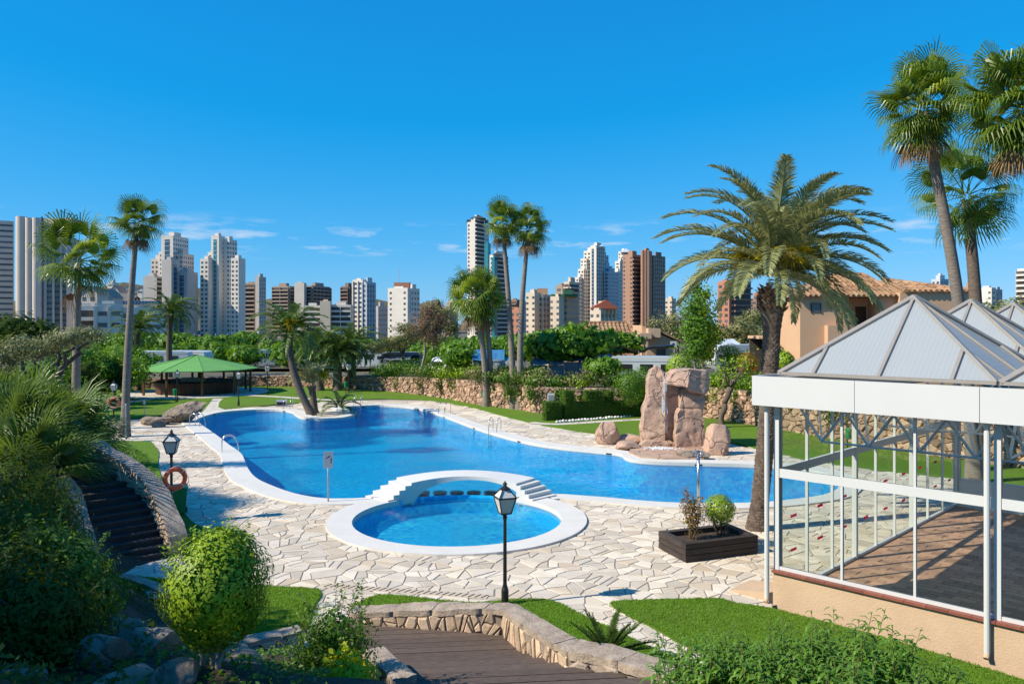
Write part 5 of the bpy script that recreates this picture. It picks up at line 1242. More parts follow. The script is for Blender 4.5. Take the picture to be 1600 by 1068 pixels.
# ---- bar kiosk with green roof
t = thing('bar_kiosk', 'round open bar kiosk with wide green conical roof and wooden posts', 'kiosk', (kio[0], kio[1], .05)); NK = 10; RK = 5.5
roofm = []
for k_ in range(NK):
    a, c = 2 * PI * k_ / NK + .15, 2 * PI * (k_ + 1) / NK + .15
    pa, pc_ = Vector((RK * math.cos(a), RK * math.sin(a), 2.22)), Vector((RK * math.cos(c), RK * math.sin(c), 2.22)); ap = Vector((0, 0, 3.42))
    b = MB(); b.poly([pa, pc_, ap.lerp(pc_, .02), ap.lerp(pa, .02)], R.random()); dz = Vector((0, 0, -.07)); b.poly([pc_ + dz, pa + dz, ap.lerp(pa, .02) + dz, ap.lerp(pc_, .02) + dz]); b.poly([pa + dz, pc_ + dz, pc_, pa], .5); put('roof_panel', b, M['greenroof'], t, world=False)
    b = MB(); b.bar(pa + Vector((0, 0, .02)), ap.lerp(pa, .02) + Vector((0, 0, .02)), .05, .03); put('ridge_strip', b, M['greenroof'], t, world=False)
    q = Vector((4.75 * math.cos(a), 4.75 * math.sin(a), 0)); b = MB(); b.bar(q + Vector((0, 0, 0)), q + Vector((0, 0, 2.30)), .17, .17, up=(1, 0, 0)); put('post', b, M['postwood'], t, world=False)
    q2 = Vector((4.75 * math.cos(c), 4.75 * math.sin(c), 0)); b = MB(); b.bar(q + Vector((0, 0, 2.19)), q2 + Vector((0, 0, 2.19)), .1, .14); put('beam', b, M['postwood'], t, world=False)
cn_ = thing('x', 'x', 'x'); bpy.data.objects.remove(cn_)
b = MB(); b.lathe([(3.62, .99), (3.68, 1.0), (3.68, 1.06), (3.2, 1.06), (3.15, .98)], n=40); ct = put('counter_top', b, M['drkwood'], t, world=False)
nb = 110
for k_ in range(nb):
    a, c = 2 * PI * k_ / nb, 2 * PI * (k_ + .93) / nb; r = R.random(); b = MB(); b.poly([(3.5 * math.cos(a), 3.5 * math.sin(a), .02), (3.5 * math.cos(c), 3.5 * math.sin(c), .02), (3.5 * math.cos(c), 3.5 * math.sin(c), .985), (3.5 * math.cos(a), 3.5 * math.sin(a), .985)], r); b.poly([(3.45 * math.cos(a), 3.45 * math.sin(a), .02), (3.5 * math.cos(a), 3.5 * math.sin(a), .02), (3.5 * math.cos(a), 3.5 * math.sin(a), .985), (3.45 * math.cos(a), 3.45 * math.sin(a), .985)], r)
    put('plank', b, M['barwood'], t, world=False)
b = MB(); b.lathe([(3.42, .03), (3.42, .97)], n=40); put('counter_core', b, M['black'], t, world=False)
b = MB(); b.box(-1.4, .6, -.4, .4, .05, 1.35); put('bar_cabinet', b, M['galv'], t, world=False)
b = MB(); b.tube([(0, .6, 0), (0, .6, 3.3)], .16, 10); put('centre_post', b, M['postwood'], t, world=False)
# ================================================================ GLASS PAVILION
U2 = Vector((.71, -.704, 0)).normalized(); V2 = Vector((-U2.y, U2.x, 0)); PC = Vector((6.10, 18.3, 0)); BAY = 4.45; NB = 3; NU = 2; FL = 0.06
pav = thing('glass_pavilion', 'white framed glass pavilion with grey pyramid skylights on a peach rendered base', 'pavilion', tuple(PC))
def pv(u, v, z=0): q = PC + U2 * u + V2 * v; return Vector((q.x, q.y, z))
LVv = BAY * NB; LUu = BAY * NU
def vbar(a, b_, w, h, name, m_, up=(0, 0, 1), parent=None):
    mb_ = MB(); mb_.bar(a, b_, w, h, up, r=R.random()); return put(name, mb_, m_, parent or pav)
# plinth below the street facade, stepping down to the left
b = MB(); b.prism([tuple(pv(-.05, -.12))[:2], tuple(pv(LUu, -.12))[:2], tuple(pv(LUu, .16))[:2], tuple(pv(-.05, .16))[:2]], -.6, .72); put('plinth', b, M['peach'], pav)
b = MB(); b.prism([tuple(pv(-1.15, -.10))[:2], tuple(pv(-.051, -.10))[:2], tuple(pv(-.051, .9))[:2], tuple(pv(-1.15, .9))[:2]], -.4, [.05, .22, .22, .05]); put('plinth_ramp', b, M['peach'], pav)
k_ = 0
while k_ < 22:
    u = -.06 + k_ * .41; b = MB(); b.bar(pv(u + .004, -.02, .745), pv(u + .406, -.02, .745), .34, .05, r=R.random()); put('sill_tile', b, M['sill'], pav); k_ += 1
b = MB(); b.poly([tuple(pv(0, .1, FL - .012)), tuple(pv(LUu, .1, FL - .012)), tuple(pv(LUu, LVv, FL - .012)), tuple(pv(0, LVv, FL - .012))]); flo = put('floor', b, M['grout'], pav)
cnt = 0; rest = MB(); rg = random.Random(77); row = 0; tl, tw = .50, .25; tiles = []
v = .14
while v < LVv - .1:
    u = .06 - (row % 2) * tl / 2
    while u < LUu - .05:
        a0, a1 = max(u, .05), min(u + tl - .012, LUu - .03)
        if a1 - a0 > .05: tiles.append((a0, a1, v, v + tw - .012))
        u += tl
    v += tw; row += 1
tiles.sort(key=lambda t_: -(1 if (t_[2] < 5.6 and t_[0] < 6.5) else 0) * 100 + pv(t_[0], t_[2]).length)
for a0, a1, v0, v1 in tiles:
    r = rg.random(); base = [tuple(pv(a0, v0))[:2], tuple(pv(a1, v0))[:2], tuple(pv(a1, v1))[:2], tuple(pv(a0, v1))[:2]]
    if cnt < 299:
        b = MB(); b.prism(base, FL - .02, FL + rg.uniform(0, .002), r); put('floor_tile', b, M['floor_tile'], flo); cnt += 1
    else: rest.prism(base, FL - .02, FL, r, bottom=False)
put('floor_tiles', rest, M['floor_tile'], flo, kind='stuff')
# posts, mullions, transoms and panes
ZB, ZT, ZM = .80, 4.50, 2.98
def facade(o_, dirv, length, n_major, subs, zb, zt, zm, thick=.07, outward=None, stickers=False, zsill=None):
    maj = [length * i / n_major for i in range(n_major + 1)]
    for i, s_ in enumerate(maj):
        p = o_ + dirv * s_; vbar(p + Vector((0, 0, zb)), p + Vector((0, 0, zt)), .12, .12, 'post', M['whitepaint'], up=tuple(dirv))
    for i in range(n_major):
        cuts = [maj[i]] + [maj[i] + (maj[i + 1] - maj[i]) * (k_ + 1) / subs for k_ in range(subs)]
        for k_ in range(1, subs):
            p = o_ + dirv * cuts[k_]; vbar(p + Vector((0, 0, zb + .07)), p + Vector((0, 0, zt)), thick, .05, 'mullion', M['whitepaint'], up=tuple(dirv))
        a, c = o_ + dirv * (maj[i] + .06), o_ + dirv * (maj[i + 1] - .06)
        vbar(a + Vector((0, 0, zm)), c + Vector((0, 0, zm)), .085, .20, 'transom', M['whitepaint']); vbar(a + Vector((0, 0, zb + .04)), c + Vector((0, 0, zb + .04)), .09, .075, 'bottom_rail', M['whitepaint'])
        for k_ in range(subs):
            for (z0, z1) in ((zb + .078, zm - .10), (zm + .10, zt - .02)):
                a, c = o_ + dirv * (cuts[k_] + .03), o_ + dirv * (cuts[k_ + 1] - .03); mb_ = MB(); mb_.poly([(a.x, a.y, z0), (c.x, c.y, z0), (c.x, c.y, z1), (a.x, a.y, z1)]); pn_ = put('pane', mb_, M['glass'], pav)
                if stickers and z0 < zm - .2:
                    for zz in (.95, 1.75):
                        m_ = (a + c) / 2; q = dirv.cross(Vector((0, 0, 1))) * .006; mb_ = MB()
                        e0 = m_ - dirv * .16 + q; e1 = m_ + dirv * .16 + q; mb_.poly([(e0.x, e0.y, zb + zz), (e1.x, e1.y, zb + zz), (e1.x, e1.y, zb + zz + .07), (e0.x, e0.y, zb + zz + .07)]); put('warning_strip', mb_, M['redprint'], pn_)
facade(pv(0, 0), U2, LUu, NU, 3, .77, ZT, ZM)
facade(pv(0, .07), V2, LVv - .14, NB, 3, .07, ZT, ZM, stickers=True)
facade(pv(.07, LVv), U2, LUu - .14, NU, 2, .95, ZT, 3.3)
b = MB(); b.prism([tuple(pv(.07, LVv - .06))[:2], tuple(pv(LUu, LVv - .06))[:2], tuple(pv(LUu, LVv + .06))[:2], tuple(pv(.07, LVv + .06))[:2]], FL, .95); put('back_parapet', b, M['white'], pav)
facade(pv(LUu, .1), V2, LVv - .2, NB, 2, .07, ZT, ZM)
# downpipes
for u, zb_ in ((-.16, .12), (BAY - .14, .15)):
    b = MB(); p = pv(u, -.20); b.tube([(p.x, p.y, zb_ + (0 if u < 0 else .0)), (p.x, p.y, 4.42)], .055, 12); b.lathe([(.055, 4.42), (.09, 4.50), (.09, 4.62)], (p.x, p.y, 0), 12); put('downpipe', b, M['whitepaint'], pav)
    b = MB(); b.tube([(p.x, p.y, zb_ - .02), tuple(p + Vector((0, 0, zb_ - .09)) - V2 * .07)], [.056, .05], 10); put('pipe_outlet', b, M['peach'], pav)
# fascia panels
ZF0, ZF1 = 4.53, 5.20; ov = .42
def fascia(a, c, nrm, seg):
    L = (c - a).length; n_ = max(1, round(L / seg)); d = (c - a) / n_
    for i in range(n_):
        p, q = a + d * i + d.normalized() * .006, a + d * (i + 1) - d.normalized() * .006; b_ = MB(); b_.prism([(p.x, p.y), (q.x, q.y), (q.x + nrm.x * .06, q.y + nrm.y * .06), (p.x + nrm.x * .06, p.y + nrm.y * .06)], ZF0, ZF1); put('fascia_panel', b_, M['whitepaint'], pav)
fascia(pv(-ov, -ov), pv(LUu, -ov), V2, 2.35); fascia(pv(-ov, -ov + .066), pv(-ov, LVv + ov), U2, 2.35); fascia(pv(-ov + .066, LVv + ov), pv(LUu, LVv + ov), -V2, 2.35)
b = MB(); b.poly([tuple(pv(-ov + .07, -ov + .07, ZF0 + .03)), tuple(pv(-ov + .07, LVv + ov - .07, ZF0 + .03)), tuple(pv(.12, LVv + ov - .07, ZF0 + .03)), tuple(pv(.12, .12, ZF0 + .03)), tuple(pv(LUu, .12, ZF0 + .03)), tuple(pv(LUu, -ov + .07, ZF0 + .03))]); put('soffit', b, M['whitepaint'], pav)
b = MB(); b.poly([tuple(pv(-ov + .07, -ov + .07, ZF1 - .06)), tuple(pv(LUu, -ov + .07, ZF1 - .06)), tuple(pv(LUu, .10, ZF1 - .06)), tuple(pv(.10, .10, ZF1 - .06)), tuple(pv(.10, LVv, ZF1 - .06)), tuple(pv(-ov + .07, LVv, ZF1 - .06))]); put('gutter', b, M['alu'], pav)
# pyramid skylights
m, n, nodes, links, p = newmat('polycarbonate')
tc_ = nodes.new('ShaderNodeTexCoord'); wv = nodes.new('ShaderNodeTexWave'); wv.inputs['Scale'].default_value = 3.2; wv.bands_direction = 'X'
mpn = nodes.new('ShaderNodeMapping'); mpn.inputs['Rotation'].default_value = (0, 0, math.atan2(U2.y, U2.x) * -1); links.new(tc_.outputs['Object'], mpn.inputs[0]); links.new(mpn.outputs[0], wv.inputs['Vector'])
col = mixrgb(nodes, links, wv.outputs['Fac'], (0.54, 0.59, 0.62), (0.585, 0.635, 0.66))
col = mixrgb(nodes, links, mrange(nodes, links, noise_node(nodes, links, .8, 4), .45, .7, 0, .6), col, (0.62, 0.65, 0.66))
links.new(col, p.inputs['Base Color']); p.inputs['Roughness'].default_value = .28; p.inputs['Specular IOR Level'].default_value = .6
tl_ = nodes.new('ShaderNodeBsdfTranslucent'); links.new(col, tl_.inputs['Color']); xs_ = nodes.new('ShaderNodeMixShader'); xs_.inputs[0].default_value = .5; links.new(p.outputs[0], xs_.inputs[1]); links.new(tl_.outputs[0], xs_.inputs[2]); links.new(xs_.outputs[0], nodes['Material Output'].inputs['Surface']); M['poly'] = m
ZP0, ZP1 = 5.24, 6.98
for iu in range(NU):
    for iv in range(NB):
        u0, v0 = iu * BAY + .03, iv * BAY + .03; u1, v1 = u0 + BAY - .06, v0 + BAY - .06; ap = pv((u0 + u1) / 2, (v0 + v1) / 2, ZP1)
        sky_ = bpy.data.objects.new('skylight', None); sky_.location = ap - origin(pav) - Vector((0, 0, ZP1 - ZP0)); lay(sky_, pav)
        C_ = [pv(u0, v0, ZP0), pv(u1, v0, ZP0), pv(u1, v1, ZP0), pv(u0, v1, ZP0)]
        for s_ in range(4):
            a, c = C_[s_], C_[(s_ + 1) % 4]; n_ = (c - a).cross(ap - a).normalized()
            ts = [0, .18, .5, .82, 1.0]
            def top_of(t_): return (a.lerp(ap, t_ * 2) if t_ <= .5 else c.lerp(ap, (1 - t_) * 2))
            for k_ in range(4):
                p0, p1 = a.lerp(c, ts[k_]), a.lerp(c, ts[k_ + 1]); q1, q0 = top_of(ts[k_ + 1]), top_of(ts[k_])
                mb_ = MB(); pts = [p0, p1, q1, q0]; pts = [p_ for i_, p_ in enumerate(pts) if (p_ - pts[i_ - 1]).length > 1e-4]; mb_.poly([tuple(p_) for p_ in pts]); put('roof_pane', mb_, M['poly'], sky_)
            for k_ in (1, 2, 3):
                p0, q0 = a.lerp(c, ts[k_]), top_of(ts[k_]); vbar(p0 + n_ * .03, q0 + n_ * .03, .07, .05, 'glazing_bar', M['alu'], tuple(n_), sky_)
            vbar(a + Vector((0, 0, .02)), c + Vector((0, 0, .02)), .09, .07, 'base_bar', M['alu'], parent=sky_)
            vbar(a + n_ * .035, ap + Vector((0, 0, .04)), .11, .06, 'hip_bar', M['alu'], tuple(n_), sky_)
# tubular space frame under the roof
M['tubes'] = mat('truss_paint', (0.80, 0.82, 0.84), (0.76, 0.78, 0.80), .4, 3)
def tub(a, c, r=.03): 
    TR.tube([tuple(a), tuple(c)], r, 6, False)
for iv in range(NB + 1):
    TR = MB(); v = min(max(iv * BAY, .5), LVv - .5); n_ = 8; h_ = (LUu - .6) / n_
    for i in range(n_):
        u = .3 + i * h_; tub(pv(u, v, 4.46), pv(u + h_, v, 4.46), .022); tub(pv(u, v, 4.46), pv(u + h_ / 2, v + .0, 3.72)); tub(pv(u + h_ / 2, v, 3.72), pv(u + h_, v, 4.46)); tub(pv(u + h_ / 2, v, 3.72), pv(u + .15, v + .7, 4.46), .022); tub(pv(u + h_ / 2, v, 3.72), pv(u + h_ - .15, v + .7, 4.46), .022)
        if i < n_ - 1: tub(pv(u + h_ / 2, v, 3.72), pv(u + 1.5 * h_, v, 3.72), .028)
    put('roof_truss', TR, M['tubes'], pav)
for iu in range(1, NU + 1):
    TR = MB(); u = iu * BAY - (.5 if iu == NU else 0); n_ = 12; h_ = (LVv - .6) / n_
    for i in range(n_):
        v = .3 + i * h_; tub(pv(u, v, 4.44), pv(u, v + h_ / 2, 3.72)); tub(pv(u, v + h_ / 2, 3.72), pv(u, v + h_, 4.44)); tub(pv(u, v, 4.44), pv(u, v + h_, 4.44), .022)
        if i < n_ - 1: tub(pv(u, v + h_ / 2, 3.72), pv(u, v + 1.5 * h_, 3.72), .028)
    put('roof_truss', TR, M['tubes'], pav)
t = thing('air_conditioner', 'dark wall air conditioner inside the pavilion near the truss', 'air conditioner', tuple(pv(6.4, 6.2, 3.35)), math.atan2(U2.y, U2.x)); b = MB(); b.box(-.6, .6, -.15, .15, 0, .38); put('case', b, M['black'], t, world=False)
for z in (.06, .12, .18, .24): b = MB(); b.box(-.55, .55, -.165, -.152, z, z + .03); put('louvre', b, M['galv'], t, world=False)
b = MB(); b.bar((-.4, 0, .38), (-.4, 0, 1.1), .03, .03); b.bar((.4, 0, .38), (.4, 0, 1.1), .03, .03); put('hanger', b, M['galv'], t, world=False)
t = thing('buffet_table', 'long white clothed table standing inside the pavilion', 'table', tuple(pv(6.6, 1.9, FL)), math.atan2(V2.y, V2.x)); b = MB(); b.box(-1.3, 1.3, -.45, .45, .72, .76); put('top', b, M['whitepaint'], t, world=False); b = MB(); b.prism([(-1.32, -.47), (1.32, -.47), (1.32, .47), (-1.32, .47)], .12, .718); put('cloth', b, M['white'], t, world=False)
for x in (-1.2, 1.2):
    for y in (-.35, .35): b = MB(); b.bar((x, y, 0), (x, y, .15), .04, .04, up=(1, 0, 0)); put('leg', b, M['galv'], t, world=False)

# ================================================================ HEDGES, SHRUBS, TREES
def hedge_box(label, boxes, n_, seed, size=.07, m_='leafhedge', name='clipped_hedge', tops=None, dirv=Vector((1, 0, 0)), o_=Vector((0, 0, 0))):
    """boxes: (s0, s1, depth, z0, z1) along dirv from o_"""
    t_ = thing(name, label, 'hedge', tuple(o_)); g = np.random.default_rng(seed); nrm = Vector((-dirv.y, dirv.x, 0)); PP, NN = [], []; core = MB()
    ar = [((s1 - s0) * (z1 - z0) * 2 + (s1 - s0) * dp + dp * (z1 - z0) * 2) for s0, s1, dp, z0, z1 in boxes]
    for (s0, s1, dp, z0, z1), a_ in zip(boxes, ar):
        i_ = .06; q = [dirv * (s0 + i_) + nrm * i_, dirv * (s1 - i_) + nrm * i_, dirv * (s1 - i_) + nrm * (dp - i_), dirv * (s0 + i_) + nrm * (dp - i_)]; core.prism([(p_.x, p_.y) for p_ in q], z0, z1 - i_)
        k_ = int(n_ * a_ / sum(ar)); f_ = g.random(k_); wts = np.array([(s1 - s0) * (z1 - z0), (s1 - s0) * (z1 - z0), (s1 - s0) * dp, dp * (z1 - z0), dp * (z1 - z0)]); wts = wts / wts.sum(); fc = g.choice(5, k_, p=wts)
        for i in range(k_):
            s_, d_, z_ = g.uniform(s0, s1), g.uniform(0, dp), g.uniform(z0, z1); j = g.normal(0, .025)
            if fc[i] == 0: d_ = j; nn = -nrm
            elif fc[i] == 1: d_ = dp + j; nn = nrm
            elif fc[i] == 2: z_ = z1 + j; nn = Vector((0, 0, 1))
            elif fc[i] == 3: s_ = s0 + j; nn = -dirv
            else: s_ = s1 + j; nn = dirv
            p_ = dirv * s_ + nrm * d_; PP.append((p_.x, p_.y, z_)); NN.append(tuple(nn))
    put('core', core, M['leafC'], t_, world=False); inst('foliage', leaf_mesh('foliage', np.array(PP), np.array(NN), size, 2.0, M[m_], seed), t_); return t_
ho = Vector((*gp(853, 658), 0)); he = Vector((*gp(1010, 651), 0)); hd = (he - ho).normalized(); HL = (he - ho).length
hedge_box('dark clipped cypress hedge with raised square blocks behind the lawn', [(0, 1.15, .7, .02, 1.25), (1.35, 2.05, .9, .02, 1.95), (2.05, HL, .75, .02, 1.15), (2.9, 4.1, .6, 1.15, 1.9), (4.5, 5.0, .6, 1.15, 1.85), (HL - .9, HL + .6, .7, 1.0, 1.85)], 16000, 401, .085, dirv=hd, o_=ho)
def zt_(x, y):
    """terrace level"""
    return 1.9 if x > -4 else (1.55 if x > -14 else 1.05)
rg = random.Random(41)
# creepers and shrubs along the top of the retaining wall
kinds = ['leafA', 'leafA', 'leafmul', 'leafB', 'leafC', 'leafgrey']
words = {'leafA': 'mid green', 'leafmul': 'fresh green', 'leafB': 'bright yellowish green', 'leafC': 'dark green', 'leafgrey': 'dull grey green'}
near_words = ['behind the kiosk', 'beside the kiosk', 'right of the kiosk', 'beyond the far lamp', 'behind the leaning peninsula palm', 'behind the palm clump', 'next to the palm clump', 'below the spreading olive trees', 'beside the thin pale trunk', 'left of the joined fan palms', 'between the fan palms', 'behind the tall fan palms', 'above the clipped hedge', 'behind the raised hedge blocks', 'before the big caravan', 'beside the waterfall', 'behind the pollarded tree']
idxs = [int(len(wl) * f_) for f_ in np.linspace(.22, .80, 58)]
for i_, k_ in enumerate(idxs):
    p = wl[min(k_, len(wl) - 1)]; m_ = rg.choice(kinds); s_ = rg.uniform(.7, 1.35) * (1.3 if -14 < p[0] < -3 else 1.0); hang = rg.random() < .65
    x = p[0] + rg.uniform(-.6, .6); y = p[1] + rg.uniform(.1, .7)
    bl = [((0, 0, .35 * s_), (1.1 * s_, .6 * s_, .55 * s_)), ((.6 * s_, .1, .6 * s_), (.6 * s_, .5 * s_, .5 * s_))]
    if hang: bl.append(((rg.uniform(-.4, .4), -.55, -.55), (.55, .22, .75)))
    wd = near_words[min(len(near_words) - 1, int(i_ / len(idxs) * len(near_words)))]
    shrub(f'{words[m_]} shrub {"spilling over" if hang else "growing along"} the retaining wall {wd}', (x, y, p[2]), bl, 900, .16, 1.6, m_, 500 + i_, group='shrubs along the retaining wall', lump=.55, shell=.8, stems=3)
# mulberry trees of the campsite, pruned round: three shapes shared
def mul_proto(seed, w):
    return [((0, 0, 0), (w, w * .9, .85)), ((-w * .7, .2, .1), (w * .7, w * .7, .75)), ((w * .7, -.1, .15), (w * .7, w * .7, .8)), ((.1, .5, .55), (w * .6, w * .6, .55))]
protos = []
for i_ in range(4):
    P, N_ = blob_points(mul_proto(i_, 1.5), 2300, 600 + i_, .65, .45); protos.append(leaf_mesh('crown', P, N_, .30, 1.25, M['leafmul'], 600 + i_, droop=.4))
def mulberry(label, x, y, zb, zc, s_, k_):
    t_ = thing('mulberry_tree', label, 'tree', (x, y, zb), rg.uniform(0, 6), 'pruned campsite trees'); b_ = MB(); h_ = zc - zb
    pts = limb(b_, (0, 0, -.2), (0, 0, h_ * .72), .13, .10, .1, 4, k_)
    for j in range(5): an = j * 1.26; limb(b_, pts[-1], (math.cos(an) * s_, math.sin(an) * s_, h_ + rg.uniform(-.2, .4)), .07, .025, .15, 3, k_ + j, 5)
    put('trunk', b_, M['bark'], t_, world=False, smooth=True); inst('crown', protos[k_ % 4], t_, (0, 0, h_), (0, 0, 0), (s_, s_, s_ * .95))
mids = [(718, 556, 68, 1.15, 'pruned leafy tree behind the joined fan palms'), (772, 552, 72, 1.2, 'pruned leafy tree seen between the fan palm trunks'), (830, 543, 66, 1.25, 'pruned leafy tree right of the tall fan palms'), (868, 541, 63, 1.35, 'big pruned leafy tree in front of the tiled roof'), (905, 536, 64, 1.5, 'largest pruned leafy tree before the tiled camp building'), (962, 538, 70, 1.3, 'pruned leafy tree beside the black shade net'),
        (800, 548, 80, 1.4, 'pruned leafy tree deeper in the camp behind the tall fan palms'), (740, 546, 84, 1.4, 'pruned leafy tree deep in the camp above the blue tarpaulin'), (690, 552, 78, 1.3, 'pruned leafy tree behind the dry tree'), (940, 575, 59, .85, 'small round leafy tree at the wall above the hedge')]
for i_, (px, py, d_, s_, lab) in enumerate(mids):
    x = atx(px, d_); mulberry(lab, x, d_, 1.7, atz(py, d_), s_, i_)
lw_ = ['beyond the slim date palm', 'behind the kiosk roof', 'right of the kiosk roof', 'behind the leaning palm', 'behind the palm clump', 'behind the olive trees', 'past the flag poles', 'left of the tall slender palm']
i_ = 0
for px in range(150, 690, 23):
    d_ = rg.choice([92, 99, 106, 114, 122]); py = rg.uniform(553, 562); lab = lw_[7] if px < 200 else lw_[0] if px < 270 else lw_[1] if px < 340 else lw_[2] if px < 420 else lw_[3] if px < 480 else lw_[4] if px < 570 else lw_[5]
    mulberry(f'small pruned tree in the campsite rows {lab}', atx(px + rg.uniform(-6, 6), d_), d_, .4, atz(py, d_), rg.uniform(1.15, 1.65), i_); i_ += 1
for px in range(170, 860, 32):
    d_ = rg.uniform(135, 175); mulberry('small pruned tree in the farthest campsite row below the towers', atx(px, d_), d_, -.6, atz(rg.uniform(533, 546), d_), rg.uniform(1.7, 2.4), i_); i_ += 1
# big bright tree left, behind the left lawn
for i_, (px, py, d_, w, h_, m_, lab) in enumerate([(160, 575, 66, 3.6, 2.6, 'leafB', 'broad bright green tree behind the left lawn'), (196, 562, 74, 3.0, 2.3, 'leafmul', 'bright leafy tree between the two slim date palms'), (120, 568, 62, 2.8, 2.4, 'leafmul', 'leafy green tree behind the wind-blown fan palm'), (60, 590, 58, 3.4, 2.6, 'leafA', 'dense green tree behind the olive tree')]):
    zc = atz(py, d_); x = atx(px, d_); tree(lab, (x, d_, 0.0), (0, 0, zc * .6), .2, [((0, 0, zc), (w * .75, w * .6, h_ * .6)), ((-w * .55, .3, zc - .5), (w * .5, w * .5, h_ * .5)), ((w * .55, 0, zc - .4), (w * .5, w * .5, h_ * .55)), ((0, -.5, zc - 1.2), (w * .6, w * .5, h_ * .4))], 6500, .26, 1.5, m_, 650 + i_)
# dark drooping shrubs (yucca-like) on the left lawn
for i_, (px, py, lab) in enumerate([(128, 640, 'dark spiky yucca tree on the left lawn behind the palm trunk'), (172, 632, 'dark spiky yucca tree beside the life ring post')]):
    q = gp(px, py); tree(lab, (q[0], q[1], 0), (.5, .2, 1.6), .14, [((.2, 0, 2.6), (1.0, .9, .9)), ((-.5, .1, 2.1), (.8, .7, .7)), ((.9, 0, 2.0), (.7, .6, .6))], 1500, .55, 8, 'leafC', 670 + i_, name='yucca_tree', lump=.3, droop=.8)
# olive tree on the left, with twisted limbs and flat clouds of leaves
q = gp(62, 664); D3 = 34.0
ol = thing('olive_tree', 'gnarled olive tree with twisted limbs and cloud-pruned grey foliage', 'tree', (atx(52, D3), D3, 0.4)); O_ = Vector(ol.location)
b = MB(); k0 = Vector(P3(62, 612, D3)) - O_; limb(b, (0, 0, -.3), k0, .34, .26, .2, 5, 1, 9)
fk = Vector(P3(95, 585, D3)) - O_; limb(b, k0, fk, .24, .18, .3, 5, 2, 8); cl = []
for i_, (px, py, rx, rz) in enumerate([(120, 527, 1.15, .50), (92, 532, .85, .45), (150, 522, .75, .38), (30, 545, 1.25, .62), (65, 548, .8, .5), (5, 560, 1.0, .7), (105, 612, .55, .38), (85, 604, .5, .35)]):
    c = Vector(P3(px, py, D3)) - O_; cl.append(((c.x, c.y + rg.uniform(-.5, .5), c.z), (rx, rx * .9, rz))); limb(b, fk if px > 70 else k0, c, .13, .03, .35, 6, 10 + i_, 6)
put('trunk', b, M['bark'], ol, world=False, smooth=True); P, N_ = blob_points(cl, 9000, 700, .8, .35); inst('crown', leaf_mesh('crown', P, N_, .13, 2.6, M['leafolive'], 700), ol)
q = gp(78, 640); tree('small grey-leaved tree with twin stems on the left lawn', (q[0], q[1], 0), (.2, 0, 1.4), .12, [((.3, 0, 2.1), (.9, .8, .55)), ((-.4, 0, 1.8), (.6, .6, .45))], 1800, .13, 2.6, 'leafolive', 702, name='olive_tree')
# trees at the wall in the middle
q = gp(663, 617); tree('thin pale tree with dry brown foliage at the retaining wall', (q[0], q[1] - .3, 0), (.1, .2, 5.2), .14, [((0, 0, 6.0), (1.3, 1.2, 1.5)), ((.8, 0, 5.0), (1.1, 1, 1.0)), ((.4, .2, 7.3), (1.1, 1, 1.0)), ((1.4, .3, 6.6), (.9, .8, .9))], 4200, .19, 2.4, 'leafdry', 711, 'palebark', lump=.7, shell=.9)
tree('grey green tree mingled with the dry tree at the wall', (q[0] + 1.2, q[1] + 4, 1.6), (.2, .2, 3.4), .15, [((0, 0, 5.4), (1.4, 1.2, 1.3)), ((.9, 0, 4.3), (1.1, 1, 1)), ((-.7, 0, 6.2), (1.0, .9, .8))], 4200, .2, 2.4, 'leafgrey', 712, lump=.7, shell=.9)
q = (atx(640, 80), 80, 1.3); tree('spreading olive tree with dark crooked trunk behind the wall', q, (-.7, 0, 2.0), .26, [((-1.2, 0, 3.3), (1.6, 1.3, .7)), ((.4, .3, 3.9), (1.5, 1.3, .7)), ((-.3, 0, 4.6), (1.3, 1.2, .6))], 5200, .17, 2.4, 'leafgrey', 713, lump=.6)
q = (atx(600, 84), 84, 1.2); tree('low olive tree beyond the palm clump', q, (.3, 0, 1.6), .22, [((-.8, 0, 2.6), (1.5, 1.3, .7)), ((.9, .3, 2.9), (1.5, 1.3, .7))], 3600, .18, 2.4, 'leafgrey', 714, lump=.6)
# pollarded tree by the waterfall
q = gp(1128, 668); t = thing('pollarded_tree', 'pollarded tree with bare upright branches behind the waterfall', 'tree', (q[0], q[1], 0)); b = MB(); limb(b, (0, 0, -.2), (.15, 0, 1.5), .20, .17, .15, 5, 3, 9); limb(b, (.15, 0, 1.5), (.55, .1, 2.45), .17, .2, .1, 4, 4, 9); ep = []
for i_ in range(9):
    an = rg.uniform(0, 2 * PI); e = Vector((.5 + math.cos(an) * rg.uniform(.6, 1.4), math.sin(an) * .8, rg.uniform(3.2, 4.3))); limb(b, (.5, .1, 2.4), e, .06, .025, .15, 4, 20 + i_, 5)
    for k_ in range(45): ep.append(tuple(e + Vector((rg.gauss(0, .4), rg.gauss(0, .4), rg.gauss(0, .35)))))
put('trunk', b, M['bark'], t, world=False, smooth=True); inst('crown', leaf_mesh('crown', np.array(ep), np.tile([0, 0, 1.0], (len(ep), 1)), .17, 1.4, M['leafB'], 721), t)
# poplars behind the waterfall
for i_, (px, py, d_, h_, lab) in enumerate([(1086, 582, 58, 7.6, 'pale-stemmed poplar with shimmering leaves behind the waterfall'), (1100, 583, 60, 7.0, 'second poplar stem leaning right behind the waterfall')]):
    x = atx(px, d_); tree(lab, (x, d_, 1.8), (.1, 0, h_ * .7), .11, [((0, 0, h_ * .35), (1.2, 1.1, 1.2)), ((.1, 0, h_ * .55), (1.35, 1.1, 1.5)), ((-.1, 0, h_ * .78), (1.0, .9, 1.4)), ((.6, .2, h_ * .5), (1.1, .9, 1.0)), ((0, 0, h_ * .95), (.6, .5, .9))], 4600, .19, 1.4, 'leafB' if i_ else 'leafmul', 731 + i_, 'palebark', name='poplar_tree', lump=.7, shell=.95)
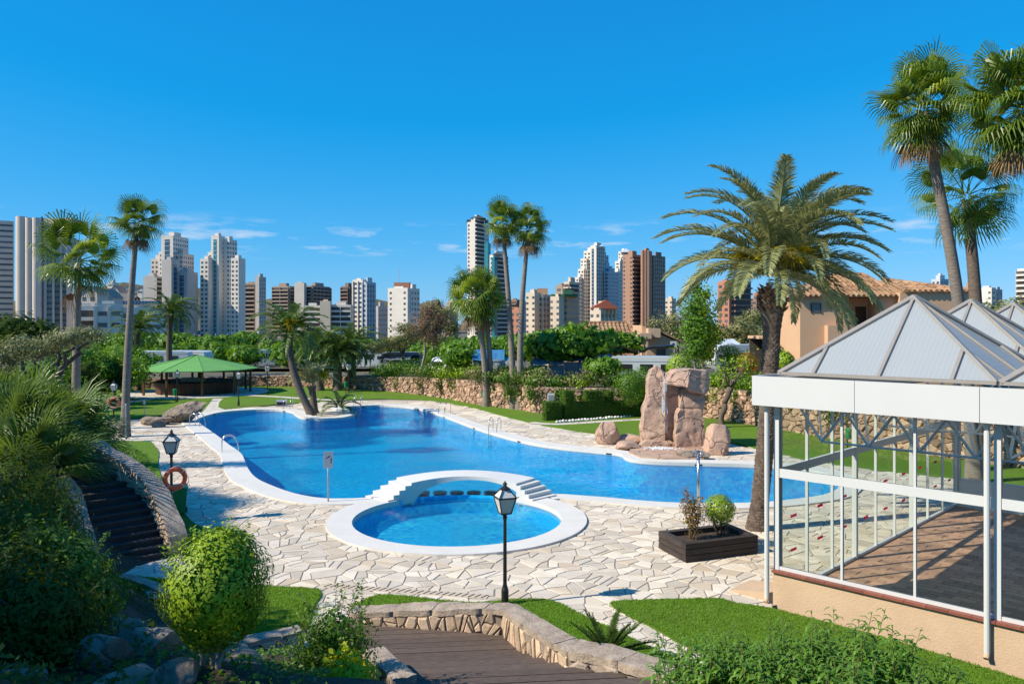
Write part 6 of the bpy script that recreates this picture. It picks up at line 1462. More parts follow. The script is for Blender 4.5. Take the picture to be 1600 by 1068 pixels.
# grey bushes and pines behind, below the red tower
for i_, (px, py, d_, w, h_, m_, lab) in enumerate([(1160, 515, 105, 3.8, 2.6, 'leafgrey', 'grey green bushy tree behind the big date palm trunk'), (1185, 495, 130, 4.0, 3, 'leafgrey', 'tall grey tree mass below the red brick tower'), (1225, 488, 118, 3.6, 2.8, 'leafC', 'dark umbrella pine behind the peach house'), (1060, 500, 120, 5, 3.4, 'leafgrey', 'grey green tree below the brown twin towers'), (1230, 512, 90, 3.0, 1.8, 'leafolive', 'low olive foliage behind the terrace chairs'), (1385, 490, 95, 3, 2, 'leafA', 'green treetop beyond the peach house'), (1590, 485, 80, 4, 2.4, 'leafgrey', 'grey green trees beyond the skylights'), (1540, 490, 90, 4, 2, 'leafA', 'green trees between the house and the skylights'), (20, 512, 52, 2.6, 1.6, 'leafC', 'dark green tree crown in front of the big hotel')]):
    zc = atz(py, d_); x = atx(px, d_); zb_ = 1.0 if px > 900 else .2; tree(lab, (x, d_, zb_), (0, 0, (zc - zb_) * .7), .2, [((0, 0, zc - zb_), (w * .7, w * .6, h_ * .55)), ((-w * .5, .3, zc - zb_ - h_ * .3), (w * .55, w * .5, h_ * .5)), ((w * .5, 0, zc - zb_ - h_ * .25), (w * .55, w * .5, h_ * .5)), ((0, -.6, zc - zb_ - h_ * .7), (w * .8, w * .5, h_ * .5))], 3600, .34, 1.8, m_, 740 + i_, lump=.6)
# pots and bushes near the peach house
def pot_bush(label, px, py, d_, r, m_, zg=2.0):
    p = P3(px, py, d_); shrub(label, (p[0], p[1], zg), [((0, 0, p[2] - zg), (r, r, r * 1.15))], 2200, .12, 1.5, m_, 760 + int(px), shell=.4, lump=.12, name='round_bush', stems=5)
pot_bush('bright green rounded bush at the corner of the peach house', 1226, 566, 49, .62, 'leafB'); pot_bush('dark green bush behind the rounded bush on the road', 1210, 555, 53, .7, 'leafA'); pot_bush('orange flowering bush on the road behind the date palm trunk', 1168, 569, 56, .75, 'leaforange'); pot_bush('green bush left of the orange flowering one', 1140, 560, 60, 1.0, 'leafmul'); pot_bush('low clipped green bush behind the rock waterfall', 1062, 575, 50, .9, 'leafB', 1.9)
pot_bush('dark leafy bush mass between the hedge and the waterfall', 985, 605, 53, 1.1, 'leafA', 1.0); pot_bush('green bush beside the caravan door above the hedge', 1005, 600, 54.5, 1.1, 'leafmul', 1.2)

# ---- creeping ground cover by the stair wall
g = np.random.default_rng(5); PP = []
def cover(label, poly, n_, size, m_, seed, hgt=.25, zf=None, name='ground_cover'):
    g_ = np.random.default_rng(seed); xs_ = [p_[0] for p_ in poly]; ys_ = [p_[1] for p_ in poly]; PP_ = []
    while len(PP_) < n_:
        x, y = g_.uniform(min(xs_), max(xs_)), g_.uniform(min(ys_), max(ys_))
        if inside((x, y), poly):
            lum = .5 + .5 * mn.noise(Vector((x * 1.4, y * 1.4, seed))); z0 = max(hill(x, y) if zf is None else zf, .03); PP_.append((x, y, z0 + hgt * lum * g_.random()))
    o_ = bpy.data.objects.new(name, leaf_mesh(name, np.array(PP_), np.tile([0, -.2, 1.0], (n_, 1)), size, 1.8, M[m_], seed)); lay(o_, None, 'stuff', label, 'ground cover'); return o_
cover('low creeping green ground cover spilling beside the sloping stone wall', [gp(118, 694, .2), gp(200, 694, .1), gp(232, 716), gp(240, 745), gp(266, 800), (-10.1, 23.4), (-11.4, 24.1), (-12.9, 24.7), (-15, 26.5)], 14000, .085, 'leafA', 801, .42)
# ---- dark slope planting on the left: ground cover, fan-leaved dwarf palms, shrubs
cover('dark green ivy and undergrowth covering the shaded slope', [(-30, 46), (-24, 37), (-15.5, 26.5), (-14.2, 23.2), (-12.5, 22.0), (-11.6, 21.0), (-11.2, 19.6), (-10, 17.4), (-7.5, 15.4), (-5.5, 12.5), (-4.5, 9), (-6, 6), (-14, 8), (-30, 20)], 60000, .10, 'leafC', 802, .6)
def dwarf_fan(label, loc, n_, fr_, seed, pl=1.1, m_='fan'):
    g_ = random.Random(seed); t_ = thing('dwarf_fan_palm', label, 'palm', loc, 0, 'bushy fan palms on the shaded slope'); mes = [fan_mesh(pl, e, fr_, 22, M[m_], seed * 9 + i, .25, 1.5) for i, e in enumerate((1.2, .85, .5, .2))]
    b_ = MB(); b_.tube([(0, 0, -2.2), (0, 0, .3)], [.2, .14], 8); put('stem', b_, M['palmbark'], t_, world=False)
    for k_ in range(n_): az = k_ * 2.4 + g_.uniform(-.3, .3); s_ = k_ / n_; inst('fan_leaf', mes[min(3, int(s_ * 4))], t_, (0, 0, .3), (g_.uniform(-.35, .35), g_.uniform(-.2, .1), az), g_.uniform(.8, 1.15))
dw = [(20, 690, 24.5, 34, 'spiky fan palm bush on the slope beside the head of the dark steps'), (75, 690, 26.0, 36, 'big spiky fan palm bush in the middle of the shaded slope'), (95, 690, 27.0, 26, 'spiky fan palm bush overhanging the top of the dark steps'), (30, 665, 28.0, 36, 'spiky fan palm bush below the olive tree'), (60, 735, 24.0, 24, 'low spiky fan palm bush on the uphill wall of the dark steps'), (-5, 670, 26.5, 34, 'spiky fan palm bush on the crest of the shaded slope'), (40, 740, 22.5, 26, 'spiky fan palm bush low on the shaded slope')]
for i_, (px, py, d_, n_, lab) in enumerate(dw):
    p = P3(px, py, d_); dwarf_fan(lab, (p[0], p[1], p[2] - .5), n_ + 6, 1.15, 820 + i_, 1.3, 'fan' if i_ % 2 else 'frondgreen')
def on(px, py, d_): p = P3(px, py, d_); return p
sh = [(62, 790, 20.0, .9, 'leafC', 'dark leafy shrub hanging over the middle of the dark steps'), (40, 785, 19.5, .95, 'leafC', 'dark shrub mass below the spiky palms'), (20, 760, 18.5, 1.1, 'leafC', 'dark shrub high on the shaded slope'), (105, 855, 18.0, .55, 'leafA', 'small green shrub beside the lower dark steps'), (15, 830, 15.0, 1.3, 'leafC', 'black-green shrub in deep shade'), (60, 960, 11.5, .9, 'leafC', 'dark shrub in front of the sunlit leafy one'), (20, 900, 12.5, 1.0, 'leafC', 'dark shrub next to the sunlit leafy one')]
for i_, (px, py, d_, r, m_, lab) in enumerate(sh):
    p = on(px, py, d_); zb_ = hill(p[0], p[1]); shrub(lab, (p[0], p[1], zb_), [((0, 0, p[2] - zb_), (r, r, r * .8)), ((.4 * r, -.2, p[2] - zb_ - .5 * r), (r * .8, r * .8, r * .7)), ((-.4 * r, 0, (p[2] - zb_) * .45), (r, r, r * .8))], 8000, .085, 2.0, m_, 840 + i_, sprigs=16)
p = on(105, 905, 13.0); zb_ = hill(p[0], p[1]); shrub('sunlit bright leafy shrub at the foot of the shaded slope', (p[0], p[1], zb_), [((0, 0, p[2] - zb_), (.72, .7, .55)), ((-.42, .1, p[2] - zb_ + .42), (.42, .4, .45)), ((.4, -.1, p[2] - zb_ - .25), (.55, .5, .45)), ((0, 0, (p[2] - zb_) * .4), (.8, .7, .6))], 9000, .085, 2.0, 'leafA', 861, sprigs=22, lump=.4)
# topiary ball on three stems
d_ = 10.4; p = on(338, 918, d_); zb_ = atz(1045, d_)
t = thing('topiary_bush', 'large rounded bright green topiary bush on three bare stems', 'topiary', (p[0], p[1], zb_)); b = MB()
for i_, (dx, dy) in enumerate(((-.30, 0), (-.05, .05), (.12, -.05))): limb(b, (dx * .55 - .05, dy, -.5), (dx * .9 + .02, dy, p[2] - zb_), .045, .025, .08, 5, 60 + i_, 7)
put('stems', b, M['palebark'], t, world=False, smooth=True)
P, N_ = blob_points([((0, 0, p[2] - zb_), (.70, .70, .76)), ((0, 0, p[2] - zb_ - .42), (.50, .50, .36)), ((.08, 0, p[2] - zb_ + .42), (.42, .42, .36))], 26000, 871, .6, .14); ex = []
for i_ in range(46):
    an = rg.uniform(0, 6.3); rr = rg.uniform(.1, .62); s_ = Vector((math.cos(an) * rr, math.sin(an) * rr, p[2] - zb_ + math.sqrt(max(0, .68 ** 2 - rr * rr)))); e = s_ + Vector((math.cos(an) * .06, math.sin(an) * .06, rg.uniform(.12, .28)))
    for k_ in range(10): ex.append(tuple(s_.lerp(e, k_ / 9) + Vector((rg.gauss(0, .02), rg.gauss(0, .02), 0))))
P = np.concatenate([P, np.array(ex)]); N_ = np.concatenate([N_, np.tile([0, 0, 1.0], (len(ex), 1))]); inst('foliage', leaf_mesh('foliage', P, N_, .055, 2.0, M['leafB'], 871), t)
# loose shrub and yellow-green shrub beside the wooden steps
p = on(520, 985, 12.4); zb_ = hill(p[0], p[1]); shrub('loose twiggy shrub with small glossy leaves beside the wooden steps', (p[0], p[1], zb_), [((0, 0, p[2] - zb_), (.55, .5, .42)), ((-.2, 0, p[2] - zb_ - .35), (.55, .5, .4)), ((.25, 0, p[2] - zb_ - .25), (.5, .5, .4)), ((0, 0, (p[2] - zb_) * .4), (.6, .5, .45))], 4600, .062, 1.8, 'leafA', 881, sprigs=34, lump=.4, sprl=.42)
p = on(548, 1052, 11.4); zb_ = hill(p[0], p[1]); shrub('bright yellow green shrub in front of the loose twiggy one', (p[0], p[1], zb_), [((0, 0, p[2] - zb_), (.42, .4, .26)), ((-.2, 0, p[2] - zb_ - .25), (.4, .4, .25)), ((.05, 0, p[2] - zb_ - .45), (.5, .4, .3))], 2600, .085, 1.5, 'leafyel', 882, sprigs=10, sprl=.15)
# weeds with curved lance leaves, front right
def weed(label, px, py, d_, n_, spread, seed, hgt):
    g_ = random.Random(seed); p_ = P3(px, py, d_); t_ = thing('leafy_weed', label, 'plant', (p_[0], p_[1], p_[2] - hgt), 0, 'tall leafy plants in front of the pavilion lawn'); b_ = MB(); s_ = MB()
    for i in range(n_):
        bx, by = g_.gauss(0, spread), g_.gauss(0, spread * .6); top = hgt * g_.uniform(.55, 1.1); lean = Vector((g_.gauss(0, .12), g_.gauss(0, .12), 1)); base_ = Vector((bx * .8, by * .8, -.3)); e = base_ + lean * (top + .3); e.x += bx * .2
        s_.tube([base_, base_.lerp(e, .5), e], [.008, .006, .003], 4)
        for k_ in range(26):
            t0 = .25 + .75 * k_ / 26; o_ = base_.lerp(e, t0); an = k_ * 2.4 + g_.uniform(-.3, .3); out = Vector((math.cos(an), math.sin(an), 0)); L = .20 * g_.uniform(.7, 1.15) * (1 - .5 * max(0, t0 - .75) / .25); sd = Vector((-out.y, out.x, 0)) * L * .11
            m1_ = o_ + out * L * .4 + Vector((0, 0, L * .28)); m2_ = o_ + out * L * .8 + Vector((0, 0, L * .2)); tip = o_ + out * L * 1.05 - Vector((0, 0, L * .1)); r = g_.random()
            b_.poly([o_, m1_ + sd, m2_ + sd * .7, m2_ - sd * .7, m1_ - sd][:1] + [m1_ - sd, m1_ + sd], r); b_.poly([m1_ - sd, m1_ + sd, m2_ + sd * .75, m2_ - sd * .75], r); b_.poly([m2_ - sd * .75, m2_ + sd * .75, tip], r)
    put('stems', s_, M['petiole'], t_, world=False); put('leaves', b_, M['leafmul'], t_, world=False)
for i_, (px, py, d_, n_, sp_, h_, lab) in enumerate([(1090, 1035, 9.4, 12, .22, .75, 'leafy plant with curled leaves next to the weathered wall'), (1160, 1030, 9.0, 20, .30, .8, 'leafy plant clump in front of the round lawn shadow'), (1240, 1015, 9.0, 30, .34, .85, 'dense leafy plant clump before the pavilion plinth'), (1320, 1020, 9.2, 26, .34, .8, 'bushy leafy plant clump under the pavilion sill'), (1330, 985, 9.6, 6, .25, .8, 'tallest leafy stems standing out before the plinth'), (1420, 1040, 9.0, 12, .25, .7, 'leafy plant clump below the pavilion post'), (1200, 1055, 8.6, 26, .34, .7, 'low leafy plants in front of the dense clump'), (1300, 1060, 8.4, 26, .34, .7, 'low leafy plants at the frame bottom of the bushy clump'), (1395, 1010, 9.4, 3, .15, .6, 'single thin leafy stem before the plinth'), (1120, 1060, 8.8, 14, .25, .6, 'low leafy plants over the wall end')]):
    weed(lab, px, py - 38, d_, int(n_ * 1.3), sp_, 900 + i_, h_)
# cycad leaves behind the weathered wall
cy = thing('cycad', 'dark cycad with stiff feathery leaves behind the stone wall corner', 'cycad', (1.75, 14.65, .1)); cm = [frond_mesh(.95, e, .5, 34, .02, .16, M['leafC'], 930 + i, .5) for i, e in enumerate((1.2, .9, .6, .35))]
b = MB(); b.lathe([(.14, -.2), (.16, .05), (.10, .2)], n=10); put('stem', b, M['boot'], cy, world=False)
for k_ in range(24): inst('cycad_leaf', cm[min(3, k_ // 6)], cy, (0, 0, .15), (rg.uniform(-.1, .1), 0, k_ * 2.4), rg.uniform(.8, 1.05))
cover('sparse small weeds along the bed kerb', [(-8.9, 19.2), (-7.4, 17.8), (-5.8, 16.6), (-5.2, 15.2), (-7, 15.6), (-9, 17.2)], 1600, .07, 'leafC', 803, .3)
cover('mixed undergrowth on the bank around the topiary bush', [(-6, 14.6), (-4.6, 14.6), (-3.1, 13.4), (-2.5, 11), (-2.2, 9.2), (-4.4, 9), (-5.8, 11.5)], 2600, .08, 'leafA', 804, .2)
# broad trees on the hill outside the view, whose shade falls on the bed below the steps
for i_, (x, y, zc, w, lab) in enumerate([(-13.5, 8.0, 8.2, 2.6, 'broad dark tree on the hill shading the bed below the steps'), (-17.0, 12.5, 8.6, 2.8, 'second broad dark tree on the hill uphill of the dark steps'), (-11.0, 4.5, 8.0, 2.2, 'dark tree on the hill nearest the terrace')]):
    zb_ = hill(x, y); tree(lab, (x, y, zb_), (0, 0, (zc - zb_) * .6), .25, [((0, 0, zc - zb_), (w, w, 1.7)), ((-w * .5, .4, zc - zb_ - 1.2), (w * .8, w * .8, 1.4)), ((w * .5, -.3, zc - zb_ - 1.0), (w * .8, w * .8, 1.4))], 7000, .3, 1.6, 'leafC', 980 + i_, shell=.95)
# grass blades on the nearest lawns
g = np.random.default_rng(31); PP = []
for k_, n_ in (('pavilion', 26000), ('lampside', 12000), ('topiary', 12000)):
    P_ = LAWN[k_]; xs_ = [p_[0] for p_ in P_]; ys_ = [p_[1] for p_ in P_]; c_ = 0
    while c_ < n_:
        x, y = g.uniform(min(xs_), max(xs_)), g.uniform(max(min(ys_), 12), max(ys_))
        if inside((x, y), P_): PP.append((x, y, .05)); c_ += 1
    for i in range(len(P_)):
        a, c = P_[i], P_[(i + 1) % len(P_)]; L = math.dist(a, c)
        for _ in range(int(L * 110)):
            t_ = g.random(); x, y = a[0] + (c[0] - a[0]) * t_ + g.normal(0, .035), a[1] + (c[1] - a[1]) * t_ + g.normal(0, .035)
            if y > 12: PP.append((x, y, .03))
o = bpy.data.objects.new('grass', leaf_mesh('grass', np.array(PP), np.tile([0, -1, .2], (len(PP), 1)) + g.normal(0, .8, (len(PP), 3)), .055, 5, M['grass'], 950, droop=-2.5)); lay(o, None, 'stuff', 'short mown grass blades on the nearest lawn patches', 'grass')
# ================================================================ CITY, HOUSES, CAMPSITE
def bm_(name, c, c2=None, rough=.8, scale=.15): return mat(name, c, c2 or tuple(x * .9 for x in c), rough, scale)
M['t_white'] = bm_('tower_white', (.70, .64, .56)); M['t_pink'] = bm_('tower_pinkish', (.66, .55, .46)); M['t_grey'] = bm_('tower_grey', (.50, .46, .42)); M['t_beige'] = bm_('tower_beige', (.62, .50, .38)); M['t_cream'] = bm_('tower_cream', (.66, .54, .40))
M['t_rbrown'] = bm_('tower_red_brown', (.40, .225, .15)); M['t_brown'] = bm_('tower_brown', (.27, .17, .125)); M['t_tan'] = bm_('tower_tan', (.36, .28, .22)); M['t_orange'] = bm_('tower_orange', (.58, .34, .20)); M['t_brick'] = bm_('tower_brick', (.46, .20, .12)); M['t_redroof'] = bm_('red_roof', (.36, .10, .06)); M['t_green'] = bm_('green_trim', (.05, .16, .09))
M['t_blueglass'] = mat('blue_glass', (.05, .10, .17), (.03, .07, .12), .15, .3, spec=.8); M['t_teal'] = mat('teal_glass', (.03, .22, .25), (.02, .17, .20), .2, .3, spec=.7); M['t_win'] = mat('window_dark', (.07, .075, .085), (.11, .11, .115), .2, .4, spec=.7, rnd=.5); M['t_shade'] = mat('painted_shade', (.10, .085, .075), (.07, .06, .055), .7, .3); M['t_roofdk'] = mat('dark_roof', (.06, .075, .075), (.05, .06, .06), .6, .3); M['t_bluegrey'] = bm_('tower_bluegrey', (.48, .52, .56))  # t_shade: shade behind the balconies, put into the colour
def face_detail(o_, e, n_, w, z0, z1, style, out):
    """adds windows, balconies or ribs of one facade to the builders in out"""
    fl = 3.0; nf = max(1, int((z1 - z0) / fl)); fl = (z1 - z0) / nf
    def box_(key, u0, u1, za, zb, d0, d1, r=.5):
        a, c = o_ + e * u0, o_ + e * u1
        out.setdefault(key, MB()).prism([(a.x + n_.x * d0, a.y + n_.y * d0), (c.x + n_.x * d0, c.y + n_.y * d0), (c.x + n_.x * d1, c.y + n_.y * d1), (a.x + n_.x * d1, a.y + n_.y * d1)], za, zb, r)
    g_ = random.Random(int(abs(o_.x) * 13 + z1 * 7))
    if style[0] == 'w':                       # single windows
        pitch = float(style[1:] or 2.7); nc = max(1, int(w / pitch)); pitch = w / nc
        for f_ in range(nf):
            for c in range(nc): u = (c + .5) * pitch; zc = z0 + (f_ + .5) * fl; box_('windows', u - .26 * pitch, u + .26 * pitch, zc - .75, zc + .75, -.05, .06, g_.random())
    elif style[0] == 'b':                     # balcony bands over dark strips that paint their shade
        for f_ in range(nf):
            zc = z0 + f_ * fl; box_('recess_shade', .3, w - .3, zc + 1.15, zc + fl - .2, -.05, .05); box_('balconies', .0, w, zc, zc + 1.1, .06, 1.3)
        nc = max(1, int(w / 6))
        for c in range(nc + 1): u = c * w / nc; box_('fins', max(u - .15, 0), min(u + .15, w), z0, z1, .06, 1.34)
    elif style[0] == 's':                     # thin dark strips
        for f_ in range(nf): zc = z0 + f_ * fl; box_('windows', .4, w - .4, zc + 1.2, zc + 2.3, -.05, .06, g_.random())
    elif style[0] == 'r':                     # ribs with window columns between
        nc = max(1, int(w / 3.0)); pt = w / nc
        for c in range(nc):
            box_('ribs', c * pt, c * pt + .7, z0, z1 + .3, -.05, .8)
            for f_ in range(nf): zc = z0 + f_ * fl; box_('windows', c * pt + 1.0, (c + 1) * pt - .25, zc + .9, zc + 2.3, -.05, .06, g_.random())
    elif style[0] == 'g':                     # glass strip down the middle
        box_('glass_strip', w * .30, w * .70, z0, z1 - 1.5, -.05, .15)
        for f_ in range(nf): zc = z0 + f_ * fl; box_('glass_ledge', w * .28, w * .72, zc, zc + .25, .0, .3)
    elif style[0] == 'c':                     # one window column each edge
        for f_ in range(nf):
            zc = z0 + f_ * fl
            for u in (w * .15, w * .85): box_('windows', u - .7, u + .7, zc + .9, zc + 2.2, -.05, .06, g_.random())
    elif style[0] == 'k':                     # balcony stack over a dark panel painted as its shade
        box_('recess_shade', .2, w - .2, z0, z1 - .5, -.05, .05)
        for f_ in range(nf): zc = z0 + f_ * fl; box_('balconies', .1, w - .1, zc, zc + .9, .06, 1.1)
DM = {'windows': 't_win', 'recess_shade': 't_shade', 'ribs': None, 'balconies': None, 'fins': None, 'glass_strip': 't_teal', 'glass_ledge': None}
def tower(label, D, blocks, glass='t_teal', name='apartment_tower', yaw=32):
    """blocks: (x0px, x1px, ytop px, lit share, wall mat, lit style, shaded style, set-back)"""
    t_ = None; ZB = -6.0
    for (xa, xb, yt, f_, wm_, sf, ss, dof) in blocks:
        d = D + dof; th = math.atan2(xa - 800, FPX); r_ = Vector((math.cos(th), -math.sin(th), 0)); fw = Vector((math.sin(th), math.cos(th), 0)); a = rad(yaw)
        dist = d / math.cos(th); W_px = (xb - xa) * d / FPX * math.cos(th)
        e1 = r_ * math.cos(a) - fw * math.sin(a); e2 = r_ * math.sin(a) + fw * math.cos(a)
        wF = max(f_ * W_px / math.cos(a), 1.0); wS = max((1 - f_) * W_px / math.sin(a), 4.0)
        P0 = Vector((atx(xa, d), d, 0)); zt = atz(yt, d)
        if t_ is None: t_ = thing(name, label, 'building', (P0.x, P0.y, ZB))
        c = [P0, P0 + e1 * wF, P0 + e1 * wF + e2 * wS, P0 + e2 * wS]
        b_ = MB(); b_.prism([(p_.x, p_.y) for p_ in c], ZB, zt); blk = put('wall', b_, M[wm_], t_)
        out = {}
        if sf: face_detail(P0, e1, -e2, wF, -3, zt - 1.2, sf, out)
        if ss: face_detail(P0 + e1 * wF, e2, e1, wS, -3, zt - 1.2, ss, out)
        b_ = MB(); cc = sum(c, Vector()) / 4; b_.prism([tuple((cc + (p_ - cc) * .45))[:2] for p_ in c], zt, zt + min(3.0, wS * .25)); put('lift_house', b_, M[wm_], blk)
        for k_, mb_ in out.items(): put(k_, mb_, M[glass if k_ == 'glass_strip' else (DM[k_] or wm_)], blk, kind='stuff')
    return t_
def roof_pyr(t_, xa, xb, yb, yt, d, m_, over=1.1):
    x0, x1 = atx(xa, d), atx(xb, d); w = (x1 - x0) / 2 * over; cx = (x0 + x1) / 2; cy = d + w * .8; zb, zt = atz(yb, d), atz(yt, d); b_ = MB(); c = [(cx - w, cy - w, zb), (cx + w, cy - w, zb), (cx + w, cy + w, zb), (cx - w, cy + w, zb)]
    for i in range(4): b_.poly([c[i], c[(i + 1) % 4], (cx, cy, zt)])
    b_.poly(c[::-1]); put('roof', b_, M[m_], t_)
# far left hotel
H_ = 430
t = tower('huge grey beige hotel slab with rounded stair towers and top openings', H_, [(-60, 24, 341, 1.0, 't_pink', 's', None, 0), (62, 69, 341, 1.0, 't_blueglass', None, None, -3), (69, 112, 412, 1.0, 't_pink', 's', 'w', 0), (69, 73, 342, 1.0, 't_pink', None, None, -2), (82, 85, 342, 1.0, 't_pink', None, None, -2), (94, 97, 342, 1.0, 't_pink', None, None, -2), (104, 113, 345, 1.0, 't_pink', None, None, -1)], yaw=4, name='hotel_building')
b = MB(); d = H_ - 6
for xa, xb in ((23, 39), (38, 50), (49, 62)):
    cx, w = atx((xa + xb) / 2, d), (xb - xa) * d / FPX / 2; b.lathe([(w, -6), (w, atz(338 if xa < 30 else 340, d))], (cx, d + w * .6, 0), 20)
put('stair_tower', b, M['t_pink'], t, smooth=False)
b = MB(); x0, x1 = atx(69, H_ - 3), atx(112, H_ - 3); b.box(x0, x1, H_ - 3, H_ + 14, atz(356, H_), atz(342, H_)); put('top_beam', b, M['t_pink'], t)
b = MB(); x0, x1 = atx(69, H_ - 2.2), atx(104, H_ - 2.2); b.box(x0, x1, H_ - .5, H_ + 13, atz(420, H_), atz(372, H_)); put('upper_floors', b, M['t_pink'], t)
t = tower('low white hotel with dark vertical window bays behind the left palms', 260, [(120, 148, 478, 1.0, 't_white', 'b', None, 0), (148, 190, 474, 1.0, 't_white', 'r', None, -4), (190, 262, 480, 1.0, 't_white', 's', None, 0)], yaw=5, name='hotel_building')
b = MB(); d = 262; x0, x1 = atx(192, d), atx(250, d); b.box(x0, x1, d, d + 1.0, atz(475, d), atz(470, d)); sg_ = put('roof_sign', b, M['blueprint'], t)
b = MB()
for k_ in range(11): x = x0 + (x1 - x0) * (.06 + .085 * k_); b.box(x, x + .55, d - .06, d - .02, atz(473.8, d), atz(471.4, d))
put('sign_letters', b, M['t_teal'], sg_, kind='stuff')
t = tower('white stepped tower with glass front behind the slim date palm', 540, [(236, 262, 404, .45, 't_pink', 'w', 'w', 6), (248, 268, 393, .5, 't_white', 'w', None, 4), (252, 296, 368, .42, 't_white', 'g', 'w', 2), (268, 304, 396, .5, 't_pink', 'w', 'w', 4), (224, 254, 431, .6, 't_grey', None, 'b', -14), (253, 280, 406, .55, 't_grey', None, 'g', -18), (276, 310, 424, .5, 't_grey', 'g', None, -12)], glass='t_blueglass')
t = tower('white stepped tower with square windows standing alone beside its twin', 540, [(313, 336, 404, .55, 't_white', 'w', None, 0), (325, 342, 394, .5, 't_white', 'w', None, 6), (330, 352, 368, .55, 't_white', 'g', None, 4), (346, 371, 374, .5, 't_white', 'c', 'w', 8), (361, 384, 403, .52, 't_white', 'w', None, -4)])
t = tower('brown balcony block with a pale slab wall and aerial', 600, [(382, 401, 442, .9, 't_tan', 'b', None, 0), (399, 416, 432, .35, 't_grey', None, 'w', -4)])
t = tower('wide brown balcony block with grey stair shaft behind the palm clump', 700, [(426, 462, 447, .7, 't_tan', 'b', 'b', 0), (460, 479, 442, .8, 't_grey', None, None, -4), (477, 518, 446, .25, 't_tan', 'b', 'b', 0)])
t = tower('low white balcony building with cream stair shaft', 500, [(474, 504, 477, .9, 't_white', 'b', None, 0), (500, 518, 470, .9, 't_cream', None, None, -3), (516, 552, 476, .9, 't_white', 'b', None, 2)], yaw=10)
t = tower('dark brown balcony tower partly hidden by the white ribbed tower', 700, [(533, 556, 447, .5, 't_brown', 'b', 'b', 0)])
t = tower('white ribbed tower with bluish shaded side', 520, [(551, 572, 437, .75, 't_white', 'r', None, 0), (566, 588, 440, .25, 't_bluegrey', 'r', 'r', -2)])  # right block: the shaded side's bluish tone is put into the wall colour
t = tower('plain dark beige tower adjoining the ribbed one', 560, [(586, 606, 478, .25, 't_grey', None, 's', 0)])
t = tower('off white tower with red brown lift house and aerial mast', 470, [(606, 640, 450, .9, 't_white', 'c', None, 0), (636, 656, 450, .3, 't_white', 'w', 'w', -2)]); b = MB(); d = 472; b.box(atx(615, d), atx(639, d), d + 1, d + 9, atz(450, d), atz(441, d)); put('lift_house', b, M['t_brick'], t)
b = MB(); x = atx(622, d); b.tube([(x, d + 4, atz(442, d)), (x, d + 4, atz(419, d))], .15, 5); put('aerial', b, M['t_grey'], t)
t = tower('slim white skyscraper with dark pyramid roof and teal glass strip', 600, [(730, 765, 347, .28, 't_white', 'w', 'w', 0), (736, 757, 341, .3, 't_white', None, 'k', -3), (757, 763, 380, .9, 't_teal', None, None, -6)]); roof_pyr(t, 736, 758, 341, 335, 597, 't_roofdk'); b = MB(); b.box(atx(729, 600), atx(735, 600), 601, 606, atz(348, 600), atz(343, 600)); b.box(atx(757, 600), atx(763, 600), 601, 606, atz(348, 600), atz(343, 600)); put('roof_corner', b, M['t_roofdk'], t)
t = tower('lower white skyscraper with dark roof next to the slim one', 560, [(765, 794, 398, .25, 't_white', 'w', 'k', 0), (768, 773, 402, .9, 't_teal', None, None, -4)]); roof_pyr(t, 770, 784, 398, 392, 558, 't_roofdk'); b = MB(); b.box(atx(787, 556), atx(794, 556), 556, 562, atz(405, 556), atz(401, 556)); put('roof_corner', b, M['t_roofdk'], t)
t = tower('dark brown flats behind the leaning tall fan palm', 640, [(797, 812, 468, .7, 't_brown', 'k', None, 0), (810, 822, 470, .5, 't_bluegrey', 's', 's', 2)])
t = tower('small red brick block between the tall fan palms', 420, [(797, 819, 483, .7, 't_brick', 'w', 'w', 0)])
t = tower('cream tower with vertical window slots and orange lift house', 440, [(822, 846, 457, .55, 't_cream', 'c', None, 0), (838, 862, 460, .35, 't_beige', 'r', 'r', 3)]); b = MB(); b.box(atx(839, 443), atx(856, 443), 444, 452, atz(460, 443), atz(450, 443)); put('lift_house', b, M['t_orange'], t)
t = tower('beige tower with green roof trim behind the mulberry trees', 430, [(860, 882, 463, .6, 't_beige', 'c', None, 0), (878, 905, 462, .3, 't_orange', 's', 's', 3)]); b = MB(); b.box(atx(861, 431), atx(904, 431), 430, 438, atz(463, 431), atz(459.5, 431)); b.box(atx(880, 431), atx(894, 431), 429, 436, atz(460, 431), atz(453, 431)); put('roof_trim', b, M['t_green'], t)
t = tower('tan tower with stepped top behind the green trimmed one', 520, [(868, 886, 446, .6, 't_tan', 'w', None, 0), (881, 905, 440, .35, 't_beige', 'k', 'k', -3)])
# white blue stepped skyscraper
t = tower('tall white stepped skyscraper with blue glass and pointed crown', 680, [(895, 922, 433, .35, 't_white', 'w', 'w', 0), (903, 926, 420, .4, 't_white', 'w', 'w', 4), (907, 930, 404, .4, 't_white', 'w', 'w', 8), (912, 934, 392, .5, 't_white', 'w', None, 10), (922, 946, 384, .35, 't_white', 'g', 'r', -6), (936, 951, 398, .3, 't_bluegrey', 'w', 'w', 6), (940, 957, 415, .3, 't_bluegrey', 'w', 'w', 2), (944, 967, 424, .3, 't_bluegrey', 'w', 'w', -2)], glass='t_blueglass'); roof_pyr(t, 923, 942, 385, 379, 676, 't_bluegrey')
t = tower('second white stepped skyscraper half hidden by the brown towers', 740, [(957, 976, 424, .4, 't_white', 'w', 'w', 0), (961, 980, 408, .4, 't_white', 'w', 'w', 4), (966, 986, 393, .4, 't_white', 'w', 'w', 8)]); roof_pyr(t, 971, 986, 394, 387, 742, 't_bluegrey')
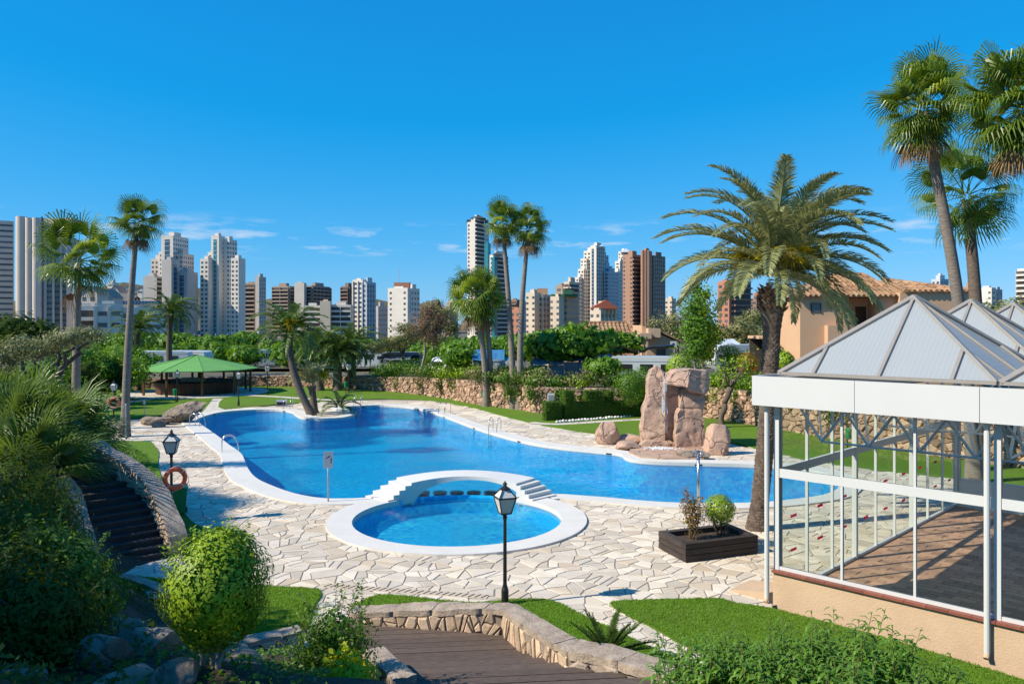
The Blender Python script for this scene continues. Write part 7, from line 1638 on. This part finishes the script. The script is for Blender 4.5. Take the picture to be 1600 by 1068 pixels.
t = tower('dark brown twin tower with tall rounded columns', 600, [(973, 1003, 398, .5, 't_rbrown', 'c', 'k', 0), (1001, 1019, 392, .45, 't_rbrown', None, None, -4), (1017, 1040, 399, .15, 't_brown', 'k', 'w', 2)])
b = MB(); d = 594
for px in (1004, 1008.5, 1013): b.lathe([(1.3, -6), (1.3, atz(391, d))], (atx(px, d), d, 0), 10)
put('column', b, M['t_rbrown'], t)
t = tower('small cream building with red gabled top below the skyscrapers', 340, [(923, 966, 481, .3, 't_cream', 'c', 'r', 0)]); b = MB(); d = 339; x0, x1, xm = atx(922, d), atx(968, d), atx(947, d)
b.poly([(x0, d, atz(482, d)), (x1, d, atz(482, d)), (xm, d, atz(468, d))]); b.poly([(x0, d, atz(482, d)), (xm, d, atz(468, d)), (xm, d + 12, atz(468, d)), (x0, d + 12, atz(482, d))]); b.poly([(xm, d, atz(468, d)), (x1, d, atz(482, d)), (x1, d + 12, atz(482, d)), (xm, d + 12, atz(468, d))]); put('gable_roof', b, M['t_redroof'], t)
t = tower('beige block beside the brown towers behind the palm fronds', 520, [(1040, 1056, 466, .6, 't_beige', 'c', 'w', 0)])
t = tower('orange red brick tower with dark balcony side behind the poplars', 420, [(1121, 1141, 440, .9, 't_brick', 'w', None, 0), (1139, 1174, 438, .2, 't_brown', 'k', 'k', -2)])
t = tower('pinkish brown stepped block right of the red brick tower', 460, [(1172, 1192, 466, .5, 't_brown', 's', 's', 0), (1177, 1190, 458, .6, 't_brick', None, None, 3)])
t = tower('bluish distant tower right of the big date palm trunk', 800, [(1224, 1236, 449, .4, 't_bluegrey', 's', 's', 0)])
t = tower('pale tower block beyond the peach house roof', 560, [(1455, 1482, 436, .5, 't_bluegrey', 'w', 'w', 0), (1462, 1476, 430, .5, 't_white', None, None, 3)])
t = tower('beige and white flats between the fan palm trunks', 480, [(1500, 1532, 448, .5, 't_tan', 'w', 'w', 6), (1527, 1556, 450, .75, 't_white', 'c', 'w', 0), (1552, 1566, 452, .3, 't_grey', None, 'w', 3)])
t = tower('white tower at the far right beyond the skylights', 460, [(1589, 1640, 420, .8, 't_white', 'b', 'w', 0)])
t = tower('pale low flats behind the dry tree', 430, [(690, 716, 478, .5, 't_tan', 's', 's', 0), (700, 714, 470, .6, 't_beige', 'w', 'w', 10)])
# hillside and small houses far left
b = MB(); 
for i in range(24):
    x0, x1 = -620 + i * 22, -620 + (i + 1) * 22; h_ = lambda x: 34 + 22 * math.exp(-((x + 460) / 90) ** 2) + 5 * math.sin(x * .06)
    b.poly([(x0, 900, -6), (x1, 900, -6), (x1, 1000, h_(x1)), (x0, 1000, h_(x0))]); b.poly([(x0, 1000, h_(x0)), (x1, 1000, h_(x1)), (x1, 1200, -6), (x0, 1200, -6)])
put('hill', b, mat('hill_scrub', (.075, .085, .045), (.12, .10, .07), .95, .05), kind='structure')
def gable_house(label, px0, px1, ye, yr, d, wm_, zb=-6):
    x0, x1 = atx(px0, d), atx(px1, d); xm = (x0 + x1) / 2; ze, zr = atz(ye, d), atz(yr, d); t_ = thing('gabled_house', label, 'house', (xm, d, zb)); b_ = MB(); b_.box(x0, x1, d, d + 12, zb, ze); b_.poly([(x0, d, ze), (x1, d, ze), (xm, d, zr)]); put('wall', b_, M[wm_], t_)
    b_ = MB(); o_ = .6; b_.poly([(x0 - o_, d - o_, ze - .3), (xm, d - o_, zr + .3), (xm, d + 12, zr + .3), (x0 - o_, d + 12, ze - .3)]); b_.poly([(xm, d - o_, zr + .3), (x1 + o_, d - o_, ze - .3), (x1 + o_, d + 12, ze - .3), (xm, d + 12, zr + .3)]); put('roof', b_, M['t_tan'], t_)
    for k_ in range(2): b_ = MB(); x = x0 + (x1 - x0) * (.28 + .44 * k_); b_.box(x - 1, x + 1, d - .1, d + .1, ze - 4, ze - 2); put('window', b_, M['t_win'], t_)
gable_house('pinkish gabled house with pale roof above the low hotel', 124, 152, 458, 447, 420, 't_pink'); gable_house('second pinkish gabled house right of the first above the low hotel', 152, 176, 464, 452, 440, 't_pink'); gable_house('white gabled house at the foot of the hill', 172, 186, 456, 446, 520, 't_white')
t = tower('distant white slab block on the hillside', 700, [(168, 186, 441, .5, 't_white', 's', None, 0)])
for i_, (px, py, lab) in enumerate([(188, 452, 'tiny pale villa near the hilltop'), (198, 449, 'tiny villa below the hilltop'), (206, 455, 'tiny pale villa on the middle slope'), (215, 452, 'tiny villa beside the slim palm trunk'), (193, 463, 'tiny terrace house low on the hill'), (211, 466, 'tiny terrace house near the low hotel')]): gable_house(lab, px, px + 8, py, py - 3, 880, 't_white' if i_ % 2 else 't_tan', -6)

# ---- peach house with clay tile roofs
zg = 2.0; hp = thing('peach_house', 'two storey peach rendered house with clay tile roof and balcony', 'house', (25, 56, zg))
def wall_box(x0, x1, y0, y1, z0, z1, name='wall', m_='peach_house'): b_ = MB(); b_.box(x0, x1, y0, y1, z0, z1); return put(name, b_, M[m_], hp)
dh = 54.0; hx0, hx1, hxb0, hxb1, hx2 = atx(1250, dh), atx(1400, dh), atx(1326, dh), atx(1374, dh), atx(1512, dh); zE = atz(464, dh); zE2 = atz(457, dh)
wall_box(hx0, hxb0, dh, dh + 8, zg, zE); wall_box(hxb0 + .002, hx1, dh + 1.8, dh + 8, zg, zE); wall_box(hxb0 + .002, hx1, dh - .6, dh + 1.78, zg, atz(507, dh), 'balcony_wall'); wall_box(hx1 + .002, hx2, dh - .55, dh + 9, zg, zE2); wall_box(hxb1, hx1, dh + .02, dh + 1.79, atz(507, dh) + .002, zE, 'balcony_pier')
wall_box(atx(1288, dh), hxb0 - .002, dh - .6, dh - .002, zg, atz(508, dh), 'stair_parapet')
b = MB(); x0, x1 = atx(1268, dh), atx(1281, dh); b.box(x0, x1, dh - .04, dh + .2, atz(488, dh), atz(474, dh)); w_ = put('window', b, M['t_win'], hp)
for (a, c, e, f_) in ((x0 - .07, x0, atz(488.5, dh), atz(473.5, dh)), (x1, x1 + .07, atz(488.5, dh), atz(473.5, dh)), (x0, x1, atz(474, dh), atz(473, dh))): bb = MB(); bb.box(a, c, dh - .06, dh + .05, e, f_); put('frame', bb, M['barwood'], w_)
b = MB(); b.box(atx(1354, dh), atx(1371, dh), dh + 1.74, dh + 1.9, atz(507, dh), atz(478, dh)); put('balcony_door', b, M['barwood'], hp)
b = MB(); b.box(atx(1330, dh), atx(1336, dh), dh + 1.0, dh + 1.7, atz(507, dh), atz(491, dh)); put('balcony_cupboard', b, M['whitepaint'], hp)
def tiled_roof(parent, x0, x1, y0, y1, zb, zr, hipx=(1.0, 1.0), pitch=.36, over=.35, name='roof', nparts=280, ridge_y=None, seed=1):
    """two-slope hipped roof with rows of barrel tiles on the camera side"""
    g_ = random.Random(seed); x0 -= over; x1 += over; y0 -= over; y1 += over; ym = (y0 + y1) / 2; xa, xb = x0 + hipx[0] * (ym - y0), x1 - hipx[1] * (ym - y0); b_ = MB()
    A, B, C, D2, E, F_ = (x0, y0, zb), (x1, y0, zb), (x1, y1, zb), (x0, y1, zb), (xa, ym, zr), (xb, ym, zr)
    b_.poly([A, B, F_, E]); b_.poly([B, C, F_]); b_.poly([C, D2, E, F_]); b_.poly([D2, A, E]); b_.poly([A, D2, C, B]); rf_ = put(name, b_, M['rooftile'], parent)
    k_ = 0; n_ = int((x1 - x0) / pitch)
    for i in range(n_):
        x = x0 + (i + .5) * (x1 - x0) / n_; t1 = min(1, (x - x0) / max(xa - x0, .01), (x1 - x) / max(x1 - xb, .01))
        L = t1; rows = max(1, int(L * math.hypot(ym - y0, zr - zb) / .9)); mb_ = MB()
        for j in range(rows):
            s0, s1 = L * j / rows, L * (j + 1) / rows + .02; p0 = Vector((x + g_.uniform(-.02, .02), y0 + (ym - y0) * s0 - .05 * (j == 0), zb + (zr - zb) * s0 + .05)); p1 = Vector((x + g_.uniform(-.02, .02), y0 + (ym - y0) * s1, zb + (zr - zb) * s1 + .02)); mb_.tube([p0, p1], [.115, .095], 7, True, g_.random())
        put('tile_row', mb_, M['rooftile'], rf_)
    mb_ = MB()
    for a_, c_ in ((E, F_), (A, E), (F_, B)):
        a_, c_ = Vector(a_), Vector(c_); m_ = max(1, int((c_ - a_).length / .5))
        for j in range(m_): mb_.tube([a_.lerp(c_, j / m_) + Vector((0, 0, .06)), a_.lerp(c_, (j + 1.05) / m_) + Vector((0, 0, .04))], [.14, .12], 7, True, g_.random())
    put('ridge_tiles', mb_, M['rooftile'], rf_); return rf_
tiled_roof(hp, hx0, hx1, dh, dh + 8, zE + .02, zE + 1.75, (.95, .2), seed=2); tiled_roof(hp, hx1 + .5, hx2, dh - .55, dh + 9, zE2 + .03, zE2 + 1.1, (.15, .8), over=.18, seed=3)
# terrace with chairs left of the house
d = 58; t = thing('roof_terrace', 'raised terrace slab with rail beside the peach house', 'terrace', (atx(1225, d), d, zg)); b = MB(); b.box(atx(1200, d), atx(1249, d), d, d + 5, atz(530, d), atz(525.5, d)); put('slab', b, M['peach_house'], t)
for px in (1206, 1240): b = MB(); b.bar((atx(px, d), d + .2, zg), (atx(px, d), d + .2, atz(530, d)), .1, .1, up=(1, 0, 0)); put('post', b, M['green'], t)
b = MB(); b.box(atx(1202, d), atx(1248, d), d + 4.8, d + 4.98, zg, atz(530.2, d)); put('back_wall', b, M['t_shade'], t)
def chair(label, loc, rz):
    t_ = thing('plastic_chair', label, 'chair', loc, rz, 'white plastic chairs on the terrace')
    for x in (-.22, .22):
        for y in (-.2, .22): b_ = MB(); b_.bar((x, y, 0), (x * .95, y * .95, .43), .045, .045, up=(1, 0, 0)); put('leg', b_, M['whitepaint'], t_, world=False)
        b_ = MB(); b_.bar((x, -.22, .66), (x, .22, .68), .05, .03); b_.bar((x, -.2, .43), (x, -.2, .65), .04, .04, up=(1, 0, 0)); put('armrest', b_, M['whitepaint'], t_, world=False)
    b_ = MB(); b_.box(-.25, .25, -.25, .23, .432, .46); put('seat', b_, M['whitepaint'], t_, world=False)
    b_ = MB(); b_.prism([(-.25, .232), (.25, .232), (.22, .30), (-.22, .30)], .44, .9); put('backrest', b_, M['whitepaint'], t_, world=False)
for px, rz, lab in ((1214, .4, 'white plastic chair at the terrace end by the date palm trunk'), (1223, -.3, 'white plastic chair in the middle of the terrace'), (1235, .1, 'white plastic chair nearest the peach house wall')): chair(lab, (atx(px, d + 1), d + 1, atz(525.5, d) + .01), rz + PI)
# ---- camp reception with tiled roof
cb = thing('camp_building', 'low peach camp building with brown tiled hip roof', 'building', (10, 82, 1.7)); d = 82; X0, X1 = atx(858, d), atx(1018, d)
b = MB(); b.box(X0, X1, d, d + 9, 1.4, atz(536, d)); put('wall', b, M['peach_house'], cb); tiled_roof(cb, X0, X1, d, d + 9, atz(536, d) + .02, atz(504, d), (1.0, .45), .42, seed=5)
b = MB(); x0, x1 = atx(1003, 78), atx(1056, 78); b.prism([(x0, 78), (x1, 78), (x1, 84), (x0, 84)], 1.4, [atz(508, 78), atz(533, 78), atz(533, 78), atz(508, 78)]); put('gable_wall', b, M['peach_house'], cb)
b = MB(); b.prism([(x0 + 1.2, 77.7), (x1 + .4, 77.7), (x1 + .4, 84.4), (x0 + 1.2, 84.4)], [atz(515, 78), atz(533, 78), atz(533, 78), atz(515, 78)], [atz(513, 78), atz(531, 78), atz(531, 78), atz(513, 78)]); put('lean_roof', b, M['rooftile'], cb)
b = MB(); b.box(atx(1000, 76), atx(1018, 76), 76, 78, atz(529, 76), atz(520, 76)); put('porch_canopy', b, M['peach'], cb); b = MB(); b.box(atx(1013, 76.5), atx(1032, 76.5), 76.5, 77.9, atz(527, 76), atz(513, 76)); put('chimney_block', b, M['peach'], cb); b = MB(); b.box(atx(1010, 76), atx(1013, 76), 76.1, 76.4, 1.5, atz(529, 76)); put('porch_post', b, M['peach'], cb)
b = MB(); b.box(atx(1026, 77.9), atx(1040, 77.9), 77.9, 78.05, 1.6, atz(543, 78)); put('door', b, M['t_shade'], cb)
t = thing('camp_sign', 'small white square notice with blue symbol at the camp building corner', 'sign', (atx(1052, 76), 76, 1.6)); b = MB(); b.bar((0, 0, 0), (0, 0, 3.1), .06, .06, up=(1, 0, 0)); put('post', b, M['galv'], t, world=False); b = MB(); b.box(-.3, .3, -.06, -.03, 2.5, 3.1); put('panel', b, M['whitepaint'], t, world=False); b = MB(); b.lathe([(.0, 0), (.16, 0.0)], (0, 0, 0), 12); b = MB(); b.poly([(.14 * math.cos(u), -.065, 2.8 + .14 * math.sin(u)) for u in [i * PI / 6 for i in range(12)]]); put('symbol', b, M['blueprint'], t, world=False)
# black shade net
t = thing('shade_net', 'black shade net stretched on poles before the camp building', 'shade net', (atx(995, 68), 68, 1.7)); b = MB(); n_ = 14
def net(u, v): x = atx(938 + 116 * u, 66 + 6 * v); z = atz(538 - 3 * math.sin(u * 9) + (2 + 8 * v * .2) + 6 * max(0, .22 - abs(u - .5)), 67); return (x, 66 + 6 * v, z - .28 * math.sin(PI * v) - .18 * math.sin(PI * 3 * u) ** 2)
for i in range(n_):
    for j in range(4): b.poly([net(i / n_, j / 4), net((i + 1) / n_, j / 4), net((i + 1) / n_, (j + 1) / 4), net(i / n_, (j + 1) / 4)])
put('net', b, M['black'], t)
for u, v in ((0, 0), (.52, 0), (1, 0), (0, 1), (.52, 1), (1, 1)): p = net(u, v); b = MB(); b.tube([(p[0], p[1], 1.6), p], .04, 6); put('pole', b, M['t_tan'], t)
# ---- caravans
M['van'] = mat('caravan_shell', (.60, .63, .62), (.55, .58, .57), .35, 1.0, spec=.5); M['vandark'] = mat('tinted_window', (.02, .022, .025), (.03, .03, .035), .1, 3, spec=.8); M['canvas'] = mat('grey_canvas', (.20, .23, .26), (.15, .175, .20), .8, 1.2); M['tarp'] = mat('blue_tarpaulin', (.06, .22, .42), (.04, .15, .32), .5, 1.5); M['teal'] = mat('teal_tarpaulin', (.02, .38, .50), (.02, .30, .42), .5, 1.5); M['carpaint'] = mat('dark_car', (.03, .035, .045), (.04, .045, .05), .25, 2, spec=.6)
def caravan(label, loc, rz, L=5.6, W_=2.2, H_v=2.25, m_='van', nwin=3):
    t_ = thing('caravan', label, 'caravan', loc, rz, 'parked caravans'); prof = [(-L / 2 + .35, .35), (-L / 2 + .1, .75), (-L / 2 + .05, 1.2), (-L / 2 + .5, H_v - .12), (-L / 2 + .95, H_v), (L / 2 - .6, H_v), (L / 2 - .15, H_v - .15), (L / 2, 1.4), (L / 2 - .05, .6), (L / 2 - .3, .35)]
    b_ = MB(); n_ = len(prof); o_ = 0
    for y in (-W_ / 2, W_ / 2): b_.v += [(x, y, z) for x, z in prof]
    b_.f.append(tuple(range(n_))); b_.f.append(tuple(range(2 * n_ - 1, n_ - 1, -1))); b_.r += [.5, .5]
    for i in range(n_): j = (i + 1) % n_; b_.f.append((i, n_ + i, n_ + j, j)); b_.r.append(.5)
    put('body', b_, M[m_], t_, world=False)
    for k_ in range(nwin): x = -L / 2 + 1.15 + k_ * (L - 1.6) / nwin; b_ = MB(); b_.box(x, x + .95, -W_ / 2 - .025, -W_ / 2 + .02, 1.22, 1.78); put('window', b_, M['vandark'], t_, world=False)
    b_ = MB(); b_.prism([(-L / 2 + .06, -W_ / 2 + .3), (-L / 2 + .3, -W_ / 2 + .3), (-L / 2 + .3, W_ / 2 - .3), (-L / 2 + .06, W_ / 2 - .3)], 1.3, 1.72); put('front_window', b_, M['vandark'], t_, world=False)
    b_ = MB(); b_.box(-L / 2 + .7, L / 2 - .1, -W_ / 2 - .012, -W_ / 2 + .01, 1.95, 2.0); put('trim', b_, M['galv'], t_, world=False)
    for y in (-W_ / 2 + .1, W_ / 2 - .1): b_ = MB(); b_.tube([(.3, y - .09, .3), (.3, y + .09, .3)], .3, 14); put('wheel', b_, M['black'], t_, world=False)
    b_ = MB(); b_.bar((-L / 2 + .2, 0, .4), (-L / 2 - .9, 0, .42), .1, .08); put('drawbar', b_, M['black'], t_, world=False)
d = 61; caravan('large greenish white caravan with two dark windows above the hedge', (atx(1008, d), d, 1.55), rad(-8), 6.2, 2.3, 2.35)
caravan('white caravan behind the kiosk roof left of the slim palm', (atx(252, 90), 90, 1.0), rad(8), 6.5, 2.2, 2.3); caravan('white caravan behind the kiosk right of the slim palm', (atx(292, 94), 94, 1.0), rad(-5), 5.5, 2.2, 2.2); caravan('caravan near the end of the camp road behind the date palm', (atx(1148, 72), 72, 2.0), rad(10), 5.0, 2.2, 2.5); caravan('white caravan deep in the camp right of the kiosk', (atx(424, 98), 98, 1.0), rad(12), 5, 2.2, 2.2)
caravan('white caravan front visible under the joined fan palms', (atx(708, 72), 72, 1.3), rad(50), 4.2, 2.0, 2.1); caravan('caravan behind the spreading olive tree', (atx(560, 92), 92, 1.1), rad(0), 5.2, 2.2, 2.2); caravan('half hidden caravan beside the wall olive tree', (atx(625, 86), 86, 1.2), rad(20), 4.8, 2.2, 2.1, 'canvas')
def awning(label, px0, px1, py_t, py_e, d_, m_, m2='canvas', zb=1.6, depth=3.0):
    x0, x1 = atx(px0, d_), atx(px1, d_); zt, ze = atz(py_t, d_), atz(py_e, d_); t_ = thing('awning_tent', label, 'tent', ((x0 + x1) / 2, d_, zb)); b_ = MB(); n_ = 8
    for i in range(n_):
        a, c = i / n_, (i + 1) / n_; sag = lambda u: .10 * math.sin(PI * u * 2) ** 2
        b_.poly([(x0 + (x1 - x0) * a, d_ - .25, ze - sag(a)), (x0 + (x1 - x0) * c, d_ - .25, ze - sag(c)), (x0 + (x1 - x0) * c, d_ + depth, zt), (x0 + (x1 - x0) * a, d_ + depth, zt)])
    put('roof', b_, M[m_], t_); n2 = max(2, int((x1 - x0) / 1.1))
    for i in range(n2): a, c = x0 + (x1 - x0) * i / n2, x0 + (x1 - x0) * (i + .96) / n2; b_ = MB(); b_.prism([(a, d_ + .08 * (i % 2)), (c, d_ + .08 * ((i + 1) % 2)), (c, d_ + .04 + .08 * ((i + 1) % 2)), (a, d_ + .04 + .08 * (i % 2))], zb, ze - .12); put('wall_panel', b_, M[m2], t_)
    for x in (x0 + .03, x1 - .03): b_ = MB(); b_.tube([(x, d_ - .2, zb - .1), (x, d_ - .2, ze)], .03, 6); put('pole', b_, M['galv'], t_)
awning('blue tarpaulin awning behind the joined fan palms', 738, 788, 548, 561, 66, 'tarp'); awning('teal edged awning below the blue tarpaulin', 760, 800, 560, 566, 65, 'teal'); awning('grey awning tent between the tall fan palms', 770, 812, 566, 572, 63, 'canvas'); awning('long grey awning tent right of the tall fan palms', 832, 882, 560, 568, 61.5, 'canvas'); awning('grey blue awning tent with pale roof beside the caravan', 880, 930, 556, 563, 62, 'canvas'); awning('blue white awning on the front of the large caravan', 925, 962, 555, 567, 62.5, 'tarp'); awning('grey tent roof behind the olive trees', 600, 640, 556, 561, 83, 'canvas', zb=1.2); awning('pale tent between far campsite trees', 415, 450, 558, 565, 99, 'van', 'van', zb=.8); awning('white awning roof at the end of the camp road', 1118, 1160, 530, 541, 74, 'van', 'van', zb=2.0)
t = thing('garden_shed', 'grey storage cabinet between the fan palm trunks', 'cabinet', (atx(778, 62), 62, 1.8)); b = MB(); b.box(-.55, .55, -.4, .4, 0, 1.65); put('body', b, M['galv'], t, world=False); b = MB(); b.box(-.5, -.02, -.42, -.402, .08, 1.55); put('door', b, M['van'], t, world=False); b = MB(); b.box(.02, .5, -.42, -.402, .08, 1.55); put('door', b, M['van'], t, world=False); b = MB(); b.prism([(-.6, -.45), (.6, -.45), (.6, .45), (-.6, .45)], 1.652, [1.68, 1.68, 1.76, 1.76]); put('roof', b, M['canvas'], t, world=False)
t = thing('meter_cabinet', 'small grey white meter cabinet standing before the retaining wall', 'cabinet', (*gp(861, 648), .0)); b = MB(); b.box(-.24, .24, -.18, .18, 0, 1.5); put('case', b, M['van'], t, world=False); b = MB(); b.box(-.19, .19, -.2, -.182, .5, 1.4); put('door', b, M['galv'], t, world=False)
# camp fence and far lamps, motorbike and road
b = MB(); b.poly([(atx(1100, 56), 56, 2.03), (atx(1330, 47), 47, 2.03), (atx(1330, 68), 68, 2.03), (atx(1100, 80), 80, 2.03)]); put('camp_road', b, M['asphalt'], kind='structure')
b = MB(); b.prism([gp(1150, 603, 2.1), gp(1205, 603, 2.1), gp(1205, 600.5, 2.1), gp(1150, 600.5, 2.1)], 2.0, 2.55); put('low_wall', b, M['peach'], None, label='low peach rendered wall beside the parked scooter', cat='wall')
t = thing('motor_scooter', 'small parked scooter with blue rag beside the date palm trunk', 'scooter', (atx(1158, 54), 54, 2.04), rad(15))
for x in (-.55, .55): b = MB(); b.tube([(x, -.05, .24), (x, .05, .24)], .24, 14); put('wheel', b, M['black'], t, world=False)
b = MB(); b.prism([(-.6, -.14), (.3, -.14), (.3, .14), (-.6, .14)], .3, [.62, .5, .5, .62]); put('body', b, M['carpaint'], t, world=False); b = MB(); b.box(-.6, .1, -.13, .13, .63, .72); put('seat', b, M['t_redroof'], t, world=False); b = MB(); b.bar((.4, 0, .3), (.5, 0, 1.0), .2, .06, up=(0, 1, 0)); put('leg_shield', b, M['t_redroof'], t, world=False); b = MB(); b.tube([(.48, -.3, 1.02), (.48, .3, 1.02)], .02, 6); put('handlebar', b, M['steel'], t, world=False); b = MB(); b.box(.0, .55, -.2, -.1, .92, 1.0); put('rag', b, M['tarp'], t, world=False)
def flag(label, px, py_t, d_, cols):
    x = atx(px, d_); z = atz(py_t, d_); t_ = thing('flag_pole', label, 'flag', (x, d_, -4), 0, 'flags along the avenue'); b_ = MB(); b_.tube([(x, d_, -4), (x, d_, z)], .09, 6); put('pole', b_, M['whitepaint'], t_)
    for i, c in enumerate(cols):
        b_ = MB(); z1 = z - .3 - i * 1.0
        for k_ in range(5): u0, u1 = k_ / 5, (k_ + 1) / 5; b_.poly([(x + .1 + u0 * 2.4, d_ + .25 * math.sin(u0 * 6), z1 - u0 * .9), (x + .1 + u1 * 2.4, d_ + .25 * math.sin(u1 * 6), z1 - u1 * .9), (x + .1 + u1 * 2.4, d_ + .25 * math.sin(u1 * 6), z1 - 1.0 - u1 * .9), (x + .1 + u0 * 2.4, d_ + .25 * math.sin(u0 * 6), z1 - 1.0 - u0 * .9)])
        put('stripe', b_, M[c], t_)
for i_, (px, cols, lab) in enumerate([(177, ('redprint', 'frondyel', 'redprint'), 'red and yellow striped flag before the low hotel'), (198, ('t_white', 'blueprint', 'redprint'), 'white blue and red flag before the low hotel'), (222, ('t_green', 't_white'), 'green and white flag left of the date palm'), (246, ('t_white', 'redprint', 't_white'), 'white flag with red band by the slim date palm'), (286, ('t_white', 'redprint'), 'white and red flag right of the slim date palm'), (304, ('redprint', 't_green'), 'red and green flag below the stepped tower'), (322, ('black', 'blueprint', 'redprint'), 'black blue and red flag below the white tower'), (337, ('blueprint', 'frondyel'), 'blue and yellow flag below the white tower'), (356, ('redprint', 't_white', 'blueprint'), 'red white and blue flag right of the white tower'), (368, ('t_white', 'blueprint', 't_white'), 'white and blue flag beside the brown balcony block'), (381, ('redprint', 't_white', 'redprint'), 'red and white flag below the brown balcony block')]): flag(lab, px, 521, 190, cols)
